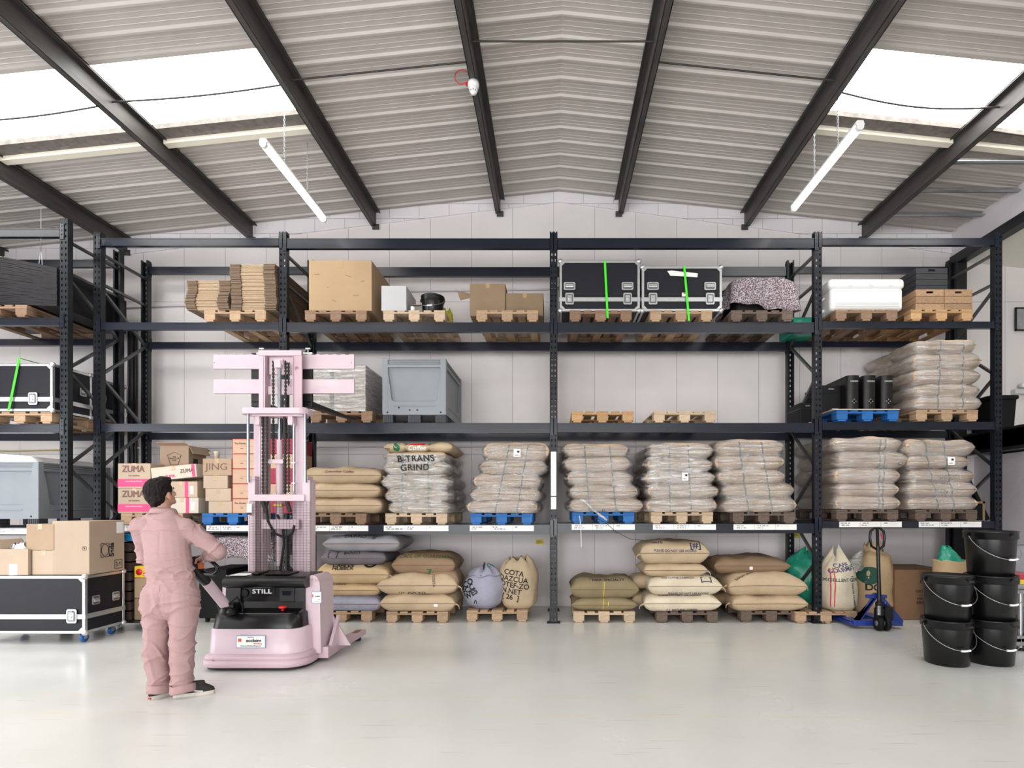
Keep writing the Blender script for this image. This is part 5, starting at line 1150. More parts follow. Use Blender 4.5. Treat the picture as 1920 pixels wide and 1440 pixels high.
o = obj('lashing_strap', mb, m_green); tag(o, 'bright green lashing strap over the left rack flight case', 'strap', 'green lashing straps')
bulk_box(WX(72, YL)-.56, YL, 1.25+.003, 1.12, 1.10, 123*YL/F, 'grey plastic bulk box in the left rack behind the cardboard boxes')
mb = MB(); mb.prism([(-.55, 0), (.5, 0), (.42, .07), (.1, .1), (-.3, .11), (-.55, .1)], .1, 1.0, 'xz'); o = obj('white_lid', mb, m_pvcwhite, bevel=.02); o.location = (WX(72, YL)-.6, YL, 1.253+123*YL/F); tag(o, 'white domed cover lying on the left rack bulk box', 'lid')
# black sheeting stacked on the top left pallet, galvanised rail with hooks over it
m_sheetb = mat('black_sheeting', (28, 26, 30), .5, spec=.3, var=.2, vs=5)
o = thing('folded_sheeting', 'tall sagging stack of black sheeting in the left rack', 'sheeting', (-6.75, LF+.0, 3.83+PZ+.004), group=None)
mb = MB(); n = 26; nx = 14
for i in range(n):
    vs = []; z = i*.026
    for k in range(nx+1):
        t_ = k/nx; x = -.9+t_*1.52; dr = .30*max(0, t_-.25)**1.6*(i/n)+rnd.uniform(0, .004); zz = max(0.004+i*.004, z-dr+.02*math.sin(t_*3+i*.1)); 
        for y_ in (.0+.008*rnd.random(), 1.12):
            vs += [(x, y_, zz), (x, y_, zz+.02)]
    fs = []
    for k in range(nx): b = k*4; fs += [(b, b+4, b+5, b+1), (b+1, b+5, b+7, b+3), (b+2, b+3, b+7, b+6), (b, b+2, b+6, b+4)]
    b = nx*4; fs += [(b, b+2, b+3, b+1)]; mb.add(vs, fs)
obj('sheet_layers', mb, m_sheetb, o)
o = thing('hook_rail', 'galvanised rail with a row of brass hooks over the black sheeting', 'rail', (-6.3, LF-.02, 4.42)); A, B = Vector((-.75, -.02, .22)), Vector((.16, .35, -.02))
mb = MB(); mb.bar(A, B, .012, .035); obj('rail', mb, m_galv, o)
m_brass = mat('brass', (200, 176, 90), .3, .7)
for q in range(13):
    p = A.lerp(B, q/12.5+.02); mb = MB(); mb.tube([p+Vector((0, -.012, .03)), p+Vector((0, -.018, -.02)), p+Vector((-.02, -.022, -.035)), p+Vector((-.03, -.022, -.02))], .004, 5); obj('hook', mb, m_brass, o)
mb = MB(); top = Vector((WX(77, 7.0), 7.0, WZ(392, 7.0))); k_ = Vector((top.x, 7.0, WZ(463, 7.0)))
mb.tube([top, k_], .003, 5); mb.tube([k_, (WX(70, 6.95), 6.95, WZ(520, 6.95))], .003, 5); mb.tube([k_, (WX(81, 6.95), 6.95, WZ(522, 6.95))], .003, 5); o = obj('hanging_wire', mb, m_galv); tag(o, 'thin forked wire hanging from the roof above the left rack', 'wire')
# ================================================================== things on the floor
# big flight case on blue casters with boxes on it
Yq = 6.05
fc = flight_case(-5.11-.60, Yq, .003, 1.20, .56, .635, 'large black flight case on blue casters at the lower left', 'flight cases on the floor', split=.19, handles=False, latches=(-.383, .383))
ztop = .003+.11+.635+.006
g = 'cartons on the floor flight case'
sd = carton(69*6.12/F, .50, .59, WX(138.5, 6.12), 6.08, ztop, 'large Seda carton standing on the floor flight case', g, m=m_cardl, tape=False)
w = 69*6.12/F
mb = MB(); 
for a, b in (((-.095, .33), (-.095, .18)), ((-.095, .18), (.02, .18)), ((.02, .18), (.02, .33)), ((.02, .33), (-.095, .33))): mb.bar((w/2+.002, a[0], a[1]), (w/2+.002, b[0], b[1]), .005, .003, up=(1, 0, 0))
mb.tube([(w/2+.002, -.038+.05*math.cos(t_*PI/10), .255+.065*math.sin(t_*PI/10)) for t_ in range(21)], .003, 5); obj('emblem', mb, m_ink, sd)
text(sd, 'Seda', .085, (w/2+.002, .06, .255), m_ink, face='right', rot=PI/2, bold=.03)
mb = MB(); mb.box(w/2, w/2+.002, .13, .235, .44, .57); obj('paper_label', mb, m_paper, sd); mb = MB()
for a, b in (((.10, .03), (.21, .03)), ((.21, .03), (.21, .13)), ((.21, .13), (.10, .13)), ((.10, .13), (.10, .03))): mb.bar((w/2+.002, a[0], a[1]), (w/2+.002, b[0], b[1]), .004, .003, up=(1, 0, 0))
obj('stamp_frame', mb, m_ink, sd); text(sd, 'INT\n12x', .035, (w/2+.002, .155, .08), m_ink, face='right', rot=PI/2)
mb = MB(); mb.lathe([(.022, -.251), (.026, -.251), (.026, -.25)], (.15, 0, .29), 16, axis='y'); obj('recycling_mark', mb, m_ink, sd); text(sd, '%', .03, (.15, -.252, .29), m_ink)
c = cpx(60, 104, 1031, 1077, Yq+.03, .4, 'lower small carton beside the Seda carton', m=m_cardl, z=ztop, group=g)
c = cpx(49, 103, 981, 1030, Yq+.03, .34, 'small carton perched on top left of the Seda carton', m=m_card, z=ztop+46*(Yq+.03)/F+.002, group=g, rz=-.04); mb = MB(); mb.lathe([(.018, -.171), (.022, -.171), (.022, -.17)], (.0, 0, .24), 14, axis='y'); obj('round_mark', mb, m_zink, c)
op = cpx(-12, 53, 1028, 1077, Yq+.0, .40, 'open carton full of foil bags at the left edge', m=m_cardl, z=ztop, group=g, opened=(('l', .9, .12), ('b', -.4, .12)))
mb = MB(); mb.box(-.02, .07, -.202, -.2, .0, .12); obj('paper_label', mb, m_paper, op)
m_foil = mat('crinkled_foil', (200, 204, 210), .2, .8, bump=.8, bs=18)
for i, (dx, r) in enumerate(((-.1, .10), (.06, .085))): b_ = bag('grey', op.location.x+dx, Yq+.2, ztop+.05, [(r, 0), (r*1.1, .1), (r, .2), (r*.6, .27)], 70+i, 'silver foil bag in the open carton, %s' % ('left one', 'right one')[i], 'foil bags in the open carton', m=m_foil, name='foil_bag', n=24)
o = thing('paper_cups', 'tilted stack of white paper cups in the open carton', 'cup', (WX(36, Yq+.05), Yq+.08, ztop+.27)); o.rotation_euler = (0, 1.0, 0)
for q in range(5): mb = MB(); mb.lathe([(0, 0), (.035, 0), (.05, .1), (.053, .103), (.05, .106)], (0, 0, q*.016-.08), 20); obj('cup', mb, m_pvcwhite, o)
# stacked trays on a dolly between the flight case and the person
o = thing('dolly', 'dark dolly with white wheels beside the flight case', 'dolly', (WX(247, 6.7), 6.95, .003)); mb = MB(); mb.box(-.34, .30, -.28, .28, .10, .13); obj('platform', mb, m_blackpl, o)
for sx in (-.24, .22):
    for sy in (-.2, .2): mb = MB(); mb.box(sx-.02, sx+.02, sy-.02, sy+.02, .06, .10); c = obj('caster', mb, m_galv, o); mb = MB(); mb.lathe([(0, -.016), (.045, -.016), (.048, 0), (.045, .016), (0, .016)], (sx, sy, .048), 18, axis='y'); obj('wheel', mb, m_pvcwhite, c)
dx = o.location.x
m_dwood = wood('tray_wood_dark', (58, 44, 38), .3)
for i in range(8):
    t_ = thing('wooden_tray', 'dark wooden tray on the dolly, number %s from the bottom' % ('one', 'two', 'three', 'four', 'five', 'six', 'seven', 'eight')[i], 'tray', (dx-.17, 6.95, .136+i*.118), 0, 'dark trays stacked on the dolly')
    mb = MB(); 
    for s in (-1, 1): mb.box(-.17, .17, s*.26-.008, s*.26+.008, .0, .10); mb.box(s*.165-.008, s*.165+.008, -.26, .26, 0, .10)
    mb.box(-.16, .16, -.25, .25, 0, .01); obj('tray_sides', mb, m_dwood, t_)
for i, (h, mm, lb) in enumerate(((.26, m_cardd, 'brown carton at the bottom of the dolly stack'), (.24, m_card, 'brown carton with an emblem in the middle of the dolly stack'), (.14, mat('print_yellow_box', (226, 190, 60), .5), 'yellow and red printed box on the dolly stack'))):
    c = carton(.26, .5, h, dx+.16, 6.70, .136+(0, .264, .508)[i], lb, 'boxes on the dolly', m=mm, tape=False)
    if i == 2: mb = MB(); mb.lathe([(0, -.252), (.04, -.252), (.04, -.25)], (-.07, 0, .07), 16, axis='y'); mb.box(-.02, .12, -.252, -.25, .02, .06); obj('printed_patch', mb, m_red, c)
    if i == 1: mb = MB(); mb.lathe([(.025, -.252), (.032, -.252), (.032, -.25)], (0, 0, .12), 14, axis='y'); obj('emblem', mb, m_zink, c)
o = thing('blue_crate', 'blue plastic crate on the dolly trays behind the Seda carton', 'crate', (dx-.17, 6.95, 1.085)); mb = MB(); mb.box(-.16, .16, -.24, .24, 0, .09); mb.box(-.17, .17, -.25, .25, .075, .09); obj('crate_body', mb, mat('crate_blue', (40, 140, 200), .4), o, bevel=.006)
# black cases under a mottled blanket behind the truck
for i, (a, b, t0, Y_) in enumerate(((372, 425, 1060, 7.15), (427, 520, 1072, 7.2))):
    w_ = (b-a)*Y_/F; h_ = WZ(t0, Y_)-.06; o = thing('speaker_case', 'black carpeted case on small wheels behind the truck, %s' % ('left one', 'right one')[i], 'case', (WX((a+b)/2, Y_), Y_+.35, .003), 0, 'black cases behind the truck')
    mb = MB(); mb.box(-w_/2+.004, w_/2-.004, -.35, .35, .06, h_); obj('case_body', mb, m_gk, o, bevel=.012)
    for sx in (-1, 1):
        for sy in (-.27, .27): mb = MB(); mb.lathe([(0, -.015), (.03, -.015), (.03, .015), (0, .015)], (sx*(w_/2-.07), sy, .03), 14, axis='x'); mb.box(sx*(w_/2-.07)-.02, sx*(w_/2-.07)+.02, sy-.02, sy+.02, .03, .065); obj('wheel', mb, m_rubber, o)
blanket(WX(443, 7.2), 7.19, .80, .90, .72, .31, 'mottled grey moving blanket draped over the black cases behind the truck', 9, hem=lambda a: .05+.1*math.sin(a*3), m=m_felt)
o = thing('equipment_case', 'black case lying on the blanket under the lowest shelf', 'case', (WX(440, 7.7), 7.75, 1.115), 0, 'black equipment cases'); mb = MB(); mb.prism([(-.45, 0), (.42, 0), (.42, .03), (0, .07), (-.3, .02)], -.2, .2, 'xz'); obj('case_body', mb, m_gk, o, bevel=.008)

# ---- bucket stacks
GBk = 'black buckets stacked at the right'
YBk = 5.33
for px, py, i, lab, hg in ((1775, 1258, 0, 'black bucket at the bottom of the left stack', 0), (1776, 1258, 1, 'black bucket on top of the left stack of two', 0), (1860, 1258, 0, 'black bucket at the bottom of the right stack, handle swung left', .0),
                       (1861, 1258, 1, 'black bucket in the middle of the right stack of three', 0.1), (1860, 1258, 2, 'black bucket on top of the right stack of three', .1)):
    r = .212; H = .425
    bucket(WX(px, YBk), YBk+(.02 if px > 1800 else 0), .002+i*(H-.012)+(.006*i), r, H, lab, GBk, hang=hg)

# ---- blue hand pallet jack
mj = mat('jack_blue', (28, 56, 140), .35, coat=.2)
jx, jy = WX(1640, 6.85), 6.75
o = thing('pallet_jack', 'blue hand pallet jack with a black handle parked by the end bay', 'pallet jack', (jx, jy, 0)); 
mb = MB(); mb.tube([(0, 0, .28), (.005, .02, .60), (.01, .05, 1.02)], [.026, .022, .020], 10); hd = obj('tiller', mb, m_blackpl, o)
mb = MB(); mb.tube([(.01, .05, .97), (-.07, .05, 1.02), (-.085, .055, 1.12), (-.075, .06, 1.20), (-.03, .065, 1.24), (.04, .065, 1.24), (.085, .06, 1.20), (.095, .055, 1.12), (.08, .05, 1.02), (.01, .05, .97)], .015, 10); mb.bar((.01, .05, 1.0), (.01, .065, 1.24), .03, .02); obj('handle_loop', mb, m_blackpl, hd)
mb = MB(); mb.bar((.03, .03, 1.18), (.06, .03, 1.10), .012, .008); obj('release_lever', mb, m_red, hd)
mb = MB(); mb.lathe([(0, .12), (.06, .12), (.06, .26), (.045, .28), (.045, .34), (0, .34)], (0, 0, 0), 18); mb.cb((.09, 0, .22), (.10, .10, .14)); mb.lathe([(0, .2), (.028, .2), (.028, .36), (0, .37)], (-.04, -.06, 0), 12); obj('pump', mb, m_blackpl, o)
mb = MB(); 
for q in range(7): mb.lathe([(.018, .20+q*.016), (.026, .207+q*.016), (.018, .214+q*.016)], (-.055, -.085, 0), 12)
obj('spring', mb, m_galv, o)
for s, lab in ((-1, 'l'), (1, 'r')): mb = MB(); mb.lathe([(0, -.025), (.084, -.025), (.09, -.018), (.09, .018), (.084, .025), (0, .025)], (s*.045+.02, -.02, .091), 24, axis='x'); w_ = obj('steer_wheel', mb, m_rubber, o); w_.rotation_euler = (0, 0, 0); mb = MB(); mb.lathe([(0, -.028), (.035, -.028), (.035, .028), (0, .028)], (s*.045+.02, -.02, .091), 14, axis='x'); obj('hub', mb, mat('grey_hub', (110, 110, 112), .5), w_)
mb = MB()
mb.prism([(-.29, .08), (-.24, .05), (-.02, .44), (.02, .44), (.02, .40), (-.20, .09), (-.16, .08)], .06, .10, 'xz'); mb.prism([(.31, .05), (.33, .10), (.10, .38), (.04, .44), (.02, .42), (.2, .12), (.22, .06)], .06, .10, 'xz'); mb.box(-.28, .32, .05, .13, .04, .11); mb.box(-.12, .12, .04, .1, .38, .42)
obj('lift_frame', mb, mj, o, bevel=.005)
for s in (-1, 1):
    mb = MB(); mb.box(s*.2-.08, s*.2+.08, .10, 1.2, .07, .085); mb.box(s*.2-.08, s*.2-.07, .10, 1.2, .03, .085); mb.box(s*.2+.07, s*.2+.08, .10, 1.2, .03, .085); f_ = obj('fork', mb, mj, o, bevel=.004)
    mb = MB(); mb.lathe([(0, -.05), (.035, -.05), (.035, .05), (0, .05)], (s*.2, 1.0, .036), 14, axis='x'); obj('load_roller', mb, m_rubber, f_)
for (a, b) in (((-.09, .08, .06), (-.30, .10, .06)),): mb = MB(); mb.bar(a, b, .05, .04); obj('link_arm', mb, mj, o)
mb = MB(); mb.ell((.07, 0, .33), (.025, .025, .03)); obj('blue_knob', mb, mj, o)

# ---- brown carton, dark screen, black dustbin etc. at the far right
o = carton(120*7.3/F*.9, .75, .66, WX(1735, 7.35), 7.38, .003, 'large brown carton with a diamond mark beside the wheel emblem bag', None, m=mat('cardboard_dark', (136, 104, 78), .8, var=.08, vs=4), tape=False)
mb = MB(); 
for p, q in (((-.05, .5), (0, .55)), ((0, .55), (.05, .5)), ((.05, .5), (0, .45)), ((0, .45), (-.05, .5))): mb.bar((p[0], -.377, p[1]), (q[0], -.377, q[1]), .008, .004, up=(0, 1, 0))
obj('diamond_mark', mb, m_ink, o); text(o, 'DISTRITO\n---------\nHAWAII\nGROWN', .05, (0, -.377, .3), m_ink)
o = thing('flip_board', 'black folded panel leaning in the corner behind the buckets', 'panel', (WX(1838, 7.9), 7.95, .003)); mb = MB(); mb.box(-.36, .30, -.03, .0, .62, 1.22); obj('panel', mb, m_gk, o); mb = MB(); [mb.box(x-.015, x+.015, -.03, 0, 0, .64) for x in (-.32, .26)]; obj('support', mb, m_blksteel, o)
for i, (xa, xb, za, zb) in enumerate(((5.62, 6.02, 2.30, 1.32), (5.72, 6.12, 2.15, 1.32))):
    mb = MB(); mb.bar((xa, 7.95-i*.1, za), (xb, 7.95-i*.1, zb), .05, .09, up=(0, 1, 0)); o = obj('leaning_board', mb, m_gk); tag(o, 'black board leaning in the lowest shelf end bay, %s' % ('longer one', 'shorter one')[i], 'board', 'black boards leaning at the rack end')
o = thing('wooden_stand', 'pale wooden framed black panel at the end of the lowest shelf', 'stand', (5.78-.3, 7.6, 1.318)); mb = MB(); mb.box(-.02, .02, 0, .03, 0, .26); mb.box(.40, .43, 0, .03, 0, .26); mb.box(-.02, .43, 0, .03, .23, .26); obj('wooden_frame', mb, WD['natural'], o); mb = MB(); mb.box(.02, .40, .01, .025, 0.003, .23); obj('black_panel', mb, m_gk, o)
o = thing('waste_bin', 'black lidded bin standing on the gallery beyond the rack', 'bin', (WX(1862, 8.0), 8.0, 2.553)); mb = MB(); mb.prism([(-.15, 0), (.13, 0), (.17, .46), (-.19, .46)], -.2, .2, 'xz'); obj('bin_body', mb, m_gk, o, bevel=.02); mb = MB(); mb.box(-.21, .19, -.23, .23, .46, .52); obj('lid', mb, m_gk, o, bevel=.02)
mb = MB(); mb.tube([(0, 0, 0), (.05, -.04, .12), (.12, -.1, .13), (.2, -.12, .06)], [.05, .06, .05, .03], 10); 
# steel workbench with packets, tray of logs below
bx = WX(1893, 5.9); o = thing('steel_bench', 'stainless steel bench cut off by the right edge', 'table', (bx+.55, 6.1, 0)); 
m_ss = mat('stainless_steel', (170, 172, 176), .28, .9, var=.1, vs=6)
mb = MB(); mb.box(-.6, .6, -.35, .35, .60, .63); obj('tabletop', mb, m_ss, o); mb = MB(); mb.box(-.6, .6, -.35, .35, .10, .13); mb.box(-.6, .6, -.35, -.33, .06, .16); obj('lower_shelf', mb, m_ss, o)
for sx in (-.52, .52):
    for sy in (-.3, .3): l_ = obj('leg', MB().tube([(sx, sy, .03), (sx, sy, .60)], .022, 12), m_ss, o); obj('foot', MB().lathe([(0, 0), (.045, 0), (.045, .012), (.015, .02), (.015, .035)], (sx, sy, .002), 14), m_blackpl, l_)
for i, (hc, z0) in enumerate((((190, 50, 60), .733), ((226, 196, 40), .683), ((150, 150, 150), .633))):
    c = carton(.34, .26, .048, bx+.16, 5.85, z0, 'flat packet on the steel bench, %s' % ('red topmost one', 'yellow middle one', 'grey bottom one')[i], 'packets on the steel bench', m=mat('packet_%s' % ('red', 'yellow', 'grey')[i], hc, .3), tape=False, name='packet')
c = thing('metal_box', 'grey metal machine box above the packets on the steel bench', 'machine', (bx+.25, 6.25, .633)); mb = MB(); mb.box(-.18, .3, -.12, .12, 0, .44); obj('housing', mb, m_ss, c, bevel=.01)
mb = MB(); mb.tube([(-.22, -.1, .38), (-.22, -.1, .56), (-.12, -.1, .58), (-.10, -.1, .45)], .014, 8); obj('white_pipe', mb, m_pvcwhite, c)
c = thing('steel_pot', 'shiny steel pot on the bench shelf at the right edge', 'pot', (bx+.28, 5.95, .133)); obj('pot_body', MB().lathe([(0, 0), (.15, 0), (.17, .03), (.17, .25), (.18, .26)], n=28), m_chrome, c)
for i in range(7):
    mb = MB(); a = (i % 3)*.10; zz = .045+(i//3)*.08; mb.tube([(bx-.03+a*1.1+(i//3)*.04, 5.62, zz), (bx-.03+a*1.1+(i//3)*.04, 6.35, zz)], .044, 10, smooth=True); o2 = obj('log', mb, WD['natural']); tag(o2, 'small split log under the steel bench, %s' % ('bottom row left', 'bottom row middle', 'bottom row right', 'middle row left', 'middle row centre', 'middle row right', 'single top one')[i], 'log', 'logs under the steel bench')
for o2 in bpy.data.objects:
    if o2.name.startswith('log'): o2.location.x += .22; o2.location.z += .003
# ================================================================== pink pedestrian stacker truck
mp_ = mat('pink_paint', (204, 182, 192), .38, var=.04, vs=5, coat=.15, bump=.05, bs=40)
mp2 = mat('pink_paint_worn', (196, 170, 180), .5, var=.05, vs=9, col2=(150, 110, 116), c2t=(.66, .72), det=6)
m_chain = mat('oily_chain', (44, 42, 40), .45, .5)
TX, TY = -2.74, 5.40
tk = thing('stacker_truck', 'pale pink pedestrian stacker truck with a tall mast and raised forks', 'forklift', (TX, TY, 0))
def tp(name, mb, m, **k):
    p = k.pop('p', tk); return obj(name, mb, m, p, world=True, **k)
def rrect(x0, x1, y0, y1, r, n=6):
    if not isinstance(r, (list, tuple)): r = [r]*4
    P = []
    for (cx, cy, a0, q) in ((x1, y0, -PI/2, 0), (x1, y1, 0, 1), (x0, y1, PI/2, 2), (x0, y0, PI, 3)):
        rr = r[q]; ccx = cx-rr if cx == x1 else cx+rr; ccy = cy-rr if cy == y1 else cy+rr
        for i in range(n+1): a = a0+PI/2*i/n; P.append((ccx+rr*math.cos(a), ccy+rr*math.sin(a)))
    return P
def loft(mb, secs, mi=0, smooth=True, cap=True):
    n = len(secs[0][1]); vs = []; 
    for z, P in secs: vs += [(x, y, z) for x, y in P]
    mb.add(vs, [(i*n+k, i*n+(k+1) % n, (i+1)*n+(k+1) % n, (i+1)*n+k) for i in range(len(secs)-1) for k in range(n)], mi, smooth)
    if cap: mb.add(vs[:n], [tuple(range(n))[::-1]], mi); mb.add(vs[-n:], [tuple(range(n))], mi)
    return mb
R0 = [.20, .02, .02, .10]
mb = MB(); loft(mb, [(.018, rrect(-3.20, -2.28, 5.05, 5.62, R0)), (.032, rrect(-3.20, -2.28, 5.05, 5.62, R0))]); tp('underside', mb, m_rubber)
mb = MB(); loft(mb, [(.032, rrect(-3.205, -2.275, 5.04, 5.64, R0)), (.05, rrect(-3.22, -2.265, 5.025, 5.64, R0)), (.095, rrect(-3.22, -2.265, 5.025, 5.64, R0)), (.10, rrect(-3.205, -2.275, 5.04, 5.64, R0)), (.106, rrect(-3.218, -2.268, 5.03, 5.64, R0)), (.135, rrect(-3.21, -2.275, 5.035, 5.64, R0)), (.15, rrect(-3.19, -2.29, 5.06, 5.64, R0))]); tp('bumper', mb, mp2)
mb = MB(); loft(mb, [(.15, rrect(-3.185, -2.30, 5.065, 5.68, R0)), (.372, rrect(-3.175, -2.31, 5.075, 5.68, R0)), (.378, rrect(-3.165, -2.32, 5.085, 5.68, R0))]); tp('skirt', mb, mp_)
mb = MB(); loft(mb, [(.378, rrect(-3.165, -2.34, 5.09, 5.66, [.12, .02, .02, .09])), (.50, rrect(-3.14, -2.35, 5.10, 5.66, [.12, .02, .02, .09])), (.515, rrect(-3.12, -2.37, 5.12, 5.66, [.12, .02, .02, .09]))]); tp('lower_cover', mb, m_blackpl)
mb = MB(); mb.prism([(5.14, .51), (5.24, .54), (5.27, .60), (5.275, .77), (5.6, .77), (5.6, .50)], -2.97, -2.37, 'yz'); tp('dash_panel', mb, m_blackpl, bevel=.006)
mb = MB(); mb.prism([(5.12, .51), (5.14, .58), (5.24, .60), (5.25, .77), (5.6, .77), (5.6, .50)], -3.10, -2.96, 'yz'); tp('left_pod', mb, m_blackpl, bevel=.015)
mb = MB(); mb.prism([(5.23, .735), (5.19, .75), (5.175, .785), (5.19, .82), (5.24, .842), (5.34, .85), (5.60, .85), (5.60, .735)], -3.10, -2.33, 'yz', smooth=False); h_ = tp('hood', mb, m_blackpl, bevel=.012, seg=3)
mb = MB(); mb.box(-2.89, -2.82, 5.3, 5.5, .85, .868); mb.box(-2.76, -2.52, 5.28, 5.5, .85, .865); tp('hood_ridge', mb, m_blackpl, bevel=.008)
mb = MB(); mb.box(-3.06, -2.90, 5.24, 5.40, .849, .8525); tp('paper_sheet', mb, m_paper, label='white instruction sheet on the hood')
mb = MB(); mb.lathe([(0, -.006), (.034, -.006), (.040, 0), (.034, .004)], (-2.975+.04, 5.262, .68), 20, axis='y'); tp('round_port', mb, m_ink)
mb = MB(); mb.box(-2.74+.04, -2.58, 5.25, 5.262, .63, .75) if 0 else mb.box(-2.60, -2.46, 5.262, 5.28, .60, .76); tp('display_recess', mb, m_ink)
mb = MB(); mb.prism([(-2.575, .70), (-2.49, .70), (-2.50, .66), (-2.565, .66)], 5.255, 5.265, 'xz'); tp('display', mb, mat('dark_glass', (20, 24, 30), .1))
mb = MB(); mb.lathe([(.012, .0), (.012, .02), (.034, .024), (.036, .036), (.026, .044), (0, .046)], (-2.535, 5.19, .527), 20); tp('emergency_button', mb, m_red, label='red mushroom emergency button')
mb = MB(); mb.box(-2.88, -2.65, 5.262, 5.272, .655, .735); tp('badge_plate', mb, m_blackpl, bevel=.003)
text(tk, 'STILL', .058, (-2.765, 5.259, .695), mat('badge_silver', (226, 228, 230), .35), name='badge_lettering', world=True, heavy=.03, sx=1.3, space=1.08)
# side cheek on the right, brace plate and straddle legs
mb = MB(); pts = [(-2.40, .10), (-2.225, .10), (-2.235, .76)]+[(-2.31+.075*math.cos(a), .76+.085*math.sin(a)) for a in [PI*q/8 for q in range(9)]]+[(-2.395, .70)]
mb.prism(pts, 5.30, 5.62, 'xz'); tp('side_cheek', mb, mp_, bevel=.012)
pts2 = [(-3.22+.02, .15), (-3.12, .15), (-3.12, .78), (-3.16, .84), (-3.2, .78)]; mb = MB(); mb.prism(pts2, 5.36, 5.62, 'xz'); tp('side_cheek', mb, mp_, bevel=.01)
mb = MB(); mb.prism([(5.40, .12), (5.62, .12), (5.62, .40)], -2.20, -2.17, 'yz') ; mb.prism([(-2.24, .10), (-2.05, .10), (-2.24, .42)], 5.60, 5.62, 'xz'); tp('brace_plate', mb, mp_)
for s, xc0, xc1 in ((1, -2.245, -2.20), (-1, -3.16, -3.12)):
    mb = MB(); w = .055; y0, y1 = 5.34, 6.34
    vs = []; 
    for (x, y, z0, z1, ww) in ((xc0, y0, .04, .15, .075), (xc0+.005, 5.75, .04, .13, .06), (xc1, 6.15, .045, .105, .055), (xc1, y1, .05, .105, .055)):
        vs += [(x-ww, y, z0), (x+ww, y, z0), (x+ww, y, z1), (x-ww, y, z1)]
    fs = [(0, 1, 2, 3), (12, 15, 14, 13)]
    for i in range(3): b = i*4; fs += [(b+q, b+4+q, b+4+(q+1) % 4, b+(q+1) % 4) for q in range(4)]
    mb.add(vs, fs); l_ = tp('straddle_leg', mb, mp2, bevel=.006)
    mb = MB(); mb.box(xc1-.03, xc1+.03, 6.12, 6.28, .104, .107); tp('roller_slot', mb, mat('rust_brown', (120, 96, 84), .8), p=l_)
    mb = MB(); mb.lathe([(0, -.04), (.035, -.04), (.035, .04), (0, .04)], (xc1, 6.2, .038), 16, axis='x'); tp('load_wheel', mb, m_rubber, p=l_)
mb = MB(); mb.lathe([(0, -.04), (.1, -.04), (.1, .04), (0, .04)], (-2.75, 5.3, .103), 20, axis='x'); tp('drive_wheel', mb, m_rubber)
# mast
YM = 5.58
def X_(px, Y=YM): return WX(px, Y)
def Z_(py, Y=YM): return WZ(py, Y)
for a, b in ((467, 480), (569, 582.5)):
    mb = MB(); mb.box(X_(a), X_(b), YM-.02, YM+.12, .10, Z_(900)); mb.box(X_(a)+(.02 if a < 500 else 0), X_(b)-(0 if a < 500 else .02), YM-.02, YM+.1, Z_(900), Z_(893)); tp('outer_mast_rail', mb, mp_, bevel=.005)
mb = MB(); mb.box(X_(472), X_(574), YM-.04, YM-.01, Z_(939.5), Z_(927.5)); mb.box(X_(490), X_(560), YM+.0, YM+.06, Z_(992), Z_(974)); tp('mast_crossbar', mb, mp_, bevel=.004)
Y2 = YM+.06
for a, b in ((475.5, 490), (552, 571)):
    mb = MB(); mb.box(X_(a, Y2), X_(b, Y2), Y2, Y2+.02, .3, Z_(778, Y2)); xa = X_(b, Y2) if a < 500 else X_(a, Y2); mb.box(xa-.012, xa+.012, Y2, Y2+.1, .3, Z_(778, Y2)); tp('middle_mast_rail', mb, mp_, bevel=.003)
mb = MB(); mb.prism(rrect(X_(457), X_(581), YM-.10, YM+.10, [.09, .03, .03, .09], 5), Z_(778), Z_(767.5), 'xy'); mb.prism(rrect(X_(472), X_(570), YM-.02, YM+.12, .02, 3), Z_(781), Z_(777.8), 'xy'); tp('top_yoke', mb, mp_, bevel=.004)
for px in (681.5, ): pass
for cx_ in (484, 546):
    mb = MB(); mb.lathe([(0, -.03), (.042, -.03), (.042, .03), (0, .03)], (X_(cx_), YM+.02, Z_(789)), 18, axis='x'); mb.cb((X_(cx_), YM+.02, Z_(789)), (.05, .09, .09)); tp('pulley_housing', mb, mp_, bevel=.006)
for px in (470.5, 576.5): tp('guide_rod', MB().tube([(X_(px), YM-.05, Z_(905)), (X_(px), YM-.05, Z_(776))], .014, 12), m_chrome, label='chrome guide rod')
Y3 = YM+.16
for a, b, dk in ((485, 495, 1), (550, 566, 0)):
    mb = MB(); mb.box(X_(a, Y3), X_(b, Y3), Y3, Y3+.02, 1.0, Z_(658, Y3)); xa = X_(b, Y3) if a < 500 else X_(a, Y3); mb.box(xa-.01, xa+.01, Y3, Y3+.12, 1.0, Z_(658, Y3)); tp('inner_mast_rail', mb, mp2 if not dk else mp_, bevel=.003)
mb = MB(); mb.box(X_(485, Y3), X_(566, Y3), Y3-.01, Y3+.03, Z_(667, Y3), Z_(657, Y3)); mb.box(X_(500, Y3), X_(548, Y3), Y3+.05, Y3+.08, Z_(700, Y3), Z_(667, Y3)); mb.box(X_(497, Y3), X_(550, Y3), Y3+.05, Y3+.08, Z_(738, Y3), Z_(722, Y3)); tp('mast_head', mb, mp_, bevel=.004)
Yc_ = YM+.10
mb = MB(); mb.tube([(X_(524.3, Yc_), Yc_, Z_(826, Yc_)), (X_(524.3, Yc_), Yc_, Z_(690, Yc_))], .018, 14); tp('lift_piston', mb, m_chrome, label='chrome piston rod')
mb = MB(); mb.tube([(X_(524.3, Yc_), Yc_, Z_(1060, Yc_)), (X_(524.3, Yc_), Yc_, Z_(868, Yc_)), (X_(524.3, Yc_), Yc_, Z_(867, Yc_)), (X_(524.3, Yc_), Yc_, Z_(825, Yc_))], [.036, .036, .028, .028], 16); tp('lift_cylinder', mb, mp_)
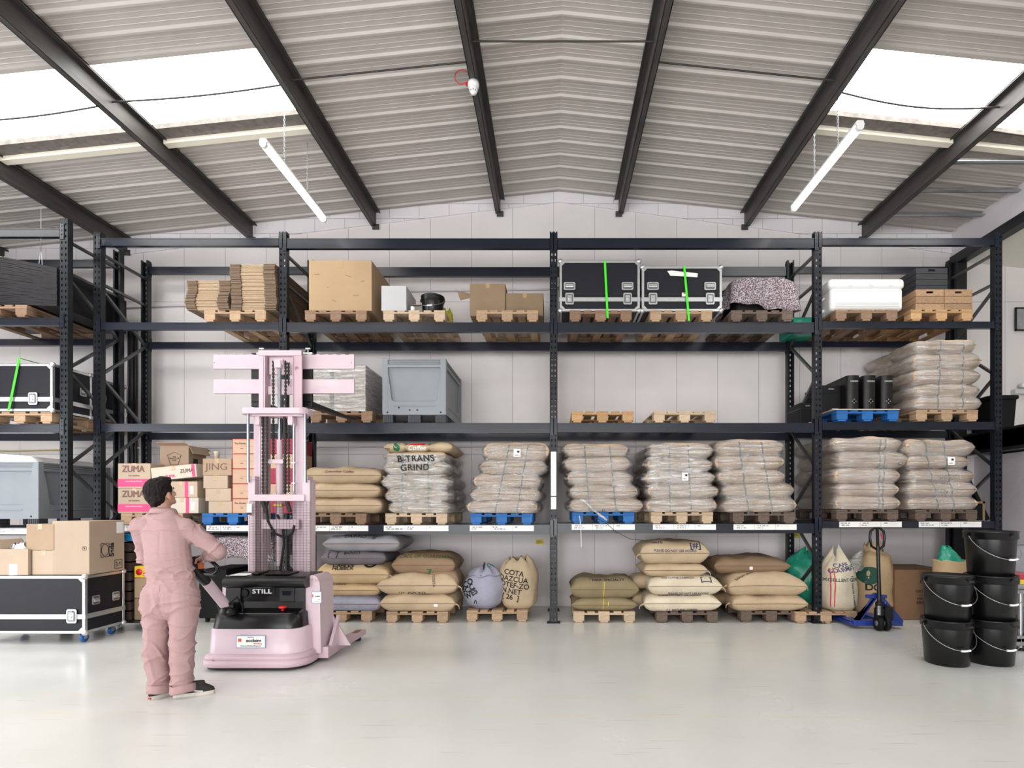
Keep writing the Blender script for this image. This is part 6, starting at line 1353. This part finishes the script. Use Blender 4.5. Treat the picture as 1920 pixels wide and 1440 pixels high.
mb = MB(); mb.cb((X_(524.3, Yc_), Yc_-.02, Z_(684, Yc_)), (.07, .06, .08)); mb.lathe([(0, -.045), (.035, -.045), (.035, .045), (0, .045)], (X_(524.3, Yc_), Yc_, Z_(680, Yc_)), 14, axis='x'); tp('piston_head', mb, mp_, bevel=.008)
mb = MB(); mb.box(X_(503.5, Yc_), X_(535, Yc_), Yc_-.05, Yc_-.02, Z_(870, Yc_), Z_(862, Yc_)); tp('cylinder_clamp', mb, mp_, bevel=.003)
mb = MB(); mb.box(X_(516, Yc_), X_(532, Yc_), Yc_-.045, Yc_+.03, Z_(949, Yc_), Z_(945, Yc_)); tp('brass_collar', mb, m_brass, label='brass coloured collar')
def chain(px, y0, y1, Y, name='lift_chain', w=.020):
    mb = MB(); z0, z1 = Z_(y1, Y), Z_(y0, Y); n = int((z1-z0)/.019); x = X_(px, Y)
    for i in range(n):
        z = z0+(z1-z0)*(i+.5)/n
        if i % 2: mb.box(x-w/2, x-w/2+.005, Y-.007, Y+.007, z-.013, z+.013); mb.box(x+w/2-.005, x+w/2, Y-.007, Y+.007, z-.013, z+.013); mb.box(x-w/2, x+w/2, Y-.003, Y+.003, z-.004, z+.004)
        else: mb.box(x-w/2+.006, x+w/2-.006, Y-.007, Y+.007, z-.013, z+.013)
    return tp(name, mb, m_chain)
chain(512.5, 677, 865, YM+.12); chain(535.5, 677, 926, YM+.12); chain(541, 680, 722, YM+.14)
for px in (493, 500.5, 533.5, 541.5): chain(px, 782, 926, YM+.01)
for px in (493.5, 538.5): mb = MB(); x = X_(px); mb.tube([(x-.02, YM, Z_(930)), (x+.03, YM, Z_(960))], .022, 8); tp('chain_end', mb, m_chain)
mb = MB(); x = X_(552); mb.tube([(x, YM-.01, Z_(921)), (x, YM-.01, Z_(794))], .007, 8); [mb.cb((x, YM-.015, Z_(py)), (.04, .02, .012)) for py in (868, 906)]; tp('sensor_rod', mb, m_galv)
# hoses
hz_ = [(506, 928), (499, 950), (503, 978), (515, 1000), (533, 1008), (548, 1000), (552, 985)]
mb = MB(); mb.tube([(X_(a), YM+.0, Z_(b)) for a, b in hz_], .013, 10); mb2 = MB(); tp('hydraulic_hose', mb, m_rubber)
mb = MB(); mb.tube([(X_(a), YM+.05, Z_(b)) for a, b in ((520, 1080), (524, 1050), (528, 1020), (526, 990), (515, 965))], .012, 10); tp('hydraulic_hose', mb, m_rubber)
for px in (515, 549): mb = MB(); mb.tube([(X_(px)+.03*math.cos(a), YM-.03, Z_(927)+.028*math.sin(a)) for a in [PI*q/10 for q in range(11)]], .004, 6); tp('lifting_eye', mb, m_galv)
# wire guard in front of the mast
mb = MB(); yg = YM-.045; x0, x1 = X_(468, yg), X_(581, yg); za, zc = .83, Z_(940, yg)
n = int((zc-za)/.0155)
for i in range(n+1): z = za+(zc-za)*i/n; mb.box(x0, x1, yg-.001, yg+.001, z-.0011, z+.0011)
for i in range(19): x = x0+(x1-x0)*i/18; mb.box(x-.0011, x+.0011, yg+.001, yg+.003, za, zc)
tp('wire_guard', mb, m_chain); 
mb = MB(); mb.box(X_(468), X_(477), YM-.05, YM-.045, Z_(965), Z_(945)); tp('capacity_plate', mb, m_paper); mb = MB(); mb.box(X_(468), X_(477), YM-.052, YM-.05, Z_(965), Z_(961)); tp('plate_print', mb, m_ink)
# carriage, backrest bars and forks
YK = 5.84
for t0, t1 in ((665, 691.5), (711, 737.5)):
    mb = MB(); mb.box(X_(400, YK), X_(664, YK), YK, YK+.03, Z_(t1, YK), Z_(t0, YK)); br_ = tp('carriage_bar', mb, mp_, bevel=.003)
    for q in range(9): pass
    if t0 == 665:
        mb = MB(); xx0, xx1 = X_(400, YK), X_(664, YK)
        for q in range(17): x = xx0+.03+(xx1-xx0-.06)*q/16; mb.box(x-.022, x+.022, YK+.005, YK+.028, Z_(t0, YK), Z_(t0, YK)+.008)
        tp('notch_teeth', mb, mp2, p=br_)
        mb = MB(); [mb.lathe([(0, -.002), (.004, -.002), (.004, 0)], (X_(q, YK), YK, Z_(680, YK)), 8, axis='y') for q in (402.5, 659)]; tp('bolt_hole', mb, m_ink, p=br_)
for px in (489, 576):
    mb = MB(); mb.tube([(X_(px, YK), YK+.02, Z_(664, YK)), (X_(px, YK), YK+.02, Z_(654, YK))], .007, 8); mb.cb((X_(px, YK), YK+.02, Z_(653, YK)), (.05, .02, .014)); mb.cb((X_(px, YK), YK+.03, Z_(662, YK)), (.1, .05, .02)); tp('locking_pin', mb, m_galv)
m_fork = mat('fork_black', (30, 30, 32), .45, .3, var=.2, vs=5)
for xa, xb in ((-3.15, -3.03), (-2.615, -2.475)):
    mb = MB(); w = .055; y0 = YK+.035
    mb.box(xa-w, xa+w, y0, y0+.04, 2.60, 3.13)
    vs = [(xa-w, y0, 2.56), (xa+w, y0, 2.56), (xa+w, y0, 2.62), (xa-w, y0, 2.62), (xb-w*.7, y0+.98, 2.575), (xb+w*.7, y0+.98, 2.575), (xb+w*.7, y0+.98, 2.588), (xb-w*.7, y0+.98, 2.588)]
    mb.add(vs, [(0, 1, 2, 3), (4, 7, 6, 5), (0, 4, 5, 1), (1, 5, 6, 2), (2, 6, 7, 3), (3, 7, 4, 0)]); tp('fork', mb, m_fork, bevel=.006)
mb = MB(); mb.box(-3.12, -2.60, YK+.035, YK+.06, 2.70, 3.08); 
# stickers
def sticker(px0, px1, py0, py1, Y, fs=1., rot=0):
    x0, x1, z0, z1 = WX(px0, Y), WX(px1, Y), WZ(py1, Y), WZ(py0, Y); w = x1-x0; h = z1-z0; xc, zc_ = (x0+x1)/2, (z0+z1)/2
    mb = MB(); mb.box(x0, x1, Y-.002, Y, z0, z1); s = tp('dealer_sticker', mb, mat('sticker_blue', (120, 160, 180), .4), label='pale dealer sticker with a blue rim')
    mb = MB(); mb.box(x0+.006, x1-.006, Y-.003, Y-.002, z0+.006, z1-.006); tp('sticker_face', mb, m_paper, p=s)
    mb = MB(); mb.box(x0+w*.07, x0+w*.18, Y-.004, Y-.003, zc_+h*.0, zc_+h*.26); tp('logo_mark', mb, mat('logo_orange', (220, 84, 50), .5), p=s)
    for st, sz, dx, dz, m_ in (('acclaim', .36, .10, .10, m_ink), ('handling', .17, .24, -.14, m_red), ('www.acclaimhandling.com', .13, 0, -.32, m_ink), ('supplied by', .10, 0, .37, m_ink)):
        text(s, st, h*sz*fs, (xc+w*dx, Y-.0045, zc_+h*dz), m_, name='printed_text', world=True, heavy=.03 if sz > .3 else 0, sx=w*.0+1.15 if sz > .3 else 1.2)
    return s
sticker(443, 498, 1191.5, 1215, 5.062)
sticker(584.5, 603, 1109, 1131, 5.295, .36)
text(tk, 'EGV 16', .04, (-2.305, 5.293, .80), mat('faint_print', (206, 176, 186), .5), name='printed_text', world=True)
# rust line round the bumper
# tiller arm and control head
A0 = Vector((-2.965, 5.02, .60)); A1 = Vector((-3.02, 4.76, .905))
mb = MB(); mb.bar(A0, A1, .085, .055, up=(0, -1, .3)); ar = tp('tiller_arm', mb, mp_, bevel=.018)
mb = MB(); mb.lathe([(0, 0), (.075, 0), (.08, .02), (.07, .06), (.05, .09), (0, .095)], (-2.965, 5.06, .52), 18); mb.tube([(-3.04, 5.03, .60), (-2.89, 5.03, .60)], .028, 10); tp('tiller_pivot', mb, m_blackpl)
mb = MB(); mb.tube([(-2.93, 5.0, .62), (-2.87, 5.03, .68), (-2.85, 5.08, .60), (-2.87, 5.12, .53)], .010, 8); tp('cable', mb, m_rubber)
mb = MB(); mb.tube([A1-Vector((-.012, -.05, .06)), A1, Vector((-3.05, 4.70, .99)), Vector((-3.065, 4.67, 1.05))], [.042, .052, .058, .05], 14); hd_ = tp('control_head', mb, m_blackpl)
lp = [Vector((-3.05, 4.70, 1.06)), Vector((-2.98, 4.68, 1.075)), Vector((-2.88, 4.66, 1.045)), Vector((-2.825, 4.66, .995)), Vector((-2.82, 4.66, .955)), Vector((-2.86, 4.67, .93)), Vector((-2.94, 4.70, .93)), Vector((-3.02, 4.74, .95))]
tp('grip_loop', MB().tube(lp, .017, 12), m_blackpl, p=hd_)
lp = [Vector((-3.06, 4.70, 1.06)), Vector((-3.14, 4.68, 1.075)), Vector((-3.22, 4.66, 1.045)), Vector((-3.26, 4.66, .995)), Vector((-3.25, 4.66, .955)), Vector((-3.2, 4.67, .93)), Vector((-3.1, 4.70, .93)), Vector((-3.04, 4.74, .95))]
tp('grip_loop', MB().tube(lp, .017, 12), m_blackpl, p=hd_)
mb = MB(); mb.cb((-3.085, 4.67, 1.085), (.05, .05, .055)); tp('belly_button', mb, m_red, p=hd_, bevel=.012, label='red safety button')
mb = MB(); mb.cb((-2.985, 4.69, 1.0), (.04, .03, .05)); tp('rocker_switch', mb, mat('switch_orange', (220, 120, 60), .4), p=hd_)
# ================================================================== person in pink coveralls
PO = Vector((-3.04, 4.36, 0.0))
pr = thing('person', 'person in pink coveralls and black trainers seen from behind, looking up at the mast', 'person', PO)
def cone(mb, p0, r0, p1, r1, n=20, m=6, up=None):
    """tapered limb piece with rounded ends; r = (half width across, half depth)"""
    p0, p1 = Vector(p0), Vector(p1); d = p1-p0; L = d.length; T = d.normalized()
    r0 = r0 if isinstance(r0, (tuple, list)) else (r0, r0); r1 = r1 if isinstance(r1, (tuple, list)) else (r1, r1)
    ax = Vector(up) if up else Vector((1, 0, 0)); u = (ax-T*ax.dot(T)); u = u.normalized() if u.length > .1 else T.orthogonal().normalized(); w = T.cross(u)
    rings = []
    for i in range(m+1): a = PI/2*i/m; rings.append((-math.cos(a)*min(r0), math.sin(a), 0.))
    for i in range(1, 5): rings.append((L*i/5, 1., i/5))
    for i in range(m+1): a = PI/2*i/m; rings.append((L+math.sin(a)*min(r1), math.cos(a), 1.))
    vs = []
    for z, s, t in rings:
        ra, rb = r0[0]*(1-t)+r1[0]*t, r0[1]*(1-t)+r1[1]*t
        for k in range(n): a = 2*PI*k/n; vs.append(p0+T*z+u*math.cos(a)*ra*s+w*math.sin(a)*rb*s)
    mb.add(vs, [(i*n+k, i*n+(k+1) % n, (i+1)*n+(k+1) % n, (i+1)*n+k) for i in range(len(rings)-1) for k in range(n)], 0, True)
def chainc(mb, pts):
    for (a, ra), (b, rb) in zip(pts[:-1], pts[1:]): cone(mb, a, ra, b, rb)
def remeshed(mb, name, m, voxel, smooth=4, disp=None, sf=.6):
    me = mb.mesh(name+'_raw', m); o = bpy.data.objects.new(name+'_raw', me); C.objects.link(o)
    r = o.modifiers.new('r', 'REMESH'); r.mode = 'VOXEL'; r.voxel_size = voxel; r.use_smooth_shade = True
    s = o.modifiers.new('s', 'SMOOTH'); s.iterations = smooth; s.factor = sf
    dg = bpy.context.evaluated_depsgraph_get(); dg.update(); me2 = bpy.data.meshes.new_from_object(o.evaluated_get(dg)); bpy.data.objects.remove(o); bpy.data.meshes.remove(me)
    me2.materials.clear(); me2.materials.append(m); me2.name = name
    if disp:
        me2.update(); N = [v.normal.copy() for v in me2.vertices]
        for v, nn in zip(me2.vertices, N): v.co += nn*disp(v.co)
    me2.polygons.foreach_set('use_smooth', [True]*len(me2.polygons)); me2.update(); return me2
m_skin = mat('skin', (196, 150, 128), .5, var=.05, vs=20)
m_cover = mat('pink_coverall_cloth', (168, 138, 138), .85, var=.05, vs=4, bump=.25, bs=90, spec=.2)
m_hair = mat('dark_brown_hair', (26, 19, 18), .7, spec=.2, var=.3, vs=30, vstr=(1, 1, .2), bump=.6, bs=60)
# joints (local to the person's base)
hip = Vector((.03, .0, .88)); LS, RS = Vector((-.20, .0, 1.345)), Vector((.145, .02, 1.33)); LE = Vector((-.225, .08, 1.08)); RE = Vector((.345, .10, 1.14))
LH = Vector((-.10, .31, 1.065)); RH = Vector((.10, .33, 1.075))
neck = Vector((-.045, .03, 1.45)); head = Vector((-.082, .055, 1.60))
fwd = Vector((.20, .92, .33)).normalized(); side = fwd.cross(Vector((0, 0, 1))).normalized(); upv = side.cross(fwd)
HR = Matrix((side, fwd, upv)).transposed()      # columns: right of the face, face direction, crown
def hp(x, y, z): return head+HR @ Vector((x, y, z))
# ---- the body: one continuous surface with head, face, neck, arms, hands and legs
mb = MB()
mb.ell(hp(0, -.012, .022), (.076, .095, .10), rot=HR); mb.ell(hp(0, .025, -.045), (.056, .062, .072), rot=HR)
mb.ell(hp(0, .078, -.092), (.026, .022, .022), rot=HR)                       # chin
cone(mb, hp(0, .086, .012), .009, hp(0, .112, -.030), .014, 10, 3); mb.ell(hp(-.012, .100, -.033), (.009, .010, .008), 8, 6, rot=HR); mb.ell(hp(.012, .100, -.033), (.009, .010, .008), 8, 6, rot=HR)
for s in (-1, 1):
    mb.ell(hp(s*.03, .083, .020), (.022, .012, .008), 10, 6, rot=HR)         # brow
    mb.ell(hp(s*.040, .066, -.022), (.024, .020, .020), 10, 6, rot=HR)       # cheek
    mb.ell(hp(s*.079, -.008, -.012), (.010, .020, .033), 12, 8, rot=HR); mb.ell(hp(s*.086, -.012, .004), (.006, .017, .018), 10, 6, rot=HR)   # ear
mb.ell(hp(0, .091, -.060), (.024, .010, .006), 10, 6, rot=HR); mb.ell(hp(0, .089, -.071), (.021, .010, .007), 10, 6, rot=HR)   # lips
cone(mb, neck-Vector((0, 0, .06)), (.062, .06), hp(0, -.02, -.05), (.056, .058))
chainc(mb, [(Vector((.0, .0, 1.31)), (.13, .08)), (Vector((.02, .0, 1.12)), (.13, .09)), (Vector((.03, 0, .92)), (.135, .095))])
chainc(mb, [(LS+Vector((.02, 0, -.02)), .04), (LE, .036), (LH, .026)]); chainc(mb, [(RS+Vector((-.02, 0, -.02)), .04), (RE, .036), (RH, .026)])
for s, kx, ax in ((-1, -.085, -.062), (1, .12, .125)):
    chainc(mb, [(Vector((.03+s*.085, 0, .86)), .08), (Vector((kx, .01, .46)), .055), (Vector((ax, .0, .09)), .038)])
def hand(mb, W, fdir, pdir, curl, side_, s=1.):
    """W wrist, fdir finger direction, pdir palm normal (towards what is held), side_: thumb direction"""
    f, p, t = fdir.normalized(), pdir.normalized(), side_.normalized(); palm = W+f*.05*s
    cone(mb, W, (.026*s, .018*s), W+f*.075*s, (.038*s, .014*s), 12, 3, up=t)
    for i, (o_, L) in enumerate(((.030, .072), (.011, .080), (-.009, .075), (-.028, .060))):
        b = W+f*.085*s+t*o_*s; a = 0; P = [b]
        for j, sg in enumerate((.42, .32, .26)):
            a += curl*(.7, 1.0, .9)[j]; P.append(P[-1]+(f*math.cos(a)+p*math.sin(a))*L*sg*s)
        for j in range(3): cone(mb, P[j], (.0092-.0007*j)*s, P[j+1], (.0085-.0008*j)*s, 8, 3)
    b = W+f*.025*s+t*.028*s; P = [b, b+(t*.7+f*.6+p*.35).normalized()*.042*s, b+(t*.7+f*.6+p*.35).normalized()*.042*s+(f*.6+p*.8).normalized()*.034*s]
    for j in range(2): cone(mb, P[j], (.012-.001*j)*s, P[j+1], .0095*s, 8, 3)
hand(mb, RH, Vector((-.65, .2, -.30)), Vector((0, .15, -1)), 1.15, Vector((0, -.9, .3)))
hand(mb, LH, Vector((.25, .1, -.35)), Vector((0, .3, -1)), 1.1, Vector((.5, .8, 0)))
body = link('body', remeshed(mb, 'body', m_skin, .0048, 3), pr)
for s in (-1, 1):
    e_ = MB(); e_.ell(hp(s*.031, .076, .002), (.0125, .0115, .0125), 14, 10, rot=HR); ey = obj('eye', e_, mat('eye_white', (236, 232, 228), .2), pr); e2 = MB(); e2.ell(hp(s*.031, .0865, .003), (.006, .003, .006), 12, 6, rot=HR); obj('iris', e2, m_hair, ey)
    e3 = MB(); e3.tube([hp(s*.015, .092, .020), hp(s*.032, .091, .026), hp(s*.050, .078, .020)], [.003, .004, .002], 6); obj('eyebrow', e3, m_hair, pr)
# hair: cropped at the neck, fuller on top
mb = MB(); mb.ell(hp(0, -.022, .045), (.090, .102, .092), 24, 16, rot=HR); mb.ell(hp(0, -.062, -.005), (.074, .058, .080), 20, 12, rot=HR); mb.ell(hp(0, .035, .09), (.068, .06, .045), 16, 10, rot=HR); mb.ell(hp(0, .075, .088), (.05, .03, .03), 14, 8, rot=HR)
for s in (-1, 1): mb.ell(hp(s*.068, -.005, .035), (.018, .04, .045), 14, 8, rot=HR); mb.ell(hp(s*.072, .018, .0), (.008, .010, .028), 10, 6, rot=HR)
mb.ell(hp(0, -.075, -.065), (.052, .030, .040), 16, 8, rot=HR)
def hd(c):
    return .007*nz3(c.x*60, c.y*60, c.z*22, 2)+.006*nz3(c.x*24, c.y*24, c.z*12, 5)
link('hair', remeshed(mb, 'hair', m_hair, .005, 2, hd), pr)
# ---- coverall
mb = MB()
chainc(mb, [(Vector((-.035, .01, 1.40)), (.115, .075)), (Vector((-.015, .0, 1.30)), (.178, .11)), (Vector((.005, .0, 1.16)), (.172, .12)), (Vector((.02, 0, 1.02)), (.172, .115)), (Vector((.03, 0, .92)), (.178, .12)), (Vector((.035, -.005, .80)), (.198, .13)), (Vector((.035, -.01, .73)), (.19, .12))])
cone(mb, LS+Vector((.05, 0, .005)), (.075, .07), LS, (.075, .07)); cone(mb, RS+Vector((-.05, 0, .01)), (.075, .07), RS, (.078, .07)); cone(mb, Vector((-.04, .02, 1.42)), (.07, .06), LS+Vector((.03, 0, .02)), (.06, .05)); cone(mb, Vector((-.04, .02, 1.42)), (.07, .06), RS+Vector((-.03, 0, .02)), (.06, .05))
chainc(mb, [(LS, .072), (LS.lerp(LE, .55), .062), (LE, .058), (LE.lerp(LH, .5), .054), (LE.lerp(LH, .8), .045)])
chainc(mb, [(RS, .076), (RS.lerp(RE, .5), .068), (RE, .064), (RE.lerp(RH, .5), .058), (RE.lerp(RH, .82), .046)])
for s, kx, ax, hx in ((-1, -.083, -.062, -.075), (1, .125, .125, .135)):
    chainc(mb, [(Vector((hx, -.005, .80)), (.110, .12)), (Vector((hx, .0, .62)), (.096, .105)), (Vector((kx, .0, .46)), (.086, .092)), (Vector((kx, -.01, .33)), (.085, .09)), (Vector((ax, -.005, .18)), (.078, .084)), (Vector((ax, .0, .115)), (.074, .08))])
def wr(c):
    x, y, z = c; k = 0
    k += .006*nz3(x*5, y*5, z*7, 1)
    # diagonal drag folds, stronger at elbows, waist, seat and knees
    w_ = .5+1.0*math.exp(-((z-.98)/.07)**2)+1.1*math.exp(-((z-.70)/.10)**2)+.9*math.exp(-((z-.36)/.14)**2)+.9*math.exp(-((z-.12)/.08)**2)+(1.2 if abs(x) > .22 and z > 1.0 else 0)
    a = x*9+z*24+nz3(x*4, y*4, z*4, 3)*5; k += .0085*w_*((1-abs(math.sin(a)))**3-.2)
    a = -x*11+z*20+nz3(x*3, y*3, z*5, 8)*6; k += .0075*w_*((1-abs(math.sin(a)))**3-.2)
    k += -.010*math.exp(-((z-.985)/.010)**2)*(1 if abs(x-.03) < .22 else 0)       # waist seam
    k += -.006*math.exp(-((z-.935)/.006)**2)
    if y < 0 and 1.0 < z < 1.30: k += -.006*math.exp(-((x-.02)/.008)**2)*((z-1.0)/.3)                  # back pleat
    if y < 0: k += .004*(1 if z > 1.315 else 0)                                        # yoke
    if z < .86: k += -.012*math.exp(-((x-.03)/.012)**2)*math.exp(-((z-.74)/.12)**2)
    return k
cov = link('coverall', remeshed(mb, 'coverall', m_cover, .0075, 3, wr), pr)
# collar, yoke seam, cuffs, trouser turn-ups, pocket welts
mb = MB(); n = 28; vs = []
for i, (r, dz) in enumerate(((.072, -.02), (.078, .022), (.082, .034), (.092, .012), (.098, -.015))):
    for k in range(n): a = 2*PI*k/n; op = max(0, math.cos(a-1.1))**6*.02; vs.append((neck.x+r*math.cos(a)*1.05, neck.y+r*math.sin(a)*.95, neck.z+dz-op+.012*math.sin(a+PI)))
mb.add(vs, [(i*n+k, i*n+(k+1) % n, (i+1)*n+(k+1) % n, (i+1)*n+k) for i in range(4) for k in range(n)], 0, True); cl = obj('collar', mb, m_cover, cov); sm = cl.modifiers.new('s', 'SOLIDIFY'); sm.thickness = .004
for E, H in ((RE, RH), (LE, LH)): d = (H-E).normalized(); mb = MB(); a = E.lerp(H, .80); mb.tube([a, a+d*.018, a+d*.05, a+d*.055], [.05, .047, .044, .04], 20, smooth=True); obj('cuff', mb, m_cover, cov)
for ax, sx in ((-.062, 1), (.125, 1)):
    mb = MB(); n = 32; vs = []
    for i, (r, z) in enumerate(((.070, .048), (.083, .046), (.087, .058), (.085, .105), (.078, .110))):
        for k in range(n): a = 2*PI*k/n; f = 1+.05*math.sin(3*a+ax*9)+.04*nz3(math.cos(a)*2, math.sin(a)*2, z*9); vs.append((ax+r*f*math.cos(a), .0+r*1.04*f*math.sin(a), z+.006*math.sin(a*2+ax*20)))
    mb.add(vs, [(i*n+k, i*n+(k+1) % n, (i+1)*n+(k+1) % n, (i+1)*n+k) for i in range(4) for k in range(n)], 0, True); obj('turn_up', mb, m_cover, cov)
def pressed(pts, name, r=.003, m=None):
    T_ = BVHTree.FromPolygons([v.co for v in cov.data.vertices], [tuple(p.vertices) for p in cov.data.polygons]); P = []
    for i in range(len(pts)-1):
        for q in range(8):
            t_ = q/8; x = pts[i][0]*(1-t_)+pts[i+1][0]*t_; z = pts[i][1]*(1-t_)+pts[i+1][1]*t_; h = T_.ray_cast(Vector((x, -1, z)), Vector((0, 1, 0)))[0]
            if h: P.append(h+Vector((0, -.0005, 0)))
    if len(P) > 2: mb = MB(); mb.tube(P, r, 5); obj(name, mb, m or mat('pink_seam', (186, 146, 146), .9), cov)
pressed([(-.235, 1.275), (-.12, 1.315), (.0, 1.325), (.10, 1.32), (.19, 1.29)], 'yoke_seam'); pressed([(-.17, .99), (.0, .965), (.2, .985)], 'waist_seam', .0025); pressed([(-.165, .93), (.03, .905), (.21, .925)], 'waist_seam', .0025); pressed([(.03, .90), (.035, .80), (.035, .70)], 'seat_seam', .0025)
pressed([(.12, .885), (.185, .902)], 'pocket_welt', .003); pressed([(-.15, .335), (-.02, .325)], 'knee_seam', .0022); pressed([(.06, .33), (.20, .335)], 'knee_seam', .0022)
# ---- trainers
m_shoe = mat('black_canvas', (30, 28, 30), .8); m_sole = mat('worn_rubber_sole', (196, 190, 182), .7, var=.12, vs=20); m_stripe = m_pvcwhite
for (hx, hy, ang) in ((-.062, -.02, -.35), (.105, .01, -1.10)):
    sh = bpy.data.objects.new('shoe', None)
    def foot(w, L0, L1, z): return [(w*(.82+.25*max(0, math.sin((t_)*PI)))*s_*1.0, L0+(L1-L0)*t_, z) for t_ in (0,) for s_ in (1,)]
    out = []
    for k in range(28):
        a = 2*PI*k/28; yy = .085+.145*math.sin(a); w_ = .036+.012*max(0, math.sin(a)); out.append((w_*abs(math.cos(a))**.7*(1 if math.cos(a) >= 0 else -1)+.006*math.sin(a), yy))
    M = Matrix.Translation((hx, hy, 0)) @ Matrix.Rotation(ang, 4, 'Z')
    mb = MB(); vs = []
    secs = [(.0, 1.0, 0, 0), (.026, 1.02, 0, 0), (.028, .96, 0, 0), (.05, .94, 0, -.01), (.07, .80, -.012, -.05), (.085, .62, -.03, -.09), (.11, .56, -.04, -.10)]
    def ring(z, s, dy, sq): return [(x*s, (y+ (y-.085)*0) if y < .085 else .085+(y-.085)*(1+sq*5 if sq else 1)+0, z) for x, y in out]
    up = MB(); loft(up, [(z, [(p[0], p[1]) for p in ring(z, s, dy, sq)]) for z, s, dy, sq in secs[2:]]); up.v = [tuple(M @ Vector(v)) for v in up.v]; u = obj('shoe', up, m_shoe, pr)
    so = MB(); loft(so, [(0.001, [(p[0], p[1]) for p in ring(0, 1.0, 0, 0)]), (.026, [(p[0]*1.0, p[1]) for p in ring(0, 1.06, 0, 0)]), (.030, [(p[0], p[1]) for p in ring(0, 1.0, 0, 0)])]); so.v = [tuple(M @ Vector(v)) for v in so.v]; obj('sole', so, m_sole, u)
    st = MB(); st.tube([M @ Vector((sx_*.045, yy, zz)) for sx_, yy, zz in ((1, .0, .045), (1, .05, .06), (1.02, .10, .045), (1.04, .15, .036))], .004, 6); st.tube([M @ Vector((-sx_*.045, yy, zz)) for sx_, yy, zz in ((1, .0, .045), (1, .05, .06), (1.02, .10, .045), (1.0, .15, .036))], .004, 6); obj('side_stripe', st, m_stripe, u)
    lc = MB(); [lc.tube([M @ Vector((-.022, .09+q*.018, .074-q*.006)), M @ Vector((0, .09+q*.018, .082-q*.006)), M @ Vector((.022, .09+q*.018, .074-q*.006))], .003, 5) for q in range(4)]; obj('laces', lc, m_pvcwhite, u)
    hb = MB(); hb.cb((0, -.060, .016), (.03, .004, .016)); hb.v = [tuple(M @ Vector(v)) for v in hb.v]; obj('heel_patch', hb, mat('heel_red', (160, 60, 60), .6), u)
